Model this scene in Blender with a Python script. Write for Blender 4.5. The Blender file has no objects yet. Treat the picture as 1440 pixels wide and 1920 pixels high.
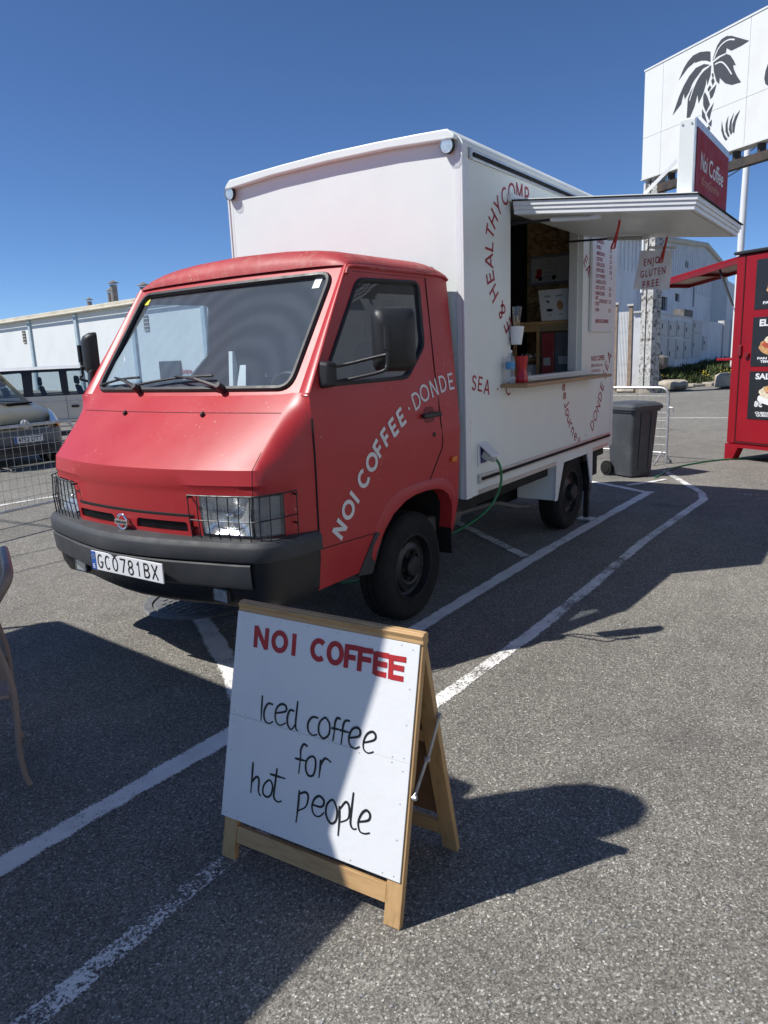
import bpy, bmesh, math, random
from mathutils import Vector, Matrix
from math import sin, cos, pi, radians, sqrt
random.seed(11)
S = bpy.context.scene
COL = S.collection

# ---------------------------------------------------------------- camera
# world axes: X runs along the truck from nose to tail, Y across it, Z up (metres)
cam_d = bpy.data.cameras.new('camera')
cam = bpy.data.objects.new('camera', cam_d)
COL.objects.link(cam)
S.camera = cam
cam_d.lens = 25.608
cam_d.sensor_width = 36
cam_d.clip_start = 0.05
cam_d.clip_end = 2000
PITCH, ROLL, YAW = radians(12.08267), radians(-2.21942), radians(34.90465)
fw = Vector((cos(PITCH) * cos(YAW), cos(PITCH) * sin(YAW), -sin(PITCH)))
rt = Vector((sin(YAW), -cos(YAW), 0))
up = rt.cross(fw)
rt2 = rt * cos(ROLL) + up * sin(ROLL)
up2 = up * cos(ROLL) - rt * sin(ROLL)
cam.matrix_world = Matrix(((rt2.x, up2.x, -fw.x, 0), (rt2.y, up2.y, -fw.y, 0), (rt2.z, up2.z, -fw.z, 1.7), (0, 0, 0, 1)))

# ---------------------------------------------------------------- sky and sun
SUN_DIR = Vector((0.572, -0.552, -1.0)).normalized()
w = bpy.data.worlds.new('World')
S.world = w
w.use_nodes = True
nt = w.node_tree
for n in list(nt.nodes):
    nt.nodes.remove(n)
sky = nt.nodes.new('ShaderNodeTexSky')
sky.sky_type = 'NISHITA'
sky.sun_disc = False
sky.sun_elevation = radians(50.5)
sky.sun_rotation = radians(-46.0)
sky.altitude = 0
sky.air_density = 0.62
sky.dust_density = 0.0
sky.ozone_density = 10.0
bg = nt.nodes.new('ShaderNodeBackground')
bg.inputs['Strength'].default_value = 0.118
wo = nt.nodes.new('ShaderNodeOutputWorld')
nt.links.new(sky.outputs[0], bg.inputs[0])
nt.links.new(bg.outputs[0], wo.inputs[0])
sl = bpy.data.lights.new('sun', 'SUN')
sl.energy = 5.0
sl.angle = radians(0.53)
sl.color = (1.0, 0.975, 0.935)
sun = bpy.data.objects.new('sun', sl)
COL.objects.link(sun)
sun.rotation_euler = SUN_DIR.to_track_quat('-Z', 'Y').to_euler()
sun.location = (-6, 6, 12)
S.view_settings.view_transform = 'Standard'
S.view_settings.look = 'None'
S.view_settings.gamma = 1
S.view_settings.exposure = 0.1
S.view_settings.use_curve_mapping = False
try:
    S.cycles.max_bounces = 6
    S.cycles.diffuse_bounces = 3
    S.cycles.glossy_bounces = 3
    S.cycles.transparent_max_bounces = 10
    S.cycles.caustics_reflective = False
    S.cycles.caustics_refractive = False
except Exception:
    pass

# ---------------------------------------------------------------- materials
MATS = {}

def newmat(name):
    m = bpy.data.materials.new(name)
    m.use_nodes = True
    nt = m.node_tree
    for n in list(nt.nodes):
        nt.nodes.remove(n)
    out = nt.nodes.new('ShaderNodeOutputMaterial')
    MATS[name] = m
    return m, nt, out

def N(nt, t, **kw):
    n = nt.nodes.new(t)
    for k, v in kw.items():
        if k in n.inputs:
            n.inputs[k].default_value = v
        else:
            setattr(n, k, v)
    return n

def coord(nt, kind='Object', scale=None):
    tc = nt.nodes.new('ShaderNodeTexCoord')
    if scale is None:
        return tc.outputs[kind]
    mp = nt.nodes.new('ShaderNodeMapping')
    mp.inputs['Scale'].default_value = scale
    nt.links.new(tc.outputs[kind], mp.inputs[0])
    return mp.outputs[0]

def noise(nt, vec, scale, detail=4, rough=0.55, dist=0.0):
    n = N(nt, 'ShaderNodeTexNoise', Scale=scale, Detail=detail, Roughness=rough, Distortion=dist)
    nt.links.new(vec, n.inputs['Vector'])
    return n.outputs['Fac']

def ramp(nt, fac, stops):
    r = nt.nodes.new('ShaderNodeValToRGB')
    e = r.color_ramp.elements
    while len(e) < len(stops):
        e.new(0.5)
    for el, (p, c) in zip(e, stops):
        el.position = p
        el.color = (c, c, c, 1) if isinstance(c, (int, float)) else (*c, 1)
    nt.links.new(fac, r.inputs[0])
    return r.outputs[0]

def maprange(nt, fac, a, b, c, d):
    m = N(nt, 'ShaderNodeMapRange')
    for i, x in enumerate((a, b, c, d)):
        m.inputs[i + 1].default_value = x
    nt.links.new(fac, m.inputs[0])
    return m.outputs[0]

def mixc(nt, fac, a, b, mode='MIX'):
    m = nt.nodes.new('ShaderNodeMix')
    m.data_type = 'RGBA'
    m.blend_type = mode
    for sock, x in ((m.inputs[0], fac), (m.inputs[6], a), (m.inputs[7], b)):
        if hasattr(x, 'is_output'):
            nt.links.new(x, sock)
        elif isinstance(x, (int, float)):
            sock.default_value = x
        else:
            sock.default_value = (*x, 1)
    return m.outputs[2]

def math_(nt, op, a, b=None):
    m = nt.nodes.new('ShaderNodeMath')
    m.operation = op
    for i, x in enumerate((a, b)):
        if x is None:
            continue
        if hasattr(x, 'is_output'):
            nt.links.new(x, m.inputs[i])
        else:
            m.inputs[i].default_value = x
    return m.outputs[0]

def pmat(name, col, rough=0.5, metal=0.0, var=0.08, vs=4.0, bump=0.0, bs=60.0, dirt=0.0, dirtcol=(0.1, 0.08, 0.06), ds=2.0, coat=0.0, rvar=0.1, spec=0.5, trans=0.0):
    m, nt, out = newmat(name)
    p = N(nt, 'ShaderNodeBsdfPrincipled', Roughness=rough, Metallic=metal)
    p.inputs['Specular IOR Level'].default_value = spec
    if coat:
        p.inputs['Coat Weight'].default_value = coat
        p.inputs['Coat Roughness'].default_value = 0.12
    nt.links.new(p.outputs[0], out.inputs[0])
    v = coord(nt)
    c = None
    if var:
        f = maprange(nt, noise(nt, v, vs, 5), 0.3, 0.7, 1 - var, 1 + var)
        c = mixc(nt, 1.0, col, f, 'MULTIPLY')
        r = maprange(nt, noise(nt, v, vs * 2.3, 4), 0.3, 0.7, max(0.02, rough - rvar), min(1, rough + rvar))
        nt.links.new(r, p.inputs['Roughness'])
    if dirt:
        d = maprange(nt, noise(nt, v, ds, 8, 0.65), 0.5, 0.78, 0, dirt)
        c = mixc(nt, d, c if c else col, dirtcol)
    if c:
        nt.links.new(c, p.inputs['Base Color'])
    else:
        p.inputs['Base Color'].default_value = (*col, 1)
    if bump:
        b = N(nt, 'ShaderNodeBump', Strength=min(1, bump), Distance=0.01 * max(1, bump))
        nt.links.new(noise(nt, v, bs, 4), b.inputs['Height'])
        nt.links.new(b.outputs[0], p.inputs['Normal'])
    return m

def chipped(name, thr, chipcol):
    """adds clustered paint chips to an existing paint"""
    nt = MATS[name].node_tree
    p = [n for n in nt.nodes if n.type == 'BSDF_PRINCIPLED'][0]
    src = p.inputs['Base Color'].links[0].from_socket
    v = coord(nt)
    a = maprange(nt, noise(nt, v, 55, 3, 0.6), thr, thr + 0.02, 0, 1)
    b = maprange(nt, noise(nt, v, 2.6, 3, 0.6), 0.52, 0.60, 0, 1)
    c = mixc(nt, math_(nt, 'MULTIPLY', math_(nt, 'MULTIPLY', a, b), 0.75), src, chipcol)
    nt.links.new(c, p.inputs['Base Color'])

def wood(name, a, b, axis_scale=(3, 40, 40), rough=0.55):
    m, nt, out = newmat(name)
    p = N(nt, 'ShaderNodeBsdfPrincipled', Roughness=rough)
    nt.links.new(p.outputs[0], out.inputs[0])
    v = coord(nt, 'Object', axis_scale)
    n1 = noise(nt, v, 1.0, 6, 0.6, 0.8)
    n2 = noise(nt, v, 3.5, 4, 0.5, 0.2)
    s = math_(nt, 'ADD', math_(nt, 'MULTIPLY', n1, 0.7), math_(nt, 'MULTIPLY', n2, 0.3))
    c = ramp(nt, s, [(0.3, b), (0.48, a), (0.62, tuple(min(1, x * 1.12) for x in a)), (0.75, b)])
    v2 = coord(nt)
    k = maprange(nt, noise(nt, v2, 9, 3), 0.68, 0.74, 0, 0.5)
    c = mixc(nt, k, c, tuple(x * 0.45 for x in b))
    nt.links.new(c, p.inputs['Base Color'])
    bp = N(nt, 'ShaderNodeBump', Strength=0.25, Distance=0.003)
    nt.links.new(s, bp.inputs['Height'])
    nt.links.new(bp.outputs[0], p.inputs['Normal'])
    return m

def glassmat(name, tint=(0.9, 0.95, 0.95), film=0.04, streak=False, ior=1.5, filmcol=(0.75, 0.8, 0.85)):
    m, nt, out = newmat(name)
    tr = N(nt, 'ShaderNodeBsdfTransparent')
    tr.inputs[0].default_value = (*tint, 1)
    gl = N(nt, 'ShaderNodeBsdfGlossy', Roughness=0.02)
    gl.inputs[0].default_value = (1, 1, 1, 1)
    ge = nt.nodes.new('ShaderNodeNewGeometry')
    dp = nt.nodes.new('ShaderNodeVectorMath'); dp.operation = 'DOT_PRODUCT'
    nt.links.new(ge.outputs['Incoming'], dp.inputs[0]); nt.links.new(ge.outputs['Normal'], dp.inputs[1])
    ab_ = math_(nt, 'ABSOLUTE', dp.outputs['Value'])
    f5 = math_(nt, 'POWER', math_(nt, 'SUBTRACT', 1.0, ab_), 5.0)
    fres = math_(nt, 'ADD', math_(nt, 'MULTIPLY', f5, 0.94), 0.06)
    mx = nt.nodes.new('ShaderNodeMixShader')
    nt.links.new(fres, mx.inputs[0])
    nt.links.new(tr.outputs[0], mx.inputs[1])
    nt.links.new(gl.outputs[0], mx.inputs[2])
    last = mx.outputs[0]
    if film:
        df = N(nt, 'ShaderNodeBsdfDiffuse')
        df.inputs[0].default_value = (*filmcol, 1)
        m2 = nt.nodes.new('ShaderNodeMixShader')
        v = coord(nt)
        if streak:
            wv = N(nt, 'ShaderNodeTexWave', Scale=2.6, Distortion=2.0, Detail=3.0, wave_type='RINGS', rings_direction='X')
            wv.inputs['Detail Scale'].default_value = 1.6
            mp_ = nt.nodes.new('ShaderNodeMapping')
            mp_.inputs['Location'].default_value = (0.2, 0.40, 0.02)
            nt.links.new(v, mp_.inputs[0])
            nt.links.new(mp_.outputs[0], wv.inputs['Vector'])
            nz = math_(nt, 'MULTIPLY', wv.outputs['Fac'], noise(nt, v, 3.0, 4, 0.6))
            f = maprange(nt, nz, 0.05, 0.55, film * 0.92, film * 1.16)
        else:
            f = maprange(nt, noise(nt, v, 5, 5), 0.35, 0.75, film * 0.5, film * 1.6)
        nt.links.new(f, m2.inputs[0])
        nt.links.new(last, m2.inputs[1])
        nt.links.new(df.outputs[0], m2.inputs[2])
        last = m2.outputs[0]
    nt.links.new(last, out.inputs[0])
    return m

def asphalt():
    m, nt, out = newmat('asphalt')
    p = N(nt, 'ShaderNodeBsdfPrincipled', Roughness=0.88)
    p.inputs['Specular IOR Level'].default_value = 0.35
    nt.links.new(p.outputs[0], out.inputs[0])
    v = coord(nt)
    def vor(scale, feat='F1'):
        n = N(nt, 'ShaderNodeTexVoronoi', Scale=scale, feature=feat)
        nt.links.new(v, n.inputs['Vector'])
        return n
    wob = N(nt, 'ShaderNodeTexNoise', Scale=70.0, Detail=3.0)
    nt.links.new(v, wob.inputs['Vector'])
    vd = mixc(nt, 0.012, v, wob.outputs['Color'])
    def vor2(scale, rnd=1.0):
        n = N(nt, 'ShaderNodeTexVoronoi', Scale=scale, Randomness=rnd)
        nt.links.new(vd, n.inputs['Vector'])
        s = nt.nodes.new('ShaderNodeSeparateColor')
        nt.links.new(n.outputs['Color'], s.inputs[0])
        return n, s
    v1, sep = vor2(165)
    v2, sep2 = vor2(330)
    stone = ramp(nt, sep.outputs[0], [(0.0, (0.10, 0.093, 0.080)), (0.25, (0.165, 0.154, 0.132)), (0.7, (0.25, 0.234, 0.20)), (0.93, (0.34, 0.32, 0.275)), (1.0, (0.60, 0.57, 0.50))])
    gap = maprange(nt, v1.outputs['Distance'], 0.45, 0.9, 0, 0.5)
    c = mixc(nt, gap, stone, (0.072, 0.067, 0.058))
    c = mixc(nt, 1.0, c, maprange(nt, sep2.outputs[1], 0, 1, 0.70, 1.30), 'MULTIPLY')
    big = maprange(nt, noise(nt, v, 0.35, 3, 0.6), 0.3, 0.7, 0.88, 1.12)
    c = mixc(nt, 1.0, c, big, 'MULTIPLY')
    mid = maprange(nt, noise(nt, v, 3.1, 4, 0.7), 0.3, 0.7, 0.86, 1.14)
    c = mixc(nt, 1.0, c, mid, 'MULTIPLY')
    # a few larger dark stones and pale chips pressed into the surface
    for sc, rad, thr, colr, k in ((42, 0.30, 0.66, (0.05, 0.049, 0.048), 0.85), (26, 0.15, 0.84, (0.66, 0.64, 0.60), 0.8) ):
        gr, s3 = vor2(sc)
        near = math_(nt, 'LESS_THAN', gr.outputs['Distance'], rad)
        rare = math_(nt, 'GREATER_THAN', s3.outputs[2], thr)
        if sc == 42:
            rare = math_(nt, 'MULTIPLY', rare, maprange(nt, noise(nt, v, 1.3, 3, 0.6), 0.42, 0.62, 0.15, 1.0))
        c = mixc(nt, math_(nt, 'MULTIPLY', math_(nt, 'MULTIPLY', near, rare), k), c, colr)
    # oil and tyre stains
    st = maprange(nt, noise(nt, v, 0.9, 4, 0.6, 0.6), 0.60, 0.74, 0, 0.45)
    c = mixc(nt, st, c, (0.055, 0.052, 0.05))
    nt.links.new(c, p.inputs['Base Color'])
    h2 = noise(nt, v, 110, 3, 0.8)
    bp = N(nt, 'ShaderNodeBump', Strength=0.8, Distance=0.006)
    nt.links.new(h2, bp.inputs['Height'])
    nt.links.new(bp.outputs[0], p.inputs['Normal'])
    return m

def roadpaint(name, wear, grain=150):
    """worn white road paint; UV x runs along the line (m), y across it 0..1"""
    m, nt, out = newmat(name)
    p = N(nt, 'ShaderNodeBsdfPrincipled', Roughness=0.8)
    tr = N(nt, 'ShaderNodeBsdfTransparent')
    mx = nt.nodes.new('ShaderNodeMixShader')
    uv = nt.nodes.new('ShaderNodeTexCoord')
    sx = nt.nodes.new('ShaderNodeSeparateXYZ')
    nt.links.new(uv.outputs['UV'], sx.inputs[0])
    v = coord(nt)
    d = math_(nt, 'ABSOLUTE', math_(nt, 'SUBTRACT', sx.outputs[1], 0.5))
    edge = maprange(nt, d, 0.20, 0.5, 1.0, -0.5)
    n1 = noise(nt, v, grain, 5, 0.75)
    n2 = noise(nt, v, 6.5, 5, 0.65)
    n3 = noise(nt, v, 1.7, 3, 0.5)
    s = math_(nt, 'ADD', math_(nt, 'MULTIPLY', n1, 1.3), math_(nt, 'MULTIPLY', n2, 0.6))
    s = math_(nt, 'ADD', s, math_(nt, 'MULTIPLY', n3, 0.7))
    s = math_(nt, 'ADD', math_(nt, 'MULTIPLY', edge, 0.62), s)
    f = maprange(nt, s, 1.57 + wear, 1.61 + wear, 0, 1)
    col = ramp(nt, n2, [(0.3, (0.72, 0.70, 0.65)), (0.6, (0.86, 0.84, 0.79))])
    nt.links.new(col, p.inputs['Base Color'])
    nt.links.new(f, mx.inputs[0])
    nt.links.new(tr.outputs[0], mx.inputs[1])
    nt.links.new(p.outputs[0], mx.inputs[2])
    nt.links.new(mx.outputs[0], out.inputs[0])
    return m

def osb():
    m, nt, out = newmat('osb')
    p = N(nt, 'ShaderNodeBsdfPrincipled', Roughness=0.7)
    nt.links.new(p.outputs[0], out.inputs[0])
    v = coord(nt, 'Object', (1, 1, 1.7))
    vo = N(nt, 'ShaderNodeTexVoronoi', Scale=22)
    nz = N(nt, 'ShaderNodeTexNoise', Scale=6.0, Detail=3)
    nt.links.new(v, nz.inputs['Vector'])
    nt.links.new(mixc(nt, 0.25, v, nz.outputs['Color']), vo.inputs['Vector'])
    sp = nt.nodes.new('ShaderNodeSeparateColor')
    nt.links.new(vo.outputs['Color'], sp.inputs[0])
    nt.links.new(ramp(nt, sp.outputs[0], [(0, (0.32, 0.17, 0.07)), (0.5, (0.58, 0.36, 0.17)), (1, (0.72, 0.50, 0.27))]), p.inputs['Base Color'])
    return m

asphalt(); osb()
roadpaint('paint_fresh', 0.13, 120); roadpaint('paint_worn', 0.24, 95); roadpaint('paint_faded', 0.36, 85)
pmat('red_paint', (0.46, 0.030, 0.034), 0.40, var=0.05, vs=1.4, bump=0.02, bs=5, dirt=0.10, dirtcol=(0.52, 0.10, 0.09), ds=9, rvar=0.05)
pmat('red_roof_paint', (0.42, 0.045, 0.045), 0.55, var=0.12, vs=2, bump=0.15, bs=40, dirt=0.7, dirtcol=(0.46, 0.20, 0.14), ds=14)
pmat('white_body', (0.80, 0.83, 0.79), 0.42, var=0.035, vs=1.6, bump=0.07, bs=14, dirt=0.10, dirtcol=(0.5, 0.47, 0.42), ds=1.3)
pmat('white_trim', (0.80, 0.80, 0.79), 0.35, var=0.05, vs=6, dirt=0.2, ds=6)
pmat('bumper_plastic', (0.045, 0.047, 0.05), 0.6, var=0.25, vs=4, bump=0.25, bs=220, dirt=0.4, dirtcol=(0.11, 0.105, 0.10), ds=3)
pmat('black_plastic', (0.018, 0.018, 0.019), 0.45, var=0.2, vs=6, bump=0.1, bs=250)
pmat('black_matte', (0.012, 0.012, 0.012), 0.85, var=0.2, vs=3)
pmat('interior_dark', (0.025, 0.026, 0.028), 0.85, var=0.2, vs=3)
pmat('cab_trim', (0.17, 0.185, 0.205), 0.7, var=0.12, vs=4)
pmat('seat_cloth', (0.025, 0.045, 0.11), 0.9, var=0.2, vs=12, bump=0.3, bs=300)
pmat('rubber', (0.012, 0.012, 0.012), 0.8, var=0.3, vs=8, bump=0.2, bs=150, dirt=0.4, dirtcol=(0.03, 0.028, 0.026), ds=7, spec=0.3)
pmat('steel_black', (0.022, 0.022, 0.023), 0.42, metal=0.2, var=0.3, vs=10, dirt=0.5, dirtcol=(0.07, 0.055, 0.045), ds=9)
pmat('aluminium', (0.62, 0.62, 0.61), 0.38, metal=0.9, var=0.1, vs=10)
pmat('galvanised', (0.52, 0.53, 0.53), 0.45, metal=0.75, var=0.2, vs=14, dirt=0.3, dirtcol=(0.3, 0.28, 0.26), ds=10)
pmat('chrome', (0.80, 0.80, 0.80), 0.28, metal=1.0, var=0.05)
pmat('reflector', (0.88, 0.88, 0.87), 0.22, metal=0.75, var=0.05, vs=22, bump=0.05, bs=60)
pmat('grey_lens', (0.20, 0.205, 0.21), 0.15, var=0.1, vs=30, bump=0.5, bs=120)
pmat('amber', (0.75, 0.20, 0.02), 0.25, var=0.1, vs=30)
pmat('orange_dull', (0.55, 0.18, 0.03), 0.4, var=0.1, vs=30)
pmat('letter_white', (0.74, 0.74, 0.74), 0.5, var=0.05, vs=8)
pmat('letter_red', (0.36, 0.018, 0.03), 0.5, var=0.1, vs=12)
pmat('board_red', (0.42, 0.018, 0.02), 0.55, var=0.15, vs=30)
pmat('ink_black', (0.012, 0.012, 0.012), 0.5, var=0.2, vs=20)
pmat('board_white', (0.77, 0.77, 0.765), 0.4, var=0.03, vs=3, bump=0.1, bs=35, dirt=0.12, dirtcol=(0.55, 0.53, 0.5), ds=7)
wood('pine', (0.50, 0.31, 0.14), (0.36, 0.195, 0.08), (30, 4, 30), 0.5)
wood('pine_upright', (0.50, 0.31, 0.14), (0.36, 0.195, 0.08), (30, 30, 3), 0.5)
wood('pine_dark', (0.50, 0.29, 0.13), (0.34, 0.18, 0.075), (30, 30, 4), 0.55)
wood('counter_wood', (0.36, 0.22, 0.11), (0.24, 0.135, 0.06), (3, 40, 40), 0.5)
pmat('ply_brown', (0.20, 0.105, 0.05), 0.65, var=0.2, vs=8)
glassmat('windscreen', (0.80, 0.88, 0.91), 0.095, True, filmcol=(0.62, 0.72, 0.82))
glassmat('side_glass', (0.66, 0.74, 0.80), 0.03)
glassmat('clear_glass', (0.95, 0.97, 0.97), 0.02)
glassmat('bottle_pet', (0.9, 0.95, 0.97), 0.22)
glassmat('lens_glass', (0.96, 0.97, 0.97), 0.10)
glassmat('car_glass', (0.70, 0.76, 0.78), 0.02)
pmat('plate_white', (0.78, 0.78, 0.78), 0.3, var=0.04)
pmat('plate_blue', (0.02, 0.10, 0.42), 0.3, var=0.05)
pmat('plug_blue', (0.02, 0.035, 0.20), 0.4, var=0.05)
pmat('plug_grey', (0.50, 0.50, 0.48), 0.5, var=0.05)
pmat('hose_green', (0.03, 0.20, 0.075), 0.4, var=0.1, vs=10)
pmat('paper', (0.78, 0.78, 0.77), 0.8, var=0.03)
pmat('yellow_paper', (0.72, 0.62, 0.06), 0.7, var=0.05)
pmat('grey_frame', (0.36, 0.37, 0.38), 0.5, var=0.05)
pmat('red_gloss', (0.52, 0.012, 0.02), 0.22, var=0.06)
pmat('red_strap', (0.45, 0.035, 0.03), 0.7, var=0.15, vs=20)
pmat('sign_red', (0.30, 0.012, 0.022), 0.6, var=0.05, spec=0.2)
pmat('sign_gold', (0.62, 0.24, 0.12), 0.5, var=0.05)
pmat('bin_grey', (0.055, 0.061, 0.067), 0.5, var=0.12, vs=4, bump=0.1, bs=200, dirt=0.3, dirtcol=(0.17, 0.165, 0.16), ds=4)
pmat('bin_lid_grey', (0.065, 0.072, 0.08), 0.5, var=0.12, vs=4, bump=0.1, bs=200)
pmat('trailer_red', (0.28, 0.006, 0.014), 0.45, var=0.08, vs=2, bump=0.05, bs=12, spec=0.3)
pmat('trailer_dark', (0.20, 0.008, 0.015), 0.5, var=0.1)
pmat('hatch_lining', (0.40, 0.33, 0.30), 0.5, var=0.15, vs=2)
pmat('poster_black', (0.016, 0.017, 0.019), 0.35, var=0.1)
pmat('food_bun', (0.55, 0.30, 0.12), 0.6, var=0.3, vs=25)
pmat('food_meat', (0.42, 0.08, 0.035), 0.6, var=0.5, vs=35)
pmat('food_cream', (0.72, 0.62, 0.45), 0.6, var=0.3, vs=30)
pmat('wall_white', (0.74, 0.76, 0.74), 0.85, var=0.06, vs=0.5, bump=0.15, bs=3, dirt=0.22, dirtcol=(0.55, 0.54, 0.50), ds=0.5)
pmat('wall_white_stained', (0.72, 0.73, 0.74), 0.85, var=0.08, vs=0.5, bump=0.3, bs=4, dirt=0.55, dirtcol=(0.38, 0.37, 0.36), ds=0.9)
pmat('wall_pale', (0.76, 0.77, 0.78), 0.85, var=0.08, vs=0.3, dirt=0.55, dirtcol=(0.48, 0.46, 0.43), ds=0.7)
pmat('pilaster_blue', (0.42, 0.52, 0.57), 0.8, var=0.1, vs=1.5, dirt=0.3, ds=2)
pmat('cornice_cream', (0.62, 0.57, 0.45), 0.8, var=0.12, vs=1.0, dirt=0.5, dirtcol=(0.3, 0.26, 0.2), ds=1.2)
pmat('vent_dark', (0.10, 0.095, 0.085), 0.9, var=0.4, vs=12)
pmat('chimney_metal', (0.26, 0.24, 0.22), 0.6, metal=0.3, var=0.3, vs=3)
pmat('window_dark', (0.02, 0.022, 0.026), 0.2, var=0.1)
pmat('cabinet', (0.58, 0.57, 0.55), 0.7, var=0.08, vs=3, dirt=0.3, ds=3)
pmat('billboard_white', (0.73, 0.74, 0.72), 0.6, var=0.03, vs=0.6, dirt=0.28, dirtcol=(0.55, 0.45, 0.30), ds=0.55)
pmat('billboard_ink', (0.055, 0.06, 0.068), 0.6, var=0.06)
pmat('rust_steel', (0.05, 0.042, 0.036), 0.75, var=0.5, vs=3, dirt=0.7, dirtcol=(0.10, 0.045, 0.02), ds=3)
pmat('flaking_paint', (0.50, 0.49, 0.46), 0.75, var=0.25, vs=3, bump=0.4, bs=30, dirt=2.6, dirtcol=(0.10, 0.085, 0.07), ds=7)
pmat('pole_white', (0.78, 0.78, 0.77), 0.4, var=0.04)
pmat('cable_black', (0.015, 0.015, 0.016), 0.6, var=0)
pmat('picket_white', (0.76, 0.76, 0.74), 0.6, var=0.08, vs=3, dirt=0.3, ds=4)
pmat('post_rust', (0.30, 0.225, 0.165), 0.8, var=0.25, vs=5, dirt=0.5, ds=6)
pmat('stone_pale', (0.42, 0.37, 0.29), 0.9, var=0.25, vs=4, bump=0.6, bs=12, dirt=0.4, ds=5)
pmat('stone_dark', (0.17, 0.155, 0.14), 0.9, var=0.3, vs=4, bump=0.6, bs=14)
pmat('soil', (0.20, 0.165, 0.125), 0.95, var=0.3, vs=3, bump=0.6, bs=20)
pmat('grass', (0.055, 0.075, 0.022), 0.7, var=0.5, vs=1.2, spec=0.3)
pmat('flower_yellow', (0.70, 0.55, 0.03), 0.6, var=0.1)
pmat('pebble', (0.24, 0.235, 0.23), 0.85, var=0.5, vs=30)
pmat('pebble_pale', (0.46, 0.45, 0.43), 0.85, var=0.2, vs=30)
pmat('iron_cover', (0.20, 0.20, 0.195), 0.6, metal=0.4, var=0.2, vs=20, bump=0.3, bs=120)
pmat('suv_paint', (0.74, 0.71, 0.63), 0.35, metal=0.1, var=0.04, coat=0.4)
pmat('suv_roof', (0.78, 0.76, 0.70), 0.35, metal=0.1, var=0.04, coat=0.4)
pmat('van_paint', (0.24, 0.225, 0.155), 0.35, metal=0.4, var=0.05, coat=0.4)
pmat('van_grey', (0.12, 0.12, 0.118), 0.5, var=0.1)
pmat('chair_resin', (0.30, 0.225, 0.185), 0.45, var=0.08, vs=8)
pmat('canopy_cloth', (0.55, 0.53, 0.48), 0.9, var=0.05)
pmat('flag_cloth', (0.45, 0.03, 0.04), 0.9, var=0.05)
pmat('bottle_label', (0.08, 0.28, 0.55), 0.4, var=0.3, vs=40)
pmat('stirrer', (0.48, 0.33, 0.17), 0.7, var=0.2, vs=40)

def cloth(name, col, tr):
    m, nt, out = newmat(name)
    d = N(nt, 'ShaderNodeBsdfDiffuse'); d.inputs[0].default_value = (*col, 1)
    t = N(nt, 'ShaderNodeBsdfTranslucent'); t.inputs[0].default_value = (*col, 1)
    mx = nt.nodes.new('ShaderNodeMixShader'); mx.inputs[0].default_value = tr
    b = N(nt, 'ShaderNodeBump', Strength=0.5, Distance=0.01)
    nt.links.new(noise(nt, coord(nt), 9, 4), b.inputs['Height'])
    nt.links.new(b.outputs[0], d.inputs['Normal'])
    nt.links.new(d.outputs[0], mx.inputs[1]); nt.links.new(t.outputs[0], mx.inputs[2]); nt.links.new(mx.outputs[0], out.inputs[0])
cloth('banner_white', (0.82, 0.82, 0.82), 0.35)
pmat('pipe_dull', (0.13, 0.125, 0.12), 0.6, metal=0.4, var=0.3, vs=8)
chipped('red_paint', 0.66, (0.55, 0.30, 0.24))
chipped('red_roof_paint', 0.60, (0.50, 0.33, 0.22))
chipped('bumper_plastic', 0.68, (0.13, 0.13, 0.13))
chipped('white_body', 0.70, (0.42, 0.40, 0.36))
# ---------------------------------------------------------------- mesh helpers
WM = {}

def V(*a):
    return Vector(a[0] if len(a) == 1 else a)

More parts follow.
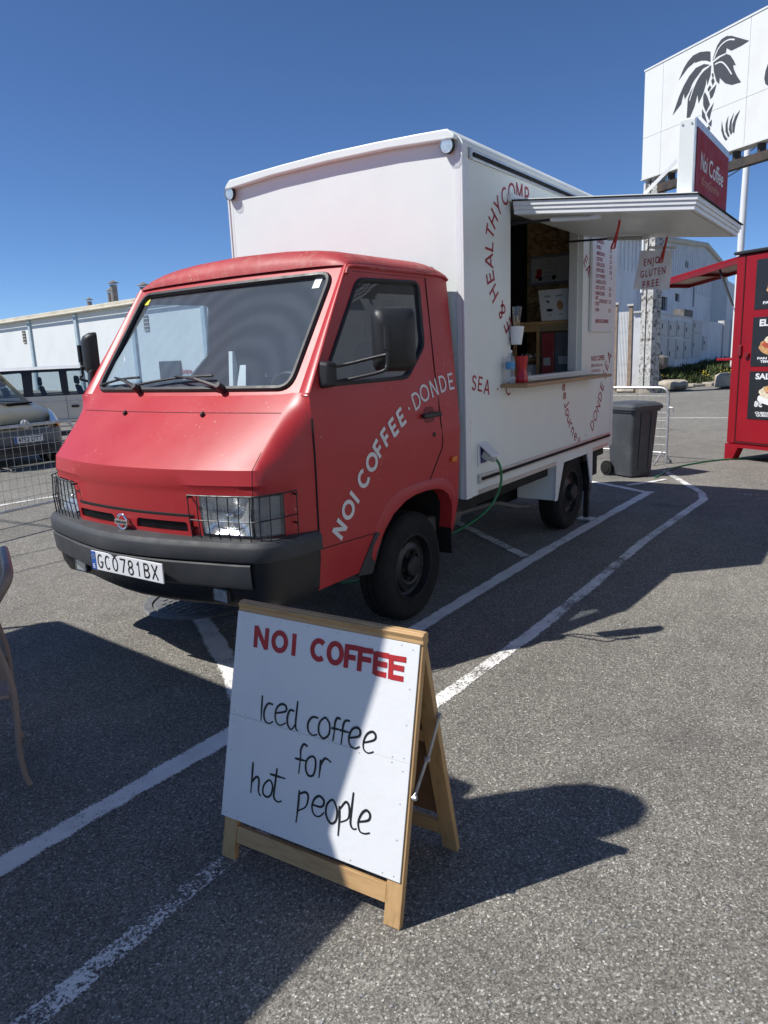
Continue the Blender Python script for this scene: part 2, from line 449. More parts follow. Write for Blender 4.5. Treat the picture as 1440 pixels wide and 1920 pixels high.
class MB:
    def __init__(self):
        self.v, self.f, self.uv = [], [], {}

    def add(self, vs, fs):
        o = len(self.v)
        self.v += [tuple(p) for p in vs]
        self.f += [tuple(i + o for i in f) for f in fs]
        return o

    def box(self, lo, hi):
        (a, b, c), (d, e, g) = lo, hi
        self.add([(a, b, c), (d, b, c), (d, e, c), (a, e, c), (a, b, g), (d, b, g), (d, e, g), (a, e, g)],
                 [(0, 3, 2, 1), (4, 5, 6, 7), (0, 1, 5, 4), (1, 2, 6, 5), (2, 3, 7, 6), (3, 0, 4, 7)])
        return self

    def hexa(self, p):
        self.add(p, [(0, 3, 2, 1), (4, 5, 6, 7), (0, 1, 5, 4), (1, 2, 6, 5), (2, 3, 7, 6), (3, 0, 4, 7)])
        return self

    def bar(self, a, b, w, h, upv=(0, 0, 1)):
        """box section bar from a to b, w across and h along upv"""
        a, b, upv = V(a), V(b), V(upv)
        d = (b - a).normalized()
        s = d.cross(upv).normalized()
        t = s.cross(d)
        s, t = s * w / 2, t * h / 2
        return self.hexa([a - s - t, a + s - t, b + s - t, b - s - t, a - s + t, a + s + t, b + s + t, b - s + t])

    def tube(self, path, r, n=8, closed=False, caps=True):
        P = [V(p) for p in path]
        m = len(P)
        R = r if isinstance(r, (list, tuple)) else [r] * m
        T = []
        for i in range(m):
            a = P[i - 1] if (i or closed) else P[i]
            b = P[(i + 1) % m] if (i < m - 1 or closed) else P[i]
            T.append((b - a).normalized())
        ref = Vector((0, 0, 1)) if abs(T[0].z) < 0.9 else Vector((1, 0, 0))
        x = T[0].cross(ref).normalized()
        vs = []
        for i in range(m):
            x = (x - T[i] * x.dot(T[i]))
            x = x.normalized() if x.length > 1e-6 else T[i].orthogonal().normalized()
            y = T[i].cross(x)
            for k in range(n):
                a = 2 * pi * k / n
                vs.append(P[i] + (x * cos(a) + y * sin(a)) * R[i])
        fs = []
        for i in range(m if closed else m - 1):
            j = (i + 1) % m
            for k in range(n):
                l = (k + 1) % n
                fs.append((i * n + k, i * n + l, j * n + l, j * n + k))
        if caps and not closed:
            fs.append(tuple(range(n - 1, -1, -1)))
            fs.append(tuple((m - 1) * n + k for k in range(n)))
        self.add(vs, fs)
        return self

    def lathe(self, prof, o, axis, n=24, closed=False):
        """prof: (radius, height along axis)"""
        o, ax = V(o), V(axis).normalized()
        x = ax.orthogonal().normalized()
        y = ax.cross(x)
        vs, fs = [], []
        m = len(prof)
        for r, h in prof:
            for k in range(n):
                a = 2 * pi * k / n
                vs.append(o + ax * h + (x * cos(a) + y * sin(a)) * max(r, 1e-5))
        for i in range(m if closed else m - 1):
            j = (i + 1) % m
            for k in range(n):
                l = (k + 1) % n
                fs.append((i * n + k, i * n + l, j * n + l, j * n + k))
        self.add(vs, fs)
        return self

    def grid(self, rows):
        n = len(rows[0])
        o = self.add([p for r in rows for p in r], [])
        for i in range(len(rows) - 1):
            for j in range(n - 1):
                self.f.append((o + i * n + j, o + i * n + j + 1, o + (i + 1) * n + j + 1, o + (i + 1) * n + j))
        return self

    def slab(self, rows, thick):
        """grid with thickness: thick(p)-> back point"""
        n, m = len(rows[0]), len(rows)
        self.grid(rows)
        back = [[thick(p) for p in r] for r in rows]
        self.grid(back)
        bd = [rows[0], back[0]], [rows[-1], back[-1]]
        for q in bd:
            self.grid(q)
        self.grid([[r[0] for r in rows], [r[0] for r in back]])
        self.grid([[r[-1] for r in rows], [r[-1] for r in back]])
        return self

    def prism(self, poly, mapf, h0, h1):
        n = len(poly)
        vs = [mapf(x, y, h0) for x, y in poly] + [mapf(x, y, h1) for x, y in poly]
        fs = [tuple(range(n - 1, -1, -1)), tuple(range(n, 2 * n))]
        fs += [(i, (i + 1) % n, n + (i + 1) % n, n + i) for i in range(n)]
        self.add(vs, fs)
        return self

    def flat(self, outer, holes, mapf):
        """flat polygon with holes, mapped to 3D"""
        bm = bmesh.new()
        for loop in [outer] + list(holes):
            vv = [bm.verts.new((x, y, 0)) for x, y in loop]
            for i in range(len(vv)):
                bm.edges.new((vv[i], vv[(i + 1) % len(vv)]))
        bmesh.ops.triangle_fill(bm, use_beauty=True, use_dissolve=False, edges=bm.edges[:])
        bm.verts.index_update()
        self.add([mapf(p.co.x, p.co.y) for p in bm.verts], [tuple(p.index for p in f.verts) for f in bm.faces])
        bm.free()
        return self

    def ball(self, c, r, n=10, sq=(1, 1, 1)):
        c = V(c)
        prof = [(sin(pi * i / n), -cos(pi * i / n)) for i in range(n + 1)]
        o = len(self.v)
        self.lathe(prof, (0, 0, 0), (0, 0, 1), n * 2)
        for i in range(o, len(self.v)):
            p = self.v[i]
            self.v[i] = (c.x + p[0] * r * sq[0], c.y + p[1] * r * sq[1], c.z + p[2] * r * sq[2])
        return self

    def xf(self, M, start=0):
        for i in range(start, len(self.v)):
            self.v[i] = tuple(M @ Vector(self.v[i]))
        return self

    def build(self, name, mat, parent=None, smooth=None, bevel=0, label=None, cat=None, group=None, kind=None, seg=2, clean=True):
        xs, ys, zs = zip(*self.v)
        loc = Vector(((min(xs) + max(xs)) / 2, (min(ys) + max(ys)) / 2, min(zs)))
        me = bpy.data.meshes.new(name)
        me.from_pydata([(p[0] - loc.x, p[1] - loc.y, p[2] - loc.z) for p in self.v], [], self.f)
        if clean:
            bm = bmesh.new()
            bm.from_mesh(me)
            bmesh.ops.remove_doubles(bm, verts=bm.verts, dist=1e-5)
            bmesh.ops.recalc_face_normals(bm, faces=bm.faces)
            bm.to_mesh(me)
            bm.free()
        if mat:
            me.materials.append(MATS[mat])
        if smooth:
            me.shade_smooth()
            me.set_sharp_from_angle(angle=radians(smooth))
        o = bpy.data.objects.new(name, me)
        COL.objects.link(o)
        o.location = loc
        WM[o.name] = Matrix.Translation(loc)
        if parent:
            o.parent = parent
            o.matrix_parent_inverse = WM[parent.name].inverted()
        if bevel:
            b = o.modifiers.new('bevel', 'BEVEL')
            b.width = bevel
            b.segments = seg
            b.limit_method = 'ANGLE'
            b.angle_limit = radians(35)
            b.harden_normals = False
        tag(o, label, cat, group, kind)
        return o

def tag(o, label=None, cat=None, group=None, kind=None):
    for k, x in (('label', label), ('category', cat), ('group', group), ('kind', kind)):
        if x:
            o[k] = x
    return o

def thing(name, loc, label, cat, group=None):
    o = bpy.data.objects.new(name, None)
    COL.objects.link(o)
    o.location = loc
    o.empty_display_size = 0.2
    WM[o.name] = Matrix.Translation(Vector(loc))
    return tag(o, label, cat, group)

def smoothline(pts, k=6, closed=False):
    P = [V(p) for p in pts]
    n = len(P)
    out = []
    for i in range(n if closed else n - 1):
        if closed:
            a, b, c, d = P[i - 1], P[i], P[(i + 1) % n], P[(i + 2) % n]
        else:
            a, b, c, d = P[max(i - 1, 0)], P[i], P[i + 1], P[min(i + 2, n - 1)]
        for j in range(k):
            t = j / k
            out.append(0.5 * ((2 * b) + (c - a) * t + (2 * a - 5 * b + 4 * c - d) * t * t + (3 * b - a - 3 * c + d) * t ** 3))
    if not closed:
        out.append(P[-1])
    return out

def roundrect(x0, y0, x1, y1, r, n=5):
    out = []
    for cx, cy, a0 in ((x1 - r, y1 - r, 0), (x0 + r, y1 - r, 90), (x0 + r, y0 + r, 180), (x1 - r, y0 + r, 270)):
        for i in range(n + 1):
            a = radians(a0 + 90 * i / n)
            out.append((cx + r * cos(a), cy + r * sin(a)))
    return out

def roundpoly(pts, r, n=4):
    out = []
    m = len(pts)
    for i in range(m):
        a, b, c = (Vector((*pts[i - 1], 0)), Vector((*pts[i], 0)), Vector((*pts[(i + 1) % m], 0)))
        d1, d2 = (a - b), (c - b)
        rr = min(r, d1.length * 0.45, d2.length * 0.45)
        p, q = b + d1.normalized() * rr, b + d2.normalized() * rr
        for k in range(n + 1):
            t = k / n
            z = p * (1 - t) ** 2 + b * 2 * t * (1 - t) + q * t * t
            out.append((z.x, z.y))
    return out

# ---------------------------------------------------------------- lettering
def ribbon(mb, pts, width, mapf, h=0.0, taper=False):
    """flat mitred stroke along 2D polyline"""
    P = [Vector((p[0], p[1], 0)) for p in pts]
    n = len(P)
    closed = (P[0] - P[-1]).length < 1e-6 and n > 3
    if closed:
        P = P[:-1]
        n -= 1
    L, R = [], []
    for i in range(n):
        a = P[i - 1] if (i or closed) else P[i]
        b = P[(i + 1) % n] if (i < n - 1 or closed) else P[i]
        d1 = (P[i] - a).normalized() if (P[i] - a).length > 1e-9 else (b - P[i]).normalized()
        d2 = (b - P[i]).normalized() if (b - P[i]).length > 1e-9 else d1
        t = (d1 + d2)
        t = t.normalized() if t.length > 1e-6 else d1
        nn = Vector((-t.y, t.x, 0))
        k = 1 / max(0.5, nn.dot(Vector((-d1.y, d1.x, 0))))
        wd = width / 2
        if taper and not closed:
            s = i / (n - 1)
            wd *= 0.72 + 0.45 * sin(pi * min(1, s * 1.1 + 0.12)) if n > 2 else 1
        L.append(P[i] + nn * wd * k)
        R.append(P[i] - nn * wd * k)
    vs = [mapf(p.x, p.y, h) for p in L] + [mapf(p.x, p.y, h) for p in R]
    fs = [(i, (i + 1) % n, n + (i + 1) % n, n + i) for i in range(n if closed else n - 1)]
    mb.add(vs, fs)

def arc(cx, cy, rx, ry, a0, a1, n=16):
    return [(cx + rx * cos(radians(a0 + (a1 - a0) * i / n)), cy + ry * sin(radians(a0 + (a1 - a0) * i / n))) for i in range(n + 1)]

GL = {
    'N': (.74, [[(.07, 0), (.07, 1)], [(.07, .97), (.67, .03)], [(.67, 0), (.67, 1)]]),
    'O': (.98, [arc(.49, .5, .42, .43, 0, 360, 24)]),
    'I': (.2, [[(.1, 0), (.1, 1)]]),
    'C': (.86, [arc(.47, .5, .40, .43, 45, 315, 18)]),
    'F': (.56, [[(.07, 0), (.07, 1)], [(.07, .93), (.56, .93)], [(.07, .48), (.5, .48)]]),
    'E': (.6, [[(.07, 0), (.07, 1)], [(.07, .93), (.58, .93)], [(.07, .5), (.52, .5)], [(.07, .07), (.58, .07)]]),
    'D': (.78, [[(.07, 0), (.07, 1)], [(.07, .93), (.3, .93)] + arc(.3, .5, .4, .43, 90, -90, 14)[1:] + [(.07, .07)]]),
    'S': (.6, [[(.54, .80), (.46, .90), (.30, .94), (.14, .88), (.09, .74), (.16, .60), (.32, .52), (.46, .44), (.53, .30), (.48, .14), (.32, .06), (.14, .09), (.05, .22)]]),
    'A': (.8, [[(.03, 0), (.40, 1)], [(.40, 1), (.77, 0)], [(.16, .3), (.64, .3)]]),
    'H': (.72, [[(.07, 0), (.07, 1)], [(.65, 0), (.65, 1)], [(.07, .5), (.65, .5)]]),
    'L': (.55, [[(.07, 0), (.07, 1)], [(.07, .07), (.54, .07)]]),
    'T': (.66, [[(.33, 0), (.33, 1)], [(.02, .93), (.64, .93)]]),
    'Y': (.7, [[(.35, 0), (.35, .45)], [(.03, 1), (.35, .43)], [(.67, 1), (.35, .43)]]),
    'M': (.9, [[(.07, 0), (.07, 1)], [(.07, .97), (.45, .25)], [(.83, .97), (.45, .25)], [(.83, 0), (.83, 1)]]),
    'P': (.62, [[(.07, 0), (.07, 1)], [(.07, .93), (.32, .93)] + arc(.32, .69, .24, .24, 90, -90, 10)[1:] + [(.07, .45)]]),
    '&': (.76, [[(.72, .0), (.2, .68), (.18, .85), (.3, .95), (.45, .88), (.46, .72), (.3, .58), (.1, .38), (.08, .18), (.24, .06), (.46, .12), (.66, .42)]]),
    '.': (.2, [arc(.1, .5, .085, .085, 0, 360, 12)]),
    'J': (.5, [[(.40, 1), (.40, .25), (.33, .10), (.2, .06), (.07, .14)]]),
    'o': (.6, [arc(.3, .33, .24, .27, 0, 360, 18)]),
    'u': (.58, [[(.07, .62), (.07, .26), (.13, .12), (.27, .06), (.41, .12), (.49, .26)], [(.49, .62), (.49, .02)]]),
    'r': (.38, [[(.07, .0), (.07, .62)], [(.07, .4), (.16, .56), (.36, .6)]]),
    'n': (.58, [[(.07, .0), (.07, .62)], [(.07, .38), (.16, .54), (.28, .59), (.43, .54), (.49, .4), (.49, 0)]]),
    'e': (.58, [[(.07, .34), (.50, .34)] + arc(.29, .33, .22, .27, 4, 315, 16)]),
    'y': (.56, [[(.04, .62), (.29, .05)], [(.53, .62), (.22, -.22), (.08, -.25)]]),
}

def letters(mb, seq, size, width, surf, tilt_fix=None):
    """seq of (char, a, b) centres along a path on a surface; each letter turned to follow the path"""
    whole = tilt_fix or seq
    n = len(whole)
    for (c, a, b) in seq:
        i = whole.index((c, a, b))
        p, q = whole[max(0, i - 1)], whole[min(n - 1, i + 1)]
        ang = math.atan2(q[2] - p[2], q[1] - p[1])
        ca, sa = cos(ang), sin(ang)
        adv, st = GL[c]
        def mp(x, y, h, a=a, b=b, ca=ca, sa=sa, adv=adv):
            dx, dy = (x - adv / 2) * size, (y - 0.5) * size
            return surf(a + dx * ca - dy * sa, b + dx * sa + dy * ca, h)
        for k, s in enumerate(st):
            if c == '.':
                vs = [mp(x, y, 0) for x, y in s[:-1]]
                mb.add(vs, [tuple(range(len(vs)))])
            else:
                pts = s
                if c in 'S&J' or (c in 'uny' and len(s) > 2):
                    pts = [(p.x, p.y) for p in smoothline([(x, y, 0) for x, y in s], 3)]
                ribbon(mb, pts, width / size, lambda x, y, h: mp(x, y, h), 0.0004 * k)

TXT = {}

def text2d(s, bold=0.0, spacing=1.0):
    """flat mesh of a line of text in the built-in font, unit size, left aligned"""
    key = (s, bold, spacing)
    if key not in TXT:
        cu = bpy.data.curves.new('t', 'FONT')
        cu.body = s
        cu.offset = bold
        cu.space_character = spacing
        cu.resolution_u = 3
        o = bpy.data.objects.new('t', cu)
        COL.objects.link(o)
        bpy.context.view_layer.update()
        me = bpy.data.meshes.new_from_object(o.evaluated_get(bpy.context.evaluated_depsgraph_get()))
        TXT[key] = ([tuple(v.co) for v in me.vertices], [tuple(p.vertices) for p in me.polygons])
        bpy.data.objects.remove(o)
        bpy.data.curves.remove(cu)
        bpy.data.meshes.remove(me)
    return TXT[key]

def text(mb, s, mapf, w=None, h=None, bold=0.0, align='L', spacing=1.0):
    """text scaled to box height h (of capitals) and width w; mapf(x,y)->3D"""
    vs, fs = text2d(s, bold, spacing)
    x0, x1 = min(v[0] for v in vs), max(v[0] for v in vs)
    sy = (h or 0.1) / 0.7
    sx = (w / (x1 - x0)) if w else sy
    off = {'L': 0, 'C': -(x1 - x0) * sx / 2, 'R': -(x1 - x0) * sx}[align]
    mb.add([mapf((v[0] - x0) * sx + off, v[1] * sy) for v in vs], fs)
# ---------------------------------------------------------------- ground and road markings
mb = MB()
mb.add([(-400, -400, 0), (600, -400, 0), (600, 600, 0), (-400, 600, 0)], [(0, 1, 2, 3)])
g = mb.build('ground', 'asphalt', kind='structure')
g['label'] = 'weathered grey asphalt of the parking lot'

def marking(pts, width, mat, label, z=0.004):
    """painted strip following a centre line on the ground"""
    P = [Vector((x, y, z)) for x, y in pts]
    vs, fs, uv = [], [], []
    s = 0
    for i, p in enumerate(P):
        a, b = P[max(i - 1, 0)], P[min(i + 1, len(P) - 1)]
        d = (b - a).normalized()
        n = Vector((-d.y, d.x, 0))
        if i:
            s += (p - P[i - 1]).length
        vs += [p + n * width * 0.72, p - n * width * 0.72]
        uv += [(s, 0), (s, 1)]
        if i:
            k = 2 * i
            fs.append((k - 2, k - 1, k + 1, k))
    me = bpy.data.meshes.new('road_marking')
    me.from_pydata([tuple(v) for v in vs], [], fs)
    l = me.uv_layers.new(name='UV')
    for lp in me.loops:
        l.data[lp.index].uv = uv[lp.vertex_index]
    me.materials.append(MATS[mat])
    o = bpy.data.objects.new('road_marking', me)
    COL.objects.link(o)
    WM[o.name] = Matrix.Identity(4)
    o['kind'] = 'structure'
    o['label'] = label
    return o

marking([(-1.0, 2.43), (0.6, 2.425), (1.1, 2.425), (2.2, 2.40), (3.6, 2.345), (4.3, 2.35), (5.7, 2.345), (6.9, 2.32), (8.6, 2.27), (8.8, 2.265)], 0.135, 'paint_fresh', 'white parking line running alongside the truck wheels')
marking([(0.3, 1.74), (0.9, 1.745), (1.35, 1.77), (1.7, 1.76)], 0.12, 'paint_faded', 'faded broken white line in the foreground')
marking([(2.0, 1.75), (2.9, 1.735), (4.0, 1.685), (5.0, 1.68), (6.4, 1.70), (8.0, 1.64), (8.55, 1.62), (8.95, 1.72), (9.6, 2.08), (10.4, 2.5)], 0.12, 'paint_worn', 'worn white line beside the truck shadow')
marking([(2.40, 2.62), (2.62, 2.91), (3.23, 3.89), (3.9, 5.0)], 0.15, 'paint_fresh', 'diagonal white bay marking under the truck nose', 0.006)
marking([(5.53, 2.42), (6.25, 3.36), (6.9, 4.2)], 0.13, 'paint_worn', 'short white bay marking under the truck box', 0.006)
marking([(8.72, 2.30), (8.95, 2.66), (9.15, 3.05), (9.6, 3.9)], 0.12, 'paint_fresh', 'white bay marking behind the truck', 0.006)
marking([(9.1, 2.62), (9.35, 2.45), (9.7, 2.3)], 0.10, 'paint_worn', 'worn white mark beside the bin', 0.008)
marking([(9.0, 1.35), (9.1, 0.9), (9.15, 0.2)], 0.10, 'paint_faded', 'almost vanished white line in the truck shadow', 0.006)
marking([(17.6, 6.5), (18.28, 3.67), (19.4, -2)], 0.12, 'paint_fresh', 'thin white line across the far lot', 0.006)
marking([(2.0, 9.6), (5.2, 9.3), (6.3, 9.0)], 0.12, 'paint_worn', 'white bay line in front of the parked van', 0.006)

# loose grit scattered on the asphalt
def scatter(name, mat, n, rmin, rmax, label):
    mb = MB()
    for i in range(n):
        d = random.uniform(1.0, 5.5) ** 1.0
        a = radians(random.uniform(0, 75))
        x, y = d * cos(a), d * sin(a)
        r = random.uniform(rmin, rmax)
        M = Matrix.Translation((x, y, r * 0.3)) @ Matrix.Rotation(random.uniform(0, 6), 4, 'Z') @ Matrix.Diagonal((r * random.uniform(.8, 1.6), r * random.uniform(.7, 1.1), r * random.uniform(.5, .8), 1))
        vs = []
        for k in range(5):
            q = 2 * pi * k / 5
            vs.append(M @ Vector((cos(q) * random.uniform(.8, 1.1), sin(q) * random.uniform(.8, 1.1), 0)))
        vs.append(M @ Vector((random.uniform(-.3, .3), random.uniform(-.3, .3), 1)))
        vs.append(M @ Vector((0, 0, -.5)))
        mb.add(vs, [(k, (k + 1) % 5, 5) for k in range(5)] + [((k + 1) % 5, k, 6) for k in range(5)])
    return mb.build(name, mat, kind='stuff', label=label, clean=False)

scatter('grit', 'pebble', 900, 0.0025, 0.0075, 'dark grit and small stones scattered on asphalt')
scatter('pale_grit', 'pebble_pale', 380, 0.002, 0.006, 'pale grit scattered on asphalt')

# manhole cover under the truck nose
t = thing('manhole_cover', (3.42, 4.03, 0), 'round cast iron manhole cover with square studs under the bumper', 'manhole')
mb = MB().lathe([(0.0, 0.002), (0.0, 0.010), (0.345, 0.010), (0.35, 0.006), (0.35, 0.002)], (3.42, 4.03, 0), (0, 0, 1), 48)
mb.build('lid', 'iron_cover', t)
mb = MB().lathe([(0.365, 0.002), (0.365, 0.012), (0.42, 0.012), (0.43, 0.004), (0.43, 0.002)], (3.42, 4.03, 0), (0, 0, 1), 48)
mb.build('frame_ring', 'iron_cover', t)
mb = MB()
for i in range(-5, 6):
    for j in range(-5, 6):
        x, y = i * 0.058, j * 0.058
        if x * x + y * y < 0.30 ** 2:
            mb.box((3.42 + x - .02, 4.03 + y - .02, 0.010), (3.42 + x + .02, 4.03 + y + .02, 0.016))
mb.build('stud', 'iron_cover', t)
# ---------------------------------------------------------------- coffee truck: cab
VC = 3.43
truck = thing('coffee_truck', (5.0, VC, 0), 'red and white coffee truck with open serving hatch and red lettering', 'food truck')

def lerp_tab(tab, z):
    if z <= tab[0][0]:
        return tab[0][1:]
    for (a, *p), (b, *q) in zip(tab, tab[1:]):
        if z <= b:
            t = (z - a) / (b - a)
            return [x + (y - x) * t for x, y in zip(p, q)]
    return tab[-1][1:]

SIDE = [(.40, 2.475, 2.48), (.47, 2.46, 2.466), (.65, 2.42, 2.444), (.70, 2.412, 2.44), (.92, 2.40, 2.44), (1.22, 2.387, 2.437), (1.24, 2.392, 2.438), (1.43, 2.402, 2.443), (1.53, 2.415, 2.455), (2.19, 2.476, 2.56), (2.4, 2.495, 2.59)]
def sv(u, z):
    r, f = lerp_tab(SIDE, z)
    t = (4.36 - u) / (4.36 - 2.885)
    return r + (f - r) * t

# z: corner u, corner v, centre u, control du, control v
NOSE = [(.40, 2.56, 2.59, 2.46, .012, 2.53), (.75, 2.56, 2.59, 2.45, .012, 2.525), (.925, 2.556, 2.585, 2.428, .012, 2.522),
        (1.068, 2.564, 2.584, 2.411, .012, 2.522), (1.09, 2.557, 2.578, 2.405, .012, 2.518), (1.168, 2.567, 2.58, 2.41, .014, 2.518),
        (1.43, 2.809, 2.583, 2.743, .006, 2.525), (1.53, 2.900, 2.585, 2.872, -.004, 2.530)]

def CP(s, z, d=0.0, far=False):
    """point on the cab skin: s 0..1 along the side, 1..2 round the corner, 2..3 across the nose to the middle"""
    def pt(s):
        u6, v6, uc, cdu, cv = lerp_tab(NOSE, z)
        if s <= 1:
            u = 4.36 + (2.885 - 4.36) * s
            return Vector((u, sv(u, z), 0))
        if s <= 2:
            t = s - 1
            a, b, c = Vector((2.885, sv(2.885, z), 0)), Vector((u6 + cdu, cv, 0)), Vector((u6, v6, 0))
            return a * (1 - t) ** 2 + b * 2 * t * (1 - t) + c * t * t
        t = s - 2
        v = v6 + (VC - v6) * t
        return Vector((uc + (u6 - uc) * ((v - VC) / (v6 - VC)) ** 2, v, 0))
    p = pt(s)
    if d:
        e = 0.01
        q = (pt(min(3, s + e)) - pt(max(0, s - e))).normalized()
        p = p + Vector((q.y, -q.x, 0)) * -d if False else p + Vector((-q.y, q.x, 0)) * d * (1 if (Vector((-q.y, q.x, 0)).dot(p - Vector((3.6, VC, 0))) > 0) else -1)
    p.z = z
    if far:
        p.y = 2 * VC - p.y
    return p

def s_of_v(v, z):
    u6, v6, uc, cdu, cv = lerp_tab(NOSE, z)
    return 2 + (v - v6) / (VC - v6)

def s_of_u(u):
    return (4.36 - u) / (4.36 - 2.885)

ARCH = [(3.30, .47), (3.385, .47), (3.40, .56), (3.467, .682), (3.56, .765), (3.69, .822), (3.80, .842), (3.93, .846), (4.05, .838), (4.14, .815), (4.21, .77), (4.255, .70), (4.285, .58), (4.30, .47), (4.36, .47)]
def arch_z(u):
    if u < 3.30:
        return .47
    return lerp_tab(ARCH, u)[0]

def cab_side_pt(u, z, d, far):
    p = Vector((u, sv(u, z) - d, z))
    if far:
        p.y = 2 * VC - p.y
    return p

LAMP_S = s_of_v(2.885, .93)
ZR = [.47, .56, .65, .70, .75, .82, .88, .925, .98, 1.04, 1.068, 1.09, 1.168, 1.21, 1.24, 1.30, 1.36, 1.43, 1.48, 1.53]
cols = []
us = sorted(set([4.36, 4.33, 2.885, 3.0, 3.1, 3.2] + [a for a, b in ARCH]), reverse=True)
for u in us:
    cols.append((s_of_u(u), arch_z(u)))
for i in range(1, 9):
    cols.append((1 + i / 8, .70))
for q in sorted([i / 10 for i in range(1, 11)] + [LAMP_S - 2]):
    cols.append((2 + q, .74))
rows = [[CP(s, max(z, zb)) for s, zb in cols] + [CP(s, max(z, zb), 0, True) for s, zb in reversed(cols[:-1])] for z in ZR]
cab = MB()
nc_ = len(rows[0])
svals = [s for s, zb in cols] + [s for s, zb in reversed(cols[:-1])]
o0 = cab.add([p for r in rows for p in r], [])
for i in range(len(rows) - 1):
    for j in range(nc_ - 1):
        sm = (svals[j] + svals[j + 1]) / 2
        zm = (ZR[i] + ZR[i + 1]) / 2
        if 1.375 < sm < LAMP_S and .82 < zm < 1.04:      # headlight openings
            continue
        cab.f.append((o0 + i * nc_ + j, o0 + i * nc_ + j + 1, o0 + (i + 1) * nc_ + j + 1, o0 + (i + 1) * nc_ + j))
cab = cab.build('cab_body', 'red_paint', truck, smooth=22)

# upper side frames with the window opening
WIN = roundpoly([(3.000, 1.562), (3.795, 1.566), (4.015, 1.755), (4.035, 2.138), (3.440, 2.124)], 0.05, 4)
def densify(poly, h=0.12):
    out = []
    for a, b in zip(poly, poly[1:] + poly[:1]):
        n = max(1, int(math.hypot(b[0] - a[0], b[1] - a[1]) / h))
        out += [(a[0] + (b[0] - a[0]) * i / n, a[1] + (b[1] - a[1]) * i / n) for i in range(n)]
    return out
SIDE_OUT = densify([(2.895, 1.53), (4.36, 1.53), (4.36, 2.19), (3.365, 2.19)])
for far in (False, True):
    m = lambda u, z, far=far: cab_side_pt(u, z, 0, far)
    fr = MB().flat(SIDE_OUT, [WIN], m).build('side_frame', 'red_paint', truck)
    gl = MB().flat(WIN, [], lambda u, z, far=far: cab_side_pt(u, z, -.014, far)).build('side_window', 'side_glass', truck)
    MB().tube([cab_side_pt(u, z, -.004, far) for u, z in WIN], .014, 6, closed=True).build('window_seal', 'black_plastic', gl)

# windscreen frame and glass
def WS(v, z, d=0.0):
    u = 2.90 + .714 * (z - 1.53) - .035 * (1 - ((v - VC) / .85) ** 2)
    return Vector((u - d * .81, v, z + d * .58))
WSH = roundpoly([(2.605, 1.552), (4.255, 1.552), (4.240, 2.158), (2.620, 2.158)], .075, 6)
WSO = densify([(2.535, 1.518), (4.325, 1.518), (4.285, 2.205), (2.575, 2.205)], .1)
MB().flat(WSO, [densify(WSH, .1)], lambda v, z: WS(v, z)).build('windscreen_frame', 'red_paint', truck, smooth=30)
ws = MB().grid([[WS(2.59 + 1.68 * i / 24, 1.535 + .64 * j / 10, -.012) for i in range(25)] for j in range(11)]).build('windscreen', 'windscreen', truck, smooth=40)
MB().tube([WS(v, z, .004) for v, z in densify(WSH, .1)], .017, 6, closed=True).build('windscreen_seal', 'black_plastic', ws, smooth=40)
mb = MB().grid([[WS(v, z, -.008) for v in (2.685, 2.735)] for z in (2.09, 2.15)])
mb.build('sticker', 'paper', ws)
mb = MB().grid([[WS(v, z, -.008) for v in (4.175, 4.225)] for z in (2.10, 2.14)])
mb.build('sticker', 'yellow_paper', ws)
# A pillars: rounded strip from windscreen frame to door frame
for far in (False, True):
    mb = MB()
    rowsA = []
    for j in range(9):
        t = j / 8
        z = 1.515 + (2.205 - 1.515) * t
        a = WS(2.535 + .04 * t, z)
        b = Vector((2.888 + .482 * t, 0, z))
        b.y = sv(b.x, z)
        mid = (a + b) / 2 + Vector((-.020, -.016, .0))
        r = []
        for k in range(7):
            q = k / 6
            p = a * (1 - q) ** 2 + mid * 2 * q * (1 - q) + b * q * q
            if far:
                p.y = 2 * VC - p.y
            r.append(p)
        rowsA.append(r)
    mb.grid(rowsA).build('windscreen_pillar', 'red_paint', truck, smooth=60)

# roof
def roof_w(u):
    return .893 + .060 * min(1, max(0, (u - 3.36) / 1.0))
def roof_z(u, v):
    x = min(1, abs(v - VC) / roof_w(u))
    f = 1.0
    if u < 3.50:
        t = max(0, (u - 3.365) / .135)
        f = sqrt(max(0, 1 - (1 - t) ** 2))
    if u > 4.20:
        t = max(0, (4.375 - u) / .175)
        f = min(f, sqrt(max(0, 1 - (1 - t) ** 2)))
    return 2.195 + (.088 * (max(0, 1 - x ** 9)) ** .5 + .062 * (1 - x * x)) * (f * .95 + .05 * (1 if 3.37 < u < 4.36 else 0))
uu = [3.366, 3.372, 3.385, 3.41, 3.45, 3.50, 3.56, 3.7, 3.85, 4.0, 4.1, 4.2, 4.25, 4.3, 4.34, 4.362, 4.372]
vv = [-1, -.998, -.99, -.975, -.95, -.915, -.87, -.80, -.65, -.4, 0]
vv = vv + [-x for x in reversed(vv[:-1])]
rr = []
for u in uu:
    r = []
    for x in vv:
        v_ = VC + x * roof_w(u)
        bow = .035 * (1 - x * x) * max(0, (3.6 - u) / .234)
        r.append(Vector((u - bow, v_, roof_z(u, v_))))
    rr.append(r)
roof = MB().grid(rr).build('cab_roof', 'red_roof_paint', truck, smooth=50)
for far in (False, True):
    pts = [(3.345, 2.15), (3.375, 2.188), (3.45, 2.196), (3.7, 2.197), (4.05, 2.197), (4.30, 2.193), (4.365, 2.17)]
    MB().tube(smoothline([cab_side_pt(u, z, .004, far) for u, z in pts], 4), .011, 6).build('rain_gutter', 'red_roof_paint', roof, smooth=60)
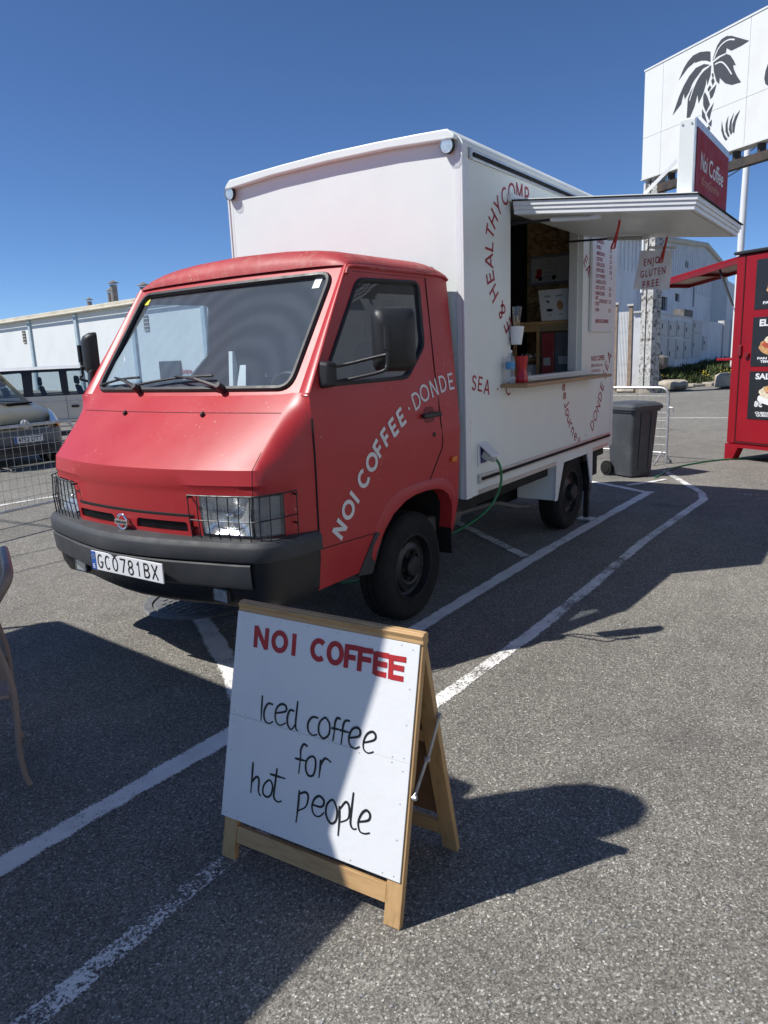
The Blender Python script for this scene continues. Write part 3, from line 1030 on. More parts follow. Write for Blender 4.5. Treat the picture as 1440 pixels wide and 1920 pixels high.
# rear wall of the cab, floor, dashboard, seats
bw = [(sv(4.35, z) + .004, z) for z in (.6, .9, 1.2, 1.5, 1.9, 2.19)] + [(2.56, 2.26), (2.75, 2.30), (3.1, 2.325), (VC, 2.33)]
bw = bw + [(2 * VC - a, b) for a, b in reversed(bw[:-1])]
MB().prism(bw, lambda v, z, h: Vector((h, v, z)), 4.30, 4.335).build('cab_back_wall', 'cab_trim', truck)
MB().box((2.62, 2.62, .88), (4.345, 4.24, .92)).build('cab_floor', 'interior_dark', truck)
mb = MB().hexa([(2.86, 2.52, 1.05), (3.25, 2.52, 1.05), (3.25, 4.34, 1.05), (2.86, 4.34, 1.05), (2.905, 2.52, 1.49), (3.2, 2.52, 1.46), (3.2, 4.34, 1.46), (2.905, 4.34, 1.49)])
mb.build('dashboard', 'interior_dark', truck, bevel=.03)
for v0, v1, hr in ((2.58, 3.05, 2.82), (3.20, 4.18, None)):
    st = MB().hexa([(3.35, v0, 1.12), (3.95, v0, 1.08), (3.95, v1, 1.08), (3.35, v1, 1.12), (3.35, v0, 1.26), (3.95, v0, 1.22), (3.95, v1, 1.22), (3.35, v1, 1.26)]).build('seat', 'seat_cloth', truck, bevel=.05, seg=3)
    zt = 1.80 if hr else 1.58
    MB().hexa([(3.86, v0 + .02, 1.2), (3.98, v0 + .02, 1.2), (3.98, v1 - .02, 1.2), (3.86, v1 - .02, 1.2), (4.02, v0 + .05, zt), (4.14, v0 + .05, zt), (4.14, v1 - .05, zt), (4.02, v1 - .05, zt)]).build('backrest', 'seat_cloth', st, bevel=.05, seg=3)
    if hr:
        MB().hexa([(4.05, hr - .15, 1.82), (4.14, hr - .15, 1.82), (4.14, hr + .15, 1.82), (4.05, hr + .15, 1.82), (4.08, hr - .12, 2.06), (4.16, hr - .12, 2.06), (4.16, hr + .12, 2.06), (4.08, hr + .12, 2.06)]).build('headrest', 'seat_cloth', st, bevel=.04, seg=3)
ax = Vector((.80, 0, .60)).normalized()
c0 = Vector((3.27, 2.82, 1.46))
e1 = Vector((0, 1, 0)); e2 = ax.cross(e1)
sw = MB().tube([c0 + (e1 * cos(2 * pi * k / 28) + e2 * sin(2 * pi * k / 28)) * .205 for k in range(28)], .016, 8, closed=True).build('steering_wheel', 'black_plastic', truck, smooth=60)
mb = MB().lathe([(0, .0), (.06, .0), (.06, -.04), (.03, -.3), (0, -.3)], c0, (-ax.x, 0, -ax.z), 14)
for a in (200, 340, 90):
    mb.bar(c0, c0 + (e1 * cos(radians(a)) + e2 * sin(radians(a))) * .2, .03, .012, ax)
mb.build('steering_column', 'black_plastic', sw)
mb = MB().hexa([(2.98, 3.10, 1.49), (3.05, 3.10, 1.49), (3.05, 3.13, 1.49), (2.98, 3.13, 1.49), (3.07, 3.17, 1.76), (3.09, 3.17, 1.76), (3.09, 3.20, 1.76), (3.07, 3.20, 1.76)])
mb.build('dash_card', 'paper', truck)
mb = MB().hexa([(2.96, 2.98, 1.49), (2.965, 2.98, 1.49), (3.0, 3.10, 1.49), (2.995, 3.10, 1.49), (3.02, 3.02, 1.68), (3.025, 3.02, 1.68), (3.05, 3.09, 1.68), (3.045, 3.09, 1.68)])
mb.build('dash_card', 'paper', truck)

# seams
def seam(path, r=.0045, name='panel_gap'):
    return MB().tube(path, r, 5).build(name, 'black_matte', cab)
for far in (False, True):
    seam([cab_side_pt(2.885, z, .0005, far) for z in (.48, .65, .8, 1.0, 1.2, 1.40)], .0055)
    pts = [(4.115, 2.17), (4.112, 1.9), (4.108, 1.6), (4.118, 1.35), (4.128, 1.24), (4.14, 1.14), (4.13, 1.09), (4.06, 1.0), (3.995, .915), (4.0, .885), (4.025, .848)]
    seam([cab_side_pt(u, z, .0005, far) for u, z in pts], .005)
    seam([cab_side_pt(u, z, .0003, far) for u, z in ((2.89, .703), (3.1, .695), (3.38, .683))], .003)
    seam([CP(2.0, z, .0005, far) for z in (.95, 1.068, 1.09, 1.168, 1.25)], .0013)
    seam([cab_side_pt(u, 2.168, -.002, far) for u in (3.40, 3.6, 3.9, 4.11)], .003)
seam([CP(2 + i / 10, 1.432, .0003) for i in range(11)] + [CP(3 - i / 10, 1.432, .0003, True) for i in range(1, 11)], .0022, 'cowl_gap')
seam([CP(s_of_v(2.93, .925) + (3 - s_of_v(2.93, .925)) * i / 10, .928, .001) for i in range(11)] + [CP(3 - (3 - s_of_v(2.93, .925)) * i / 10, .928, .001, True) for i in range(1, 11)], .005, 'bonnet_gap')

# wheel arch flare, liner, splash guards
fl_in = [(3.392, .50), (3.40, .56), (3.467, .682), (3.56, .765), (3.69, .822), (3.80, .842), (3.93, .846), (4.05, .838), (4.14, .815), (4.21, .77), (4.255, .70), (4.285, .58), (4.30, .48)]
fl_out = [(3.345, .56), (3.352, .62), (3.405, .74), (3.49, .835), (3.62, .897), (3.78, .912), (3.93, .913), (4.09, .91), (4.20, .88), (4.27, .83), (4.32, .75), (4.342, .64), (4.35, .50)]
for far in (False, True):
    rws = []
    for k in range(len(fl_in)):
        i, o = fl_in[k], fl_out[k]
        mid = ((i[0] * .75 + o[0] * .25), (i[1] * .75 + o[1] * .25))
        hi = ((i[0] * .25 + o[0] * .75), (i[1] * .25 + o[1] * .75))
        q = [cab_side_pt(*o, .001, far), cab_side_pt(*hi, .010, far), cab_side_pt(*mid, .015, far), cab_side_pt(*i, .013, far), cab_side_pt(*i, -.08, far)]
        rws.append(q)
    MB().grid(rws).build('wheel_arch', 'red_paint', truck, smooth=40)
    mb = MB().grid([[cab_side_pt(u, z, -.05, far) + Vector((0, 0, .01)), cab_side_pt(u, z, -.55, far) + Vector((0, 0, .01))] for u, z in fl_in])
    s_ = 1 if not far else -1
    yy = 2.95 if not far else 2 * VC - 2.95
    mb.add([(3.36, yy, .3), (4.36, yy, .3), (4.36, yy, .95), (3.36, yy, .95)], [(0, 1, 2, 3)])
    mb.build('wheel_liner', 'black_matte', truck, smooth=50)
    poly = [(3.383, .688), (3.462, .676), (3.44, .60), (3.405, .50), (3.386, .43), (3.242, .452)]
    MB().prism(poly, lambda u, z, h, far=far: cab_side_pt(u, z, h, far), .012, -.05).build('splash_guard', 'bumper_plastic', truck, bevel=.006)
    y0, y1 = (2.435, 2.70) if not far else (2 * VC - 2.70, 2 * VC - 2.435)
    MB().hexa([(4.30, y0, .33), (4.312, y0, .33), (4.312, y1, .33), (4.30, y1, .33), (4.29, y0, .66), (4.305, y0, .66), (4.305, y1, .66), (4.29, y1, .66)]).build('mud_flap', 'rubber', truck, bevel=.004)

# door handle, lock, side repeater
def side_box(name, u0, u1, z0, z1, d0, d1, mat, far, bevel=.006, parent=truck):
    P = [cab_side_pt(u, z, d, far) for d in (d0, d1) for u, z in ((u0, z0), (u1, z0), (u1, z1), (u0, z1))]
    return MB().hexa(P).build(name, mat, parent, bevel=bevel)
for far in (False, True):
    cup = MB().flat(roundpoly([(3.93, 1.275), (4.05, 1.275), (4.05, 1.375), (3.93, 1.375)], .03), [], lambda u, z, far=far: cab_side_pt(u, z, .001, far)).build('handle_cup', 'trailer_dark', truck)
    side_box('door_handle', 3.895, 4.098, 1.308, 1.338, .004, .034, 'black_plastic', far, .008)
    MB().lathe([(0, .006), (.013, .006), (.016, .0), (.016, -.01)], cab_side_pt(4.035, 1.195, 0, far), (0, 1 if far else -1, 0), 14).build('door_lock', 'black_plastic', truck)
    side_box('side_repeater', 4.245, 4.305, .985, 1.022, .0, .018, 'amber', far, .005)

# white lettering on the driver's door
CABL = [('N', 3.056, 0.778), ('O', 3.138, 0.872), ('I', 3.198, 0.932), ('C', 3.284, 1.023), ('O', 3.367, 1.108), ('F', 3.432, 1.178), ('F', 3.508, 1.236), ('E', 3.593, 1.286), ('E', 3.679, 1.337), ('.', 3.768, 1.381)]
CABM = [('D', 3.857, 1.425), ('O', 3.954, 1.463), ('N', 4.070, 1.489), ('D', 4.185, 1.51), ('E', 4.288, 1.519)]
surf = lambda a, b, h: cab_side_pt(a, b, .0035 + h, False)
for part in (CABL[:3], CABL[3:9], CABL[9:]):
    mb = MB(); letters(mb, part, .106, .0235, surf, CABL)
    mb.build('lettering', 'letter_white', truck, clean=False)
mb = MB(); letters(mb, CABM, .108, .0150, surf)
mb.build('lettering', 'letter_white', truck, clean=False)

# headlights with wire guards
def patch(s0, s1, z0, z1, d, far, n=10, m=3):
    return [[CP(s0 + (s1 - s0) * i / n, z0 + (z1 - z0) * j / m, d, far) for i in range(n + 1)] for j in range(m + 1)]
for far in (False, True):
    s_in = LAMP_S
    sA, sB, zA, zB = s_in, 1.375, .82, 1.04
    hl = MB()
    hl.grid(patch(sA, sB, zA, zB, -.075, far, 14))
    for z in (zA, zB):
        hl.grid([[CP(sA + (sB - sA) * k / 14, z, d, far) for k in range(15)] for d in (.002, -.075)])
    for s in (sA, sB):
        hl.grid([[CP(s, zA + (zB - zA) * k / 4, d, far) for k in range(5)] for d in (.002, -.075)])
    hl = hl.build('headlight', 'black_matte', truck)
    def bowl(s0, s1, depth, n=12, m=8):
        return [[CP(s0 + (s1 - s0) * a / n, zA + .012 + (zB - zA - .024) * b / m, -.006 - depth * (1 - (2 * a / n - 1) ** 2) * (1 - (2 * b / m - 1) ** 2) ** .7, far) for a in range(n + 1)] for b in range(m + 1)]
    MB().grid(bowl(s_in - .012, 2.02, .055)).build('reflector', 'reflector', hl, smooth=60)
    MB().grid(bowl(1.96, 1.42, .02)).build('reflector', 'grey_lens', hl, smooth=60)
    c_ = CP(s_in + (2.0 - s_in) * .5, .925, -.05, far)
    MB().lathe([(0, .032), (.012, .030), (.016, .02), (.016, .0)], c_, (-1, 0, 0), 14).build('bulb', 'chrome', hl, smooth=60)
    MB().grid(patch(s_in - .004, 2.0, .824, 1.036, .006, far, 8)).build('lens', 'lens_glass', hl, smooth=40)
    MB().grid(patch(1.985, 1.385, .824, 1.036, .006, far, 8)).build('turn_lens', 'lens_glass', hl, smooth=40)
    mb = MB()
    for k in range(1, 19):
        s = s_in + (2.0 - s_in) * k / 19
        mb.tube([CP(s, .835, .0065, far), CP(s, 1.025, .0065, far)], .0014, 3, caps=False)
    mb.build('lens_flute', 'lens_glass', hl)
    MB().tube([CP(1.992, .825, .006, far), CP(1.992, 1.035, .006, far)], .004, 5).build('lens_divider', 'black_plastic', hl)
    mb = MB()
    ss = [s_of_v(2.93, .93) - (s_of_v(2.93, .93) - 2.0) * i / 6 for i in range(7)] + [1.8, 1.62, 1.42, 1.25]
    top = []
    for i, s in enumerate(ss):
        k = max(0, (2 - s))
        z1, z0 = 1.043 + .01 * k, .798 + .03 * k
        d = .036 if 0 < i < len(ss) - 1 else .032
        mb.tube([CP(s, z1, d, far), CP(s, (z0 + z1) / 2, d + .004, far), CP(s, z0, d, far)], .0032, 5)
        top.append((s, z0, z1, d))
    fine = []
    for a, b in zip(top, top[1:]):
        fine += [tuple(a[j] + (b[j] - a[j]) * k / 4 for j in range(4)) for k in range(4)]
    fine.append(top[-1])
    for f in (0, .47, 1):
        mb.tube([CP(s, z0 + (z1 - z0) * f, d + .003, far) for s, z0, z1, d in fine], .0036, 5)
    for s, z in ((ss[0], 1.03), (ss[0], .86), (ss[-1], 1.03), (ss[-1], .88)):
        mb.tube([CP(s, z, .0, far), CP(s, z, .036, far)], .006, 6)
    mb.build('headlight_guard', 'steel_black', hl)

# grille: red panel with two openings, mesh behind, emblem
def FR(v, z, d):
    far = v > VC
    vv_ = 2 * VC - v if far else v
    return CP(s_of_v(vv_, z), z, d, far)
op1 = roundpoly([(2.965, .838), (3.345, .838), (3.325, .893), (2.965, .893)], .018)
op2 = [(2 * VC - a, b) for a, b in reversed(op1)]
gp = densify([(2.945, .806), (3.915, .806), (3.915, .921), (2.945, .921)], .08)
gr = MB().flat(gp, [densify(op1, .05), densify(op2, .05)], lambda v, z: FR(v, z, .020)).build('grille', 'red_paint', truck, smooth=30)
mb = MB()
for op in (op1, op2):
    rws = [[FR(v, z, d) for v, z in op + op[:1]] for d in (.020, -.012)]
    mb.grid(rws)
mb.build('opening_lip', 'red_paint', gr)
mb = MB().grid([[FR(2.95 + .96 * i / 16, z, .006) for i in range(17)] for z in (.80, .925)])
mb.build('grille_backing', 'black_matte', gr)
for side in (0, 1):
    mb = MB()
    for k in range(44):
        v = 2.975 + k * .0085
        v_ = 2 * VC - v if side else v
        for sgn in (1, -1):
            mb.tube([FR(v_ - .013 * sgn, .840, .010), FR(v_ + .013 * sgn, .892, .010)], .0012, 3, caps=False)
    mb.build('mesh', 'steel_black', gr)
c = FR(VC, .862, .042)
eb = MB().tube([c + Vector((0, cos(2 * pi * k / 24) * .041, sin(2 * pi * k / 24) * .041)) for k in range(24)], .0065, 8, closed=True)
eb.box((c.x - .010, c.y - .055, c.z - .013), (c.x + .006, c.y + .055, c.z + .013))
eb = eb.build('emblem', 'chrome', truck, smooth=40)
mb = MB(); text(mb, 'NISSAN', lambda x, y: (c.x - .0115, c.y - x, c.z - .0075 + y), w=.09, h=.015, bold=.02, align='C')
mb.build('emblem_lettering', 'ink_black', eb, clean=False)

# bumper
BP = [(2.315, 3.43), (2.328, 3.25), (2.360, 3.05), (2.412, 2.83), (2.450, 2.68), (2.478, 2.59), (2.508, 2.525), (2.550, 2.484), (2.62, 2.452), (2.72, 2.432), (2.879, 2.412)]
bp = smoothline([(a, b, 0) for a, b in BP], 3)
bpl = bp + []
path = [Vector((p.x, 2 * VC - p.y, 0)) for p in reversed(bp[1:])] + bp
def bnorm(i):
    a, b = path[max(i - 1, 0)], path[min(i + 1, len(path) - 1)]
    d = (b - a).normalized()
    n = Vector((d.y, -d.x, 0))
    return n if n.dot(Vector((3.6, VC, 0)) - path[i]) > 0 else -n
def loft(sec, i0=0, i1=None, squash=None):
    rws = []
    for i in range(i0, (i1 or len(path))):
        n = bnorm(i)
        rws.append([path[i] + n * d + Vector((0, 0, z)) for d, z in sec])
    return rws
sec_top = [(.155, .80), (.15, .824), (.045, .816), (.020, .808), (.004, .790), (.0, .778), (.0, .718), (.004, .710), (.03, .707)]
bump = MB().grid(loft(sec_top)).build('bumper', 'bumper_plastic', truck, smooth=30)
n_all = len(path)
lo_i = [i for i in range(n_all) if 2.545 < path[i].y < 2 * VC - 2.545]
sec_low = [(.03, .702), (.006, .700), (.001, .693), (.010, .60), (.016, .578), (.03, .566), (.07, .562)]
MB().grid(loft(sec_low, lo_i[0], lo_i[-1] + 1)).build('bumper_lower_pad', 'bumper_plastic', bump, smooth=30)
sec_val = [(.026, .705), (.03, .60), (.045, .50), (.075, .435), (.12, .42)]
sec_mid = [(.10, .70), (.12, .56), (.13, .46), (.15, .42)]
mb = MB()
rws = []
for i in range(n_all):
    k = min(1, max(0, (abs(path[i].y - VC) - .62) / .24))
    n = bnorm(i)
    ends = sec_val
    q = []
    for j in range(5):
        a = sec_val[j]
        b = [(.09, .705), (.10, .60), (.105, .52), (.12, .45), (.16, .42)][j]
        q.append(path[i] + n * (b[0] + (a[0] - b[0]) * k) + Vector((0, 0, b[1] + (a[1] - b[1]) * k)))
    rws.append(q)
mb.grid(rws)
mb.build('bumper_valance', 'black_plastic', bump, smooth=50)
for v0, v1 in ((2.752, 2.868), (2 * VC - 2.868, 2 * VC - 2.752)):
    fg = MB().box((2.50, v0, .462), (2.56, v1, .545)).build('fog_lamp', 'black_plastic', truck, bevel=.01)
    MB().box((2.488, v0 + .008, .470), (2.4995, v1 - .008, .537)).build('lens', 'lens_glass', fg, bevel=.006)
    MB().box((2.4996, v0 + .012, .474), (2.5, v1 - .012, .533)).build('reflector', 'reflector', fg)
# number plate
PU = 2.318
pl = MB().box((PU, 3.03, .583), (PU + .008, 3.645, .692)).build('number_plate', 'plate_white', truck, bevel=.003, label='white number plate reading GC0781BX with blue strip')
MB().box((PU - .0015, 3.603, .585), (PU - .0003, 3.643, .690)).build('euro_strip', 'plate_blue', pl)
PG = {'G': [arc(.5, .5, .42, .46, 48, 350, 16) + [(.92, .45), (.55, .45)]], 'C': [arc(.5, .5, .42, .46, 48, 312, 16)], '0': [arc(.5, .5, .40, .46, 0, 360, 20)],
      '7': [[(.06, .95), (.92, .95), (.40, .0)]], '8': [arc(.5, .73, .33, .23, 0, 360, 16), arc(.5, .25, .38, .25, 0, 360, 16)], '1': [[(.25, .75), (.55, .97), (.55, 0)]],
      'B': [[(.12, 0), (.12, 1)], [(.12, .96), (.5, .96)] + arc(.5, .75, .34, .21, 90, -90, 8)[1:] + [(.12, .54)], [(.12, .52), (.5, .52)] + arc(.5, .28, .40, .24, 90, -90, 8)[1:] + [(.12, .04)]], 'X': [[(.05, 0), (.95, 1)], [(.05, 1), (.95, 0)]]}
mb = MB()
for k, ch_ in enumerate('GC0781BX'):
    x0_ = 3.588 - k * .0672
    for q, st_ in enumerate(PG[ch_]):
        ribbon(mb, [(a_ * .050, b_ * .080) for a_, b_ in st_], .0095, lambda x, y, h: Vector((PU - .0012 - h, x0_ - x, .5985 + y)), .0003 * q)
mb.build('plate_lettering', 'ink_black', pl, clean=False)
mb = MB(); text(mb, 'E', lambda x, y: (PU - .0022, 3.632 - x, .594 + y), w=.018, h=.024, bold=.02)
mb.build('plate_lettering', 'paper', pl, clean=False)
mb = MB()
for k in range(12):
    a = 2 * pi * k / 12
    mb.box((PU - .0024, 3.623 + .012 * cos(a) - .0016, .66 + .012 * sin(a) - .0016), (PU - .0018, 3.623 + .012 * cos(a) + .0016, .66 + .012 * sin(a) + .0016))
mb.build('star', 'yellow_paper', pl)

# wipers and washer jets
for v0, b0_, b1_, at in ((3.064, .77, .12, .42), (3.796, .44, .05, .29)):
    base = Vector((2.868, v0, 1.52))
    pv = WS(v0, 1.545, .03)
    wp = MB().tube([pv, WS(v0 + at * .5, 1.585, .05), WS(v0 + at, 1.612, .032)], [.013, .010, .006], 6).build('wiper', 'black_plastic', truck)
    MB().tube([WS(v0 + b0_ + (b1_ - b0_) * k / 10, 1.572 + .045 * (k / 10) + .012 * sin(pi * k / 10), .018) for k in range(11)], .008, 6).build('wiper_blade', 'black_plastic', wp)
    MB().lathe([(0, .03), (.018, .03), (.024, .0), (.024, -.03)], pv, (-.8, 0, .6), 12).build('pivot_cap', 'black_plastic', wp)
for v0 in (3.092, 3.768):
    p = Vector((2.735, v0, 1.415))
    MB().hexa([p + Vector((-.008, -.007, -.004)), p + Vector((.012, -.007, .012)), p + Vector((.012, .007, .012)), p + Vector((-.008, .007, -.004)), p + Vector((-.014, -.006, .012)), p + Vector((.004, -.006, .028)), p + Vector((.004, .006, .028)), p + Vector((-.014, .006, .012))]).build('washer_jet', 'black_plastic', truck)

# mirrors
for far in (False, True):
    f = lambda u, v, z, far=far: Vector((u, 2 * VC - v if far else v, z))
    AU, AV = (3.150, 2.140) if not far else (3.02, 2.28)
    mr = MB()
    # housing: rounded shell lofted along its depth
    U0 = 3.24 if not far else 3.05
    WVX, WVY = (-.66, .72) if not far else (.50, -.86)
    DPX, DPY = (.73, .68) if not far else (.86, .5)
    MC = (3.215, 2.125, 1.783) if not far else (3.02, 2 * VC - 4.56, 1.790)
    sh = []
    for t, k in ((0, .55), (.02, .85), (.05, .97), (.085, 1.0), (.10, .985)):
        loop = roundrect(-.118 * k, -.165 * k, .118 * k, .165 * k, .045 * k, 5)
        sh.append([f(MC[0] + t * DPX + a * WVX, MC[1] + t * DPY + a * WVY, MC[2] + b * (1 if not far else .85)) for a, b in loop + loop[:1]])
    mr.grid(sh)
    mr.add([p for p in sh[0][:-1]], [tuple(range(len(sh[0]) - 1))])
    mr = mr.build('mirror', 'black_plastic', truck, smooth=40)
    loop = roundrect(-.108, -.155, .108, .155, .04, 5)
    m2 = MB(); m2.add([f(MC[0] + .095 * DPX + a * WVX, MC[1] + .095 * DPY + a * WVY, MC[2] + b * (1 if not far else .85)) for a, b in loop], [tuple(range(len(loop)))])
    m2.build('mirror_glass', 'chrome', mr)
    bu = 3.0 if not far else 2.97
    MB().tube(smoothline([f(bu + .05, 2.43, 1.652), f(bu + .12, 2.38, 1.665), f(AU, AV + .01, 1.705), f(AU + .005, AV, 1.695)], 5), .009, 8).build('mirror_arm', 'black_plastic', mr, smooth=60)
    MB().tube(smoothline([f(bu + .05, 2.43, 1.575), f(bu + .12, 2.38, 1.585), f(AU - .03, AV + .02, 1.622), f(AU - .005, AV + .002, 1.65), f(AU, AV, 1.71), f(AU, AV, 1.84)], 6), .009, 8).build('mirror_arm', 'black_plastic', mr, smooth=60)
    MB().tube([f(AU, AV, 1.735), f(AU, AV, 1.85)], .016, 10).build('mirror_clamp', 'black_plastic', mr)
    MB().hexa([f(bu - .03, 2.465, 1.545), f(bu + .075, 2.465, 1.545), f(bu + .075, 2.405, 1.555), f(bu - .01, 2.405, 1.555), f(bu - .01, 2.465, 1.69), f(bu + .075, 2.465, 1.69), f(bu + .075, 2.405, 1.675), f(bu + .0, 2.405, 1.675)]).build('mirror_bracket', 'black_plastic', mr, bevel=.018, seg=3)

# wheels
def wheel(u, v, far, dual=False):
    s = 1 if not far else -1
    y = v if not far else 2 * VC - v
    root = MB()
    R = .358
    prof = [(.215, .0), (.235, -.004), (.275, .006), (.315, .006), (.335, -.002), (.348, -.018), (R, -.035), (R, -.075), (R - .008, -.077), (R - .008, -.083), (R, -.085), (R, -.118), (R - .008, -.12), (R - .008, -.126), (R, -.128), (R, -.165), (.345, -.185), (.31, -.20), (.215, -.195)]
    wh = MB().lathe(prof, (u, y, R - .004), (0, -s, 0), 64).build('wheel', 'rubber', truck, smooth=30)
    for (h0, h1) in ((-.040, -.012), (-.19, -.165)):
        mb = MB()
        for k in range(72):
            a = 2 * pi * k / 72
            r0, r1 = R - .012, R + .0015
            ca, sa = cos(a), sin(a)
            p = []
            for rr_ in (r0, r1):
                for hh in (h0, h1):
                    for da in (-.020, .020):
                        rad = rr_ - (0.016 if (hh > -.02 or hh < -.18) else 0)
                        p.append(Vector((u + rad * cos(a + da), y - s * hh, R - .004 + rad * sin(a + da))))
            mb.add(p, [(0, 1, 3, 2), (4, 6, 7, 5), (0, 4, 5, 1), (2, 3, 7, 6), (0, 2, 6, 4), (1, 5, 7, 3)])
        mb.build('tread', 'rubber', wh)
    ct = (u, y, R - .004)
    rp = [(.218, -.006), (.214, .002), (.206, .002), (.203, -.012), (.196, -.05), (.178, -.062), (.165, -.055), (.155, -.035), (.12, -.022), (.105, -.026), (.098, -.045), (.072, -.045), (.07, .0), (.06, .012), (.03, .016), (0, .016)] if not dual else [(.218, -.006), (.214, .002), (.206, .002), (.203, -.012), (.196, -.04), (.16, -.05), (.13, -.03), (.10, -.02), (.085, -.015), (.08, .03), (.065, .045), (0, .045)]
    rim = MB().lathe(rp, ct, (0, -s, 0), 40).build('rim', 'steel_black', wh, smooth=30)
    mb = MB()
    for k in range(6):
        a = 2 * pi * k / 6
        mb.lathe([(0, .0), (.011, .0), (.011, -.03)], (u + .088 * cos(a), y + s * .022, ct[2] + .088 * sin(a)), (0, -s, 0), 6)
    mb.build('wheel_nut', 'steel_black', rim)
    mb = MB()
    for k in range(8):
        a = 2 * pi * (k + .5) / 8
        rd = Vector((cos(a), 0, sin(a))); tn = Vector((-sin(a), 0, cos(a)))
        cc = Vector((u, y + s * .0415, ct[2])) + rd * .143
        loop = [cc + rd * (.018 * cos(q)) + tn * (.030 * sin(q)) + Vector((0, s * (-.004 + .012 * -cos(q)), 0)) for q in [2 * pi * j / 12 for j in range(12)]]
        mb.add(loop, [tuple(range(12))])
    mb.build('vent_slot', 'black_matte', rim)
    return wh
wheel(3.845, 2.462, False); wheel(3.845, 2.462, True)
wheel(6.66, 2.452, False, True); wheel(6.66, 2.452, True, True)
# ---------------------------------------------------------------- coffee truck: serving box
B0, B1, VN, VF, ZB = 4.43, 7.63, 2.38, 4.48, 0.70
T = 0.04
HOLE = [(5.15, 1.50), (6.685, 1.50), (6.685, 2.765), (5.15, 2.765)]
# near side wall with the serving opening
def wall_panel(outer, holes, f):
    mb = MB()
    mb.flat(outer, holes, lambda a, b: f(a, b, 0))
    mb.flat(outer, holes, lambda a, b: f(a, b, T))
    for lp in [outer] + holes:
        mb.grid([[f(a, b, h) for a, b in lp + lp[:1]] for h in (0, T)])
    return mb
out = [(B0, ZB), (B1, ZB), (B1, 3.01), (B0, 3.01)]
near = wall_panel(out, [HOLE], lambda a, b, h: Vector((a, VN + h, b))).build('side_panel', 'white_body', truck)
MB().box((B0, VF - T, ZB), (B1, VF, 3.01)).build('side_panel', 'white_body', truck)
rc_ = [(2.43, 3.045), (2.50, 3.068), (3.0, 3.082), (3.43, 3.086)]
rc_ = rc_ + [(2 * VC - a, b) for a, b in reversed(rc_[:-1])]
fp_ = [(VN + T + .001, ZB), (VN + T + .001, 3.0)] + rc_ + [(VF - T - .001, 3.0), (VF - T - .001, ZB)]
front = MB().prism(fp_, lambda v, z, h: Vector((h, v, z)), B0 + .001, B0 + T).build('front_panel', 'white_body', truck)
MB().prism(fp_, lambda v, z, h: Vector((h, v, z)), B1 - T, B1 - .001).build('rear_panel', 'white_body', truck)
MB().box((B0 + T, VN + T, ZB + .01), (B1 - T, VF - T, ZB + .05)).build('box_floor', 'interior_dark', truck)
rsec = [(2.376, 2.985), (2.376, 3.012), (2.392, 3.035), (2.45, 3.085), (2.50, 3.094), (3.0, 3.108), (3.43, 3.112)]
rsec = rsec + [(2 * VC - a, b) for a, b in reversed(rsec[:-1])]
rin = [(a + (.02 if a < VC else -.02) * (abs(a - VC) > 1), b - .03) for a, b in rsec]
mb = MB()
o_ = [[Vector((u, a, b)) for a, b in rsec] for u in (B0 - .002, B1 + .002)]
i_ = [[Vector((u, a, b)) for a, b in rin] for u in (B0 - .002, B1 + .002)]
mb.grid(o_); mb.grid(i_)
mb.grid([o_[0], i_[0]]); mb.grid([o_[1], i_[1]])
roofb = mb.build('box_roof', 'white_body', truck, smooth=35)
# front lip of the roof, bowed like the roof
top = [(2.405, 3.045), (2.455, 3.087), (2.7, 3.098), (3.0, 3.108), (3.43, 3.115)]
top = top + [(2 * VC - a, b) for a, b in reversed(top[:-1])]
bot = [(2.405, 3.02), (2.6, 3.032), (2.9, 3.05), (3.43, 3.057)]
bot = bot + [(2 * VC - a, b) for a, b in reversed(bot[:-1])]
MB().prism(top + list(reversed(bot)), lambda v, z, h: Vector((h, v, z)), B0 - .055, B0 - .001).build('roof_lip', 'white_body', roofb, bevel=.008)
# corner trims
for v0, v1 in ((VN - .006, VN + .012), (VF - .012, VF + .006)):
    MB().box((B0 - .008, v0, ZB - .004), (B0 + .075, v1, 2.99)).build('corner_trim', 'white_trim', truck, bevel=.004)
    MB().box((B1 - .07, v0, ZB - .004), (B1 + .008, v1, 2.99)).build('corner_trim', 'white_trim', truck, bevel=.004)
MB().box((B0 - .006, VN + .013, ZB - .004), (B0 + .0, VN + .05, 2.99)).build('corner_trim', 'white_trim', truck)
# rubbing rails: aluminium channel with dark rubber
for z0, z1, u0, u1 in ((2.925, 2.985, 4.52, 7.50), (.785, .842, 4.606, 7.535)):
    rl = MB().box((u0, VN - .014, z0), (u1, VN - .0005, z1)).build('side_rail', 'aluminium', truck, bevel=.004)
    MB().box((u0 + .03, VN - .026, z0 + .016), (u1 - .02, VN - .0145, z1 - .02)).build('rail_rubber', 'rubber', rl, bevel=.004)
    MB().box((u0 - .014, VN - .022, z0 - .004), (u0 + .012, VN - .0006, z1 + .004)).build('rail_end', 'galvanised', rl, bevel=.004)
MB().box((4.60, VN - .004, .702), (6.08, VN - .0004, .735)).build('lower_trim', 'aluminium', truck)
MB().box((7.05, VN - .004, .702), (7.5, VN - .0004, .735)).build('lower_trim', 'aluminium', truck)
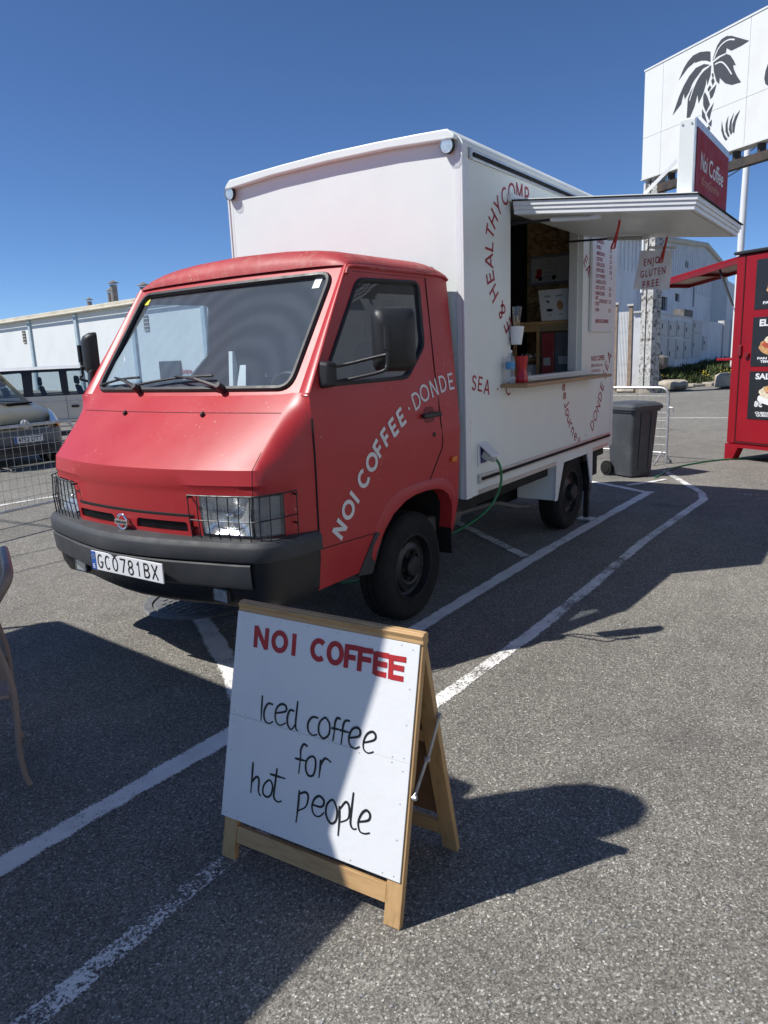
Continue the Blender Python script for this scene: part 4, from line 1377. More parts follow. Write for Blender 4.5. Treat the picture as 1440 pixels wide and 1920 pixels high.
# clearance lamps
for v in (2.468, 4.425):
    d = Vector((-1, 0, -.12)).normalized()
    lp = MB().lathe([(0, 0), (.050, 0), (.050, .022), (.046, .028)], (B0 - .02, v, 2.995), d, 24).build('marker_lamp', 'black_plastic', truck, smooth=40)
    MB().lathe([(.047, .022), (.045, .040), (.032, .050), (.015, .054), (0, .055)], (B0 - .02, v, 2.995), d, 24).build('lens', 'lens_glass', lp, smooth=60)
    MB().lathe([(.044, .0235), (0, .0235)], (B0 - .02, v, 2.995), d, 24).build('reflector', 'reflector', lp)
    MB().box((B0 - .02, v - .03, 2.965), (B0 + .0, v + .03, 3.02)).build('bracket', 'white_trim', lp)

# lettering on the box
surfb = lambda a, b, h: Vector((a, VN - .002 - h, b))
def lett(seq, size, width, *cuts):
    cs = [0] + list(cuts) + [len(seq)]
    for i, j in zip(cs, cs[1:]):
        mb = MB(); letters(mb, seq[i:j], size, width, surfb, seq)
        mb.build('lettering', 'letter_red', truck, clean=False)
lett([('S', 4.556, 1.495), ('E', 4.648, 1.482), ('A', 4.752, 1.457), ('.', 4.925, 1.430), ('C', 5.108, 1.425)], .104, .0145, 3, 4)
lett([('.', 5.137, 1.79), ('E', 5.098, 1.889), ('&', 4.998, 1.988), ('H', 4.874, 2.104), ('E', 4.818, 2.209), ('A', 4.801, 2.317), ('L', 4.806, 2.418), ('T', 4.819, 2.51), ('H', 4.868, 2.60), ('Y', 4.945, 2.690), ('C', 5.055, 2.772), ('O', 5.173, 2.820), ('M', 5.305, 2.838), ('P', 5.436, 2.832)], .122, .0165, 1, 2, 3, 10)
lett([('e', 6.262, 1.375), ('e', 6.285, 1.30), ('J', 6.319, 1.225), ('o', 6.35, 1.155), ('u', 6.395, 1.09), ('r', 6.437, 1.034), ('n', 6.492, .977), ('e', 6.565, .918), ('y', 6.650, .875), ('.', 6.832, .884)], .118, .0135, 2, 9)
lett([('D', 7.02, .965), ('O', 7.105, 1.048), ('N', 7.180, 1.132), ('D', 7.236, 1.227), ('E', 7.287, 1.322), ('S', 7.355, 1.436), ('E', 7.413, 1.521), ('A', 7.49, 1.61)], .108, .0135, 5)
lett([('E', 6.748, 2.468), ('A', 6.818, 2.398)], .11, .014)
mb = MB(); text(mb, 'NOI COFFEE', lambda x, y: surfb(6.95 + x, 1.578 + y, 0), w=.39, h=.047, bold=.015)
mb.build('lettering', 'letter_red', truck, clean=False)
mb = MB(); text(mb, '@NoiCoffeeJourney', lambda x, y: surfb(6.95 + x, 1.522 + y, 0), w=.34, h=.030)
mb.build('lettering', 'letter_red', truck, clean=False)
mb = MB(); text(mb, '+34 609745224', lambda x, y: surfb(6.95 + x, 1.468 + y, 0), w=.27, h=.030)
mb.build('lettering', 'letter_red', truck, clean=False)

# reveal of the opening, sill ledge, counter
MB().box((6.655, VN + .041, 1.50), (6.684, VN + .12, 2.76)).build('window_jamb', 'white_trim', truck)
MB().box((5.152, VN + .041, 1.50), (5.18, VN + .12, 2.76)).build('window_jamb', 'white_trim', truck)
MB().box((5.152, VN - .012, 1.478), (6.56, VN + .12, 1.498)).build('window_sill', 'white_trim', truck, bevel=.004)
ct = MB().hexa([(4.97, 2.165, 1.436), (6.97, 2.185, 1.430), (6.97, 2.376, 1.43), (4.97, 2.376, 1.436), (4.97, 2.165, 1.466), (6.97, 2.185, 1.456), (6.97, 2.376, 1.456), (4.97, 2.376, 1.466)])
ctr = ct.build('counter', 'counter_wood', truck, bevel=.006)

# interior
MB().box((B0 + T, VN + T + .3, ZB + .05), (B0 + T + .01, VF - T, 3.0)).build('inner_wall', 'white_trim', truck)
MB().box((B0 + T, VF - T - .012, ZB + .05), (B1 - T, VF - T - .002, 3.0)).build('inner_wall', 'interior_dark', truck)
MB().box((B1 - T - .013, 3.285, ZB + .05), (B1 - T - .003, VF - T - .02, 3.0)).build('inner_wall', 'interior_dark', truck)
MB().box((B1 - T - .07, VN + T + .002, ZB + .05), (B1 - T - .014, 3.284, 3.0)).build('osb_panel', 'osb', truck)
MB().box((B0 + .1, VN + T, 3.02), (B1 - .1, VF - T, 3.03)).build('inner_ceiling', 'white_trim', truck)

# hatch held open over the window
H0, H1 = 5.13, 6.69
def HP(u, k, dz):
    """k 0 hinge .. 1 outer edge"""
    return Vector((u, 2.345 + (1.115 - 2.345) * k, 2.750 + (2.615 - 2.750) * k + dz))
hatch = MB().hexa([HP(H0 + .02, .01, -.095), HP(H1 - .02, .01, -.095), HP(H1 - .02, .97, -.095), HP(H0 + .02, .97, -.095), HP(H0 + .02, .01, -.012), HP(H1 - .02, .01, -.012), HP(H1 - .02, .97, -.012), HP(H0 + .02, .97, -.012)]).build('hatch', 'white_body', truck)
# stepped aluminium frame along three edges
for (dz0, dz1, ex) in ((-.036, -.004, .012), (-.062, -.036, .004), (-.092, -.062, -.004)):
    e = ex
    mb = MB()
    mb.hexa([HP(H0 - e, .0, dz0), HP(H0 + .03, .0, dz0), HP(H0 + .03, .975, dz0), HP(H0 - e, 1 + e, dz0), HP(H0 - e, .0, dz1), HP(H0 + .03, .0, dz1), HP(H0 + .03, .975, dz1), HP(H0 - e, 1 + e, dz1)])
    mb.hexa([HP(H1 - .03, .0, dz0), HP(H1 + e, .0, dz0), HP(H1 + e, 1 + e, dz0), HP(H1 - .03, .975, dz0), HP(H1 - .03, .0, dz1), HP(H1 + e, .0, dz1), HP(H1 + e, 1 + e, dz1), HP(H1 - .03, .975, dz1)])
    mb.hexa([HP(H0 - e, 1 + e, dz0), HP(H0 + .03, .975, dz0), HP(H1 - .03, .975, dz0), HP(H1 + e, 1 + e, dz0), HP(H0 - e, 1 + e, dz1), HP(H0 + .03, .975, dz1), HP(H1 - .03, .975, dz1), HP(H1 + e, 1 + e, dz1)])
    mb.build('hatch_frame', 'white_trim', hatch, bevel=.003)
MB().hexa([HP(H0 - .022, -.02, -.004), HP(H1 + .022, -.02, -.004), HP(H1 + .022, 1.022, -.004), HP(H0 - .022, 1.022, -.004), HP(H0 - .022, -.02, .003), HP(H1 + .022, -.02, .003), HP(H1 + .022, 1.022, .003), HP(H0 - .022, 1.022, .003)]).build('rubber_seal', 'rubber', hatch)
MB().hexa([HP(H0 - .01, .0, .004), HP(H1 + .01, .0, .004), HP(H1 + .01, 1.01, .004), HP(H0 - .01, 1.01, .004), HP(H0 - .01, .0, .010), HP(H1 + .01, .0, .010), HP(H1 + .01, 1.01, .010), HP(H0 - .01, 1.01, .010)]).build('hatch_skin', 'white_body', hatch)
MB().box((H0 - .03, VN - .03, 2.745), (H1 + .03, VN - .0005, 2.80)).build('hatch_hinge', 'white_trim', hatch, bevel=.006)
for u in (5.21, 6.47):
    a, b, c_ = Vector((u, 2.46, 2.615)), Vector((u + .01, 2.10, 2.600)), HP(u + .02, .46, -.115)
    st_ = MB().tube([a, b], .009, 8).build('gas_strut', 'black_plastic', hatch)
    MB().tube([b, c_], .0155, 10).build('strut_cylinder', 'white_trim' if u < 6 else 'plug_grey', st_, smooth=60)
    MB().box((u - .0, c_.y - .03, c_.z - .01), (u + .04, c_.y + .03, c_.z + .02)).build('strut_bracket', 'white_trim', st_, bevel=.004)
# sign box standing on the hatch
def sign_pt(u, v, z):
    return Vector((u, v, z))
sg = MB().box((5.19, 1.150, 2.640), (6.275, 1.245, 3.075)).build('sign_box', 'white_body', truck, bevel=.004)
MB().box((5.19, 1.143, 2.640), (6.275, 1.1495, 3.075)).build('sign_frame', 'aluminium', sg)
MB().box((5.215, 1.139, 2.650), (6.25, 1.1425, 3.025)).build('sign_face', 'sign_red', sg)
for s_, u_, w_ in (('Noi', 5.34, .19), ('Coffee', 5.59, .49)):
    mb = MB(); text(mb, s_, lambda x, y: (u_ + x, 1.1375, 2.80 + y), w=w_, h=.105, bold=.012)
    mb.build('sign_lettering', 'letter_white', sg, clean=False)
mb = MB(); text(mb, '#EnjoyGlutenfree', lambda x, y: (5.38 + x, 1.1375, 2.715 + y), w=.58, h=.055)
mb.build('sign_lettering', 'sign_gold', sg, clean=False)
MB().bar((5.20, 1.245, 2.85), (5.20, 1.45, 2.672), .022, .004, (1, 0, 0)).build('sign_brace', 'white_trim', sg)
MB().bar((6.26, 1.245, 2.85), (6.26, 1.45, 2.672), .022, .004, (1, 0, 0)).build('sign_brace', 'white_trim', sg)
for z, v in ((3.045, 1.17), (3.045, 1.225)):
    MB().lathe([(0, .004), (.006, .004), (.007, 0)], (5.1895, v, z), (-1, 0, 0), 8).build('screw', 'galvanised', sg)

# power inlet with lid and plug
inl = MB().box((4.594, VN - .012, .905), (4.735, VN - .0005, 1.072)).build('power_inlet', 'white_trim', truck, bevel=.004)
MB().box((4.618, VN - .014, .925), (4.712, VN - .0122, 1.04)).build('socket', 'plug_blue', inl)
MB().hexa([(4.600, VN - .012, 1.06), (4.728, VN - .012, 1.06), (4.728, VN - .012, 1.068), (4.60, VN - .012, 1.068), (4.600, VN - .115, .975), (4.728, VN - .115, .975), (4.728, VN - .113, .983), (4.60, VN - .113, .983)]).build('lid', 'white_trim', inl, bevel=.002)
MB().lathe([(0, 0), (.036, 0), (.036, .04), (.030, .045), (.028, .09), (.016, .10), (0, .10)], (4.665, VN - .014, .985), (.12, -1, -.35), 16).build('plug', 'plug_grey', inl, smooth=40)
# supply hose: own thing
pts = [(4.678, 2.272, .950), (4.70, 2.255, .90), (4.735, 2.262, .80), (4.742, 2.29, .70), (4.70, 2.335, .60), (4.64, 2.41, .515), (4.55, 2.53, .43), (4.40, 2.70, .33), (4.25, 2.95, .16), (4.2, 3.3, .02), (4.4, 3.8, .012), (5.2, 4.3, .012), (7.0, 4.6, .012)]
MB().tube(smoothline(pts, 8), .0095, 8).build('power_cable', 'hose_green', smooth=60, label='green power cable looping from the truck socket to the ground', cat='cable')

# rear wheel guards, chassis, exhaust, corner steady
for far in (False, True):
    f = lambda u, v, z, far=far: Vector((u, 2 * VC - v if far else v, z))
    MB().hexa([f(6.085, 2.384, .385), f(6.10, 2.384, .378), f(6.10, 2.75, .378), f(6.085, 2.75, .385), f(6.105, 2.384, .78), f(6.12, 2.384, .78), f(6.12, 2.75, .78), f(6.105, 2.75, .78)]).build('wheel_guard', 'white_body', truck, bevel=.003)
    MB().hexa([f(6.07, 2.378, .378), f(6.13, 2.378, .378), f(6.13, 2.384, .378), f(6.07, 2.384, .378), f(6.105, 2.378, .778), f(6.31, 2.378, .778), f(6.31, 2.384, .778), f(6.105, 2.384, .778)]).build('wheel_guard', 'white_trim', truck)
    MB().hexa([f(7.01, 2.378, .395), f(7.05, 2.378, .395), f(7.05, 2.390, .395), f(7.01, 2.390, .395), f(6.87, 2.378, .76), f(7.045, 2.378, .76), f(7.045, 2.390, .76), f(6.87, 2.390, .76)]).build('wheel_guard', 'white_trim', truck)
    MB().grid([[f(6.66 + .43 * cos(a), v, .36 + .40 * sin(a)) for v in (2.45, 2.78)] for a in [radians(q) for q in range(-5, 150, 10)]]).build('mudguard', 'steel_black', truck, smooth=50)
    MB().box(tuple(f(4.0, 3.02, .52)) if not far else (4.0, 2 * VC - 3.10, .52), (7.55, 3.10, .66) if not far else (7.55, 2 * VC - 3.02, .66)).build('chassis_rail', 'black_matte', truck)
MB().box((4.40, 2.46, .60), (7.62, 4.40, .695)).build('underbody', 'black_matte', truck)
MB().tube([(6.66, 2.55, .355), (6.66, 2 * VC - 2.55, .355)], .055, 12).build('rear_axle', 'black_matte', truck)
MB().tube([(3.845, 2.55, .34), (3.845, 2 * VC - 2.55, .34)], .045, 12).build('front_axle', 'black_matte', truck)
ex = MB().lathe([(0, 0), (.085, .0), (.095, .012), (.095, .42), (.085, .44), (0, .44)], (4.42, 2.74, .475), (1, .02, 0), 20).build('silencer', 'pipe_dull', truck, smooth=40)
MB().tube(smoothline([(4.85, 2.75, .46), (5.3, 2.74, .44), (5.6, 2.72, .42), (5.85, 2.66, .35), (5.98, 2.60, .335)], 5), .024, 10).build('tail_pipe', 'pipe_dull', ex, smooth=60)
MB().box((4.0, 2.55, .42), (4.30, 2.85, .60)).build('silencer_box', 'pipe_dull', ex, bevel=.02)
MB().box((6.0, 2.9, .30), (7.3, 3.9, .55)).build('spare_carrier', 'black_matte', truck)
jk = MB().box((7.035, 2.41, .03), (7.085, 2.46, .58)).build('corner_steady', 'steel_black', truck, bevel=.004)
MB().box((7.02, 2.40, .30), (7.10, 2.47, .58)).build('steady_sleeve', 'steel_black', jk, bevel=.004)
MB().box((6.985, 2.36, .004), (7.135, 2.51, .018)).build('steady_foot', 'galvanised', jk, bevel=.003)
MB().tube(smoothline([(7.085, 2.43, .40), (7.13, 2.43, .40), (7.14, 2.43, .33), (7.13, 2.43, .27), (7.09, 2.43, .27)], 3), .007, 6).build('steady_handle', 'steel_black', jk)
mb = MB().box((7.60, 2.60, .34), (7.86, 4.26, .60))
mb.build('rear_step', 'black_matte', truck, bevel=.01)

# ---------------------------------------------------------------- things at the serving window
menu = thing('menu_board', (7.17, VN - .02, 1.85), 'white menu board with red drink list hung beside the serving window', 'menu board')
MB().box((6.852, VN - .030, 1.848), (7.478, VN - .004, 2.695)).build('board', 'board_white', menu, bevel=.003)
mb = MB()
MP = lambda u, z: (lambda x, y: (u + x, VN - .0315, z + y))
items = [('ESPRESSO', 2.662, '2'), ('DOBLE', 2.61, '2.5'), ('AMERICANO', 2.556, '2.2'), ('CORTADO', 2.506, '2.2'), ('CON LECHE', 2.458, '2.5'), ('CAPUCCINO', 2.408, '2.8'), ('FLAT WHITE', 2.356, '3'), ('LARGE LATTE', 2.305, ''), ('ICED LATTE', 2.252, '3.5'), ('FRAPUCCINO', 2.20, '5.5'), ('HOT', 2.157, ''), ('ICED', 2.105, ''), ('CHAI', 2.052, '3.5')]
for s, z, p in items:
    text(mb, s, MP(6.945, z - .017), w=.026 * len(s), h=.033, bold=.02)
    if p:
        text(mb, p, MP(7.40, z - .017), h=.033, w=.024 * len(p), bold=.02, align='R')
text(mb, 'CHOCOLATE', MP(7.05, 2.115), w=.24, h=.033, bold=.02)
text(mb, '3.5', MP(7.40, 2.115), w=.07, h=.033, bold=.02, align='R')
text(mb, '#ENJOYGLUTENFREE', MP(6.955, 1.93), w=.38, h=.034, bold=.02)
mb.build('menu_lettering', 'letter_red', menu, clean=False)

ban = thing('banner', (6.62, 1.73, 2.15), 'white hanging banner reading ENJOY GLUTEN FREE under the hatch', 'banner')
rws = []
for j in range(9):
    t = j / 8
    rws.append([Vector((6.615 + .008 * sin(i * 1.7 + t * 5), 1.86 + .05 * t - (.268 + .03 * t) * i / 10, 2.492 - .312 * t - .028 * i / 10)) for i in range(11)])
MB().grid(rws).build('cloth', 'banner_white', ban, smooth=60)
MB().tube([(6.615, 1.80, 2.510), (6.615, 1.57, 2.482)], .011, 10).build('rod', 'pole_white', ban)
mb = MB()
for s, cy, cz, w_ in (('ENJOY', 1.742, 2.395, .165), ('GLUTEN', 1.748, 2.302, .205), ('FREE', 1.762, 2.212, .13)):
    text(mb, s, lambda x, y: (6.603, cy - x, cz - .025 + y - x * -.10), w=w_, h=.056, bold=.012, align='C', spacing=1.35)
mb.build('banner_lettering', 'letter_red', ban, clean=False)
for nm, u, k, ln, lb in (('hatch_strap', 5.50, .525, .19, 'red webbing strap looped from the hatch nearer the cab'), ('hatch_strap', 6.60, .57, .20, 'red webbing strap hanging in front of the banner')):
    p = HP(u, k, -.10)
    L_ = [p + Vector((0, 0, 0)), p + Vector((.004, .010, -.05)), p + Vector((.0, .035, -ln * .7)), p + Vector((0, .052, -ln * .93)), p + Vector((0, .044, -ln)), p + Vector((0, .030, -ln * .95)), p + Vector((0, .020, -ln * .65)), p + Vector((.0, .004, -.04)), p + Vector((0, -.004, -.0))]
    q = smoothline(L_, 4)
    mb = MB().slab([[a + Vector((-.0042, .006, 0)), a + Vector((.0042, -.006, 0))] for a in q], lambda a: a + Vector((.0015, .001, .0)))
    mb.build(nm, 'red_strap', smooth=40, label=lb, cat='strap')

# picture on the back wall
pic = thing('framed_picture', (7.54, 3.03, 2.36), 'grey framed drawing of a small red truck on the plywood wall', 'picture')
UB = B1 - T - .07
MB().box((UB - .022, 2.795, 2.358), (UB - .002, 3.255, 2.655)).build('frame', 'grey_frame', pic, bevel=.004)
MB().box((UB - .0235, 2.825, 2.388), (UB - .0222, 3.225, 2.628)).build('print', 'paper', pic)
PX = lambda a, b, c, d, h=.0: MB().box((UB - .0262 - h, a, b), (UB - .0238 - h, c, d))
mb = MB(); mb.box((UB - .0262, 3.12, 2.43), (UB - .024, 3.18, 2.46)); mb.box((UB - .0262, 3.11, 2.46), (UB - .024, 3.165, 2.52))
mb.build('print_cab', 'red_gloss', pic)
mb = MB()
for cy in (3.125, 2.975):
    mb.lathe([(0, .0005), (.024, .0005)], (UB - .027, cy, 2.428), (-1, 0, 0), 16)
mb.build('print_wheel', 'ink_black', pic)
mb = MB()
ln = lambda a, b: mb.tube([(UB - .0245, *a), (UB - .0245, *b)], .0012, 4)
for a, b in (((3.10, 2.44), (2.95, 2.44)), ((3.10, 2.53), (2.95, 2.53)), ((2.95, 2.44), (2.95, 2.53)), ((3.06, 2.48), (2.99, 2.48)), ((3.06, 2.52), (3.06, 2.48)), ((3.12, 2.555), (3.0, 2.56)), ((3.06, 2.56), (3.05, 2.61)), ((3.05, 2.61), (3.03, 2.56)), ((3.01, 2.56), (3.01, 2.60))):
    ln(a, b)
mb.build('print_line', 'ink_black', pic)

# display unit inside, below the picture
UC = 6.76
unit = thing('display_case', (6.9, 2.78, .75), 'pine display case with glass front inside the truck', 'display case')
mb = MB().box((UC, 2.47, 1.935), (7.25, 3.10, 1.965)); mb.build('case_top', 'pine', unit, bevel=.003)
MB().box((UC, 2.47, 1.872), (UC + .02, 3.10, 1.934)).build('case_rail', 'pine', unit, bevel=.002)
for v in (2.47, 2.83, 3.07):
    MB().box((UC + .001, v, .75), (UC + .03, v + .025, 1.871)).build('case_post', 'pine_dark', unit)
for k in range(16):
    v = 2.50 + k * .038
    MB().box((7.20, v, .75), (7.215, v + .034, 1.93)).build('back_board', 'pine_dark', unit)
MB().box((UC + .03, 2.86, 1.60), (7.19, 3.07, 1.615)).build('shelf', 'pine', unit)
MB().box((UC + .03, 2.50, 1.44), (7.19, 3.07, 1.455)).build('shelf', 'pine', unit)
MB().box((UC - .005, 2.50, 1.46), (UC - .001, 2.826, 1.93)).build('glass_pane', 'clear_glass', unit)
MB().box((UC + .05, 2.70, 1.46), (UC + .20, 2.82, 1.86)).build('red_carton', 'red_gloss', label='tall red carton standing behind the display glass', cat='carton', bevel=.004)
MB().box((UC + .05, 2.52, 1.46), (UC + .20, 2.69, 1.86)).build('black_carton', 'cab_trim', label='tall black carton behind the display glass next to the red one', cat='carton', bevel=.004)
for v0, z0, nm, w_ in ((2.73, 1.55, 'price card pinned on the red carton', .07), (2.56, 1.56, 'price card pinned on the black carton', .09)):
    MB().box((UC + .043, v0, z0), (UC + .046, v0 + w_, z0 + .075)).build('price_card', 'paper', label='white ' + nm, cat='card')
MB().box((UC + .06, 2.88, 1.456), (UC + .065, 3.04, 1.56)).build('price_card', 'paper', label='white card standing in the open end of the display case', cat='card')
mb = MB()
for k in range(7):
    mb.ball((UC + .12 + random.uniform(-.05, .08), 2.90 + k * .022, 1.63 + random.uniform(0, .02)), .03, 6, (1, 1, .75))
mb.build('pastries', 'food_cream', label='small pile of pastries on the upper shelf of the case', cat='pastries', smooth=60)
# crepe and waffle sign leaning on top of the case
cs = thing('crepe_sign', (6.8, 2.65, 1.966), 'white framed sign with crepes and waffles leaning on the case top', 'sign')
def CS(a, b, d=0.0):
    return Vector((6.765 + b * .18 - d, 2.80 - a * .97 + b * .20, 1.968 + b))
def csq(a0, b0, a1, b1, d, name, mat):
    return MB().hexa([CS(a0, b0, d), CS(a1, b0, d), CS(a1, b1, d), CS(a0, b1, d), CS(a0, b0, d + .012 if name == 'frame' else d + .0012), CS(a1, b0, d + .012 if name == 'frame' else d + .0012), CS(a1, b1, d + .012 if name == 'frame' else d + .0012), CS(a0, b1, d + .012 if name == 'frame' else d + .0012)]).build(name, mat, cs)
csq(0, 0, .30, .285, 0, 'frame', 'board_white'); csq(.025, .025, .275, .26, .0125, 'print', 'paper')
for s_, a_, b_, w_, h_ in (('CREPES', .055, .215, .065, .016), ('WAFFLES', .165, .215, .075, .016), ('3.50', .08, .045, .03, .012), ('4.50', .19, .045, .03, .012)):
    mb = MB(); text(mb, s_, lambda x, y: CS(a_ + x, b_ + y, .0150), w=w_, h=h_, bold=.02)
    mb.build('sign_lettering', 'ink_black', cs, clean=False)
mb = MB(); mb.add([CS(.205 + .032 * cos(2 * pi * k / 20), .135 + .045 * sin(2 * pi * k / 20), .0148) for k in range(20)], [tuple(range(20))]); mb.build('waffle_print', 'food_bun', cs)
mb = MB(); mb.add([CS(.095 + .034 * cos(2 * pi * k / 20), .095 + .014 * sin(2 * pi * k / 20), .0148) for k in range(20)], [tuple(range(20))])
mb.add([CS(a, b, .0148) for a, b in ((.06, .18), (.10, .185), (.095, .155), (.085, .165))], [(0, 1, 2, 3)]); mb.build('crepe_print', 'ink_black', cs)
# tall coffee-machine silhouettes deeper inside
cm = thing('coffee_machine', (6.0, 4.1, .75), 'dark coffee machine at the back of the truck', 'coffee machine')
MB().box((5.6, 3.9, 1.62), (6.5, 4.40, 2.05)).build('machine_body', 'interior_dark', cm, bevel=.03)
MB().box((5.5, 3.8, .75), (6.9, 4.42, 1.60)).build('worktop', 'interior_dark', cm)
MB().lathe([(0, 0), (.09, 0), (.10, .02), (.10, .26), (.08, .3), (0, .3)], (6.3, 3.95, 2.06), (0, 0, 1), 16).build('hopper', 'black_plastic', cm)

# counter top things
bt = thing('water_bottle', (5.015, 2.32, 1.466), 'clear water bottle with blue label at the end of the counter', 'bottle')
MB().lathe([(0, .003), (.030, .003), (.034, .012), (.034, .06), (.031, .065), (.034, .07), (.034, .16), (.030, .185), (.014, .21), (.013, .225)], (5.015, 2.32, 1.466), (0, 0, 1), 20).build('bottle_body', 'bottle_pet', bt, smooth=40)
MB().lathe([(.0345, .105), (.0345, .158)], (5.015, 2.32, 1.466), (0, 0, 1), 20).build('label_band', 'bottle_label', bt, smooth=60)
MB().lathe([(0, .240), (.0145, .240), (.0145, .222)], (5.015, 2.32, 1.466), (0, 0, 1), 14).build('cap', 'pole_white', bt)
mk = thing('moka_pot', (5.165, 2.295, 1.465), 'red faceted pot standing on the counter beside the bottle', 'pot')
MB().lathe([(0, .0), (.050, .0), (.052, .02), (.038, .085), (.036, .095), (.048, .19), (.050, .195), (0, .195)], (5.165, 2.295, 1.466), (0, 0, 1), 8).build('pot_body', 'red_gloss', mk)
MB().tube([(5.205, 2.285, 1.644), (5.23, 2.28, 1.639), (5.225, 2.28, 1.574)], .007, 6).build('handle', 'black_plastic', mk)
MB().lathe([(0, .21), (.008, .21), (.010, .196), (.049, .196)], (5.165, 2.295, 1.466), (0, 0, 1), 8).build('lid', 'black_plastic', mk)
MB().lathe([(0, 0), (.026, 0), (.03, .01), (.03, .05), (.024, .062), (.024, .07), (.0, .07)], (5.25, 2.29, 1.466), (0, 0, 1), 16).build('sugar_jar', 'clear_glass', smooth=40, label='small glass jar on the counter right of the red pot', cat='jar')
hd = thing('stirrer_holder', (5.12, 2.36, 1.74), 'white bucket of wooden stirrers and a glass hung on the window edge', 'holder')
MB().lathe([(0, 0), (.038, 0), (.055, .13), (.05, .13), (.036, .01)], (5.145, 2.33, 1.745), (.05, 0, 1), 18).build('bucket', 'board_white', hd, smooth=40)
mb = MB()
for k in range(26):
    a, rr_ = random.uniform(0, 6.28), random.uniform(0, .03)
    p = Vector((5.145 + rr_ * cos(a), 2.33 + rr_ * sin(a), 1.80))
    q = p + Vector((random.uniform(-.02, .05), random.uniform(-.02, .02), random.uniform(.10, .16)))
    mb.bar(p, q, .006, .0015, (1, .3, 0))
mb.build('stirrers', 'stirrer', hd)
MB().lathe([(.026, 0), (.036, .12)], (5.165, 2.34, 1.90), (.1, 0, 1), 16).build('glass_cup', 'clear_glass', hd, smooth=60)
# ---------------------------------------------------------------- A-board in the foreground
FL = Vector((1.499, 1.801, 0))
BS, BT, BN = Vector((.06125, -.99812, 0)), Vector((.23564, .01446, .97173)), Vector((-.96991, -.05952, .23608))
def BD(s, t, d=0.0):
    return FL + BS * s + BT * t + BN * d
FLR = FL + Vector((.998, .0612, 0)) * .435
BTR, BNR = Vector((-.2352, -.01444, .97184)), Vector((.96999, .05953, .2357))
def BR(s, t, d=0.0):
    return FLR + BS * s + BTR * t + BNR * d
def bb(F, s0, t0, s1, t1, d0, d1):
    return MB().hexa([F(s0, t0, d0), F(s1, t0, d0), F(s1, t1, d0), F(s0, t1, d0), F(s0, t0, d1), F(s1, t0, d1), F(s1, t1, d1), F(s0, t1, d1)])
ab = thing('a_board', (1.74, 1.46, 0), 'wooden sandwich board reading NOI COFFEE Iced coffee for hot people', 'sandwich board')
for F, nm in ((BD, 'front'), (BR, 'rear')):
    bb(F, 0, .003, .057, .868, -.024, -.001).build('leg', 'pine_upright', ab, bevel=.002)
    bb(F, .664, .003, .721, .868, -.024, -.001).build('leg', 'pine_upright', ab, bevel=.002)
    bb(F, .058, .066, .663, .124, -.022, -.003).build('bottom_rail', 'pine', ab, bevel=.002)
    bb(F, .058, .48, .663, .53, -.022, -.003).build('middle_rail', 'pine', ab, bevel=.002)
    bb(F, -.010, .869, .724, .905, -.024, .006).build('top_rail', 'pine', ab, bevel=.003)
    bb(F, -.013, .146, .712, .5058, .0, .0045).build('panel', 'board_white', ab, bevel=.0008)
    bb(F, -.013, .5065, .712, .8685, .0, .0045).build('panel', 'board_white', ab, bevel=.0008)
    bb(F, .058, .147, .663, .479, -.006, -.0002).build('panel_back', 'ply_brown', ab)
    bb(F, .058, .531, .663, .868, -.006, -.0002).build('panel_back', 'ply_brown', ab)
SC = [(s, t) for t in (.16, .27, .38, .48, .52, .62, .73, .85) for s in (.008, .690)] + [(.06 + k * .118, t) for k in range(6) for t in (.158, .498, .515, .858)]
for s, t in SC:
    MB().lathe([(0, .0006), (.0022, .0006), (.0024, 0)], BD(s, t, .0046), BN, 6).build('screw', 'galvanised', ab)
REDS = [[(.076,.828),(.078,.753)],[(.125,.827),(.125,.753)],[(.076,.826),(.125,.756)],'O',[(.242,.827),(.243,.753)],'C','P',[(.454,.828),(.454,.752)],[(.455,.820),(.497,.821)],[(.455,.788),(.489,.789)],[(.504,.829),(.505,.751)],[(.505,.819),(.551,.821)],[(.505,.791),(.547,.792)],[(.561,.823),(.563,.751)],[(.562,.816),(.609,.817)],[(.562,.787),(.605,.788)],[(.563,.757),(.605,.756)],[(.617,.823),(.62,.748)],[(.618,.814),(.67,.816)],[(.619,.787),(.665,.787)],[(.62,.755),(.666,.756)]]
mb = MB()
sf = lambda x, y, h: BD(x, y, .0052 + h)
for k, st_ in enumerate(REDS):
    if st_ == 'O':
        st_ = arc(.182, .790, .027, .030, 0, 360, 24)
    elif st_ == 'C':
        st_ = arc(.345, .790, .026, .030, 48, 312, 18)
    elif st_ == 'P':
        st_ = arc(.410, .791, .025, .031, 0, 360, 24)
    if k == 5:
        mb.build('board_lettering', 'board_red', ab, clean=False)
        mb = MB()
    ribbon(mb, st_, .0175, sf, .0003 * (k % 4))
mb.build('board_lettering', 'board_red', ab, clean=False)
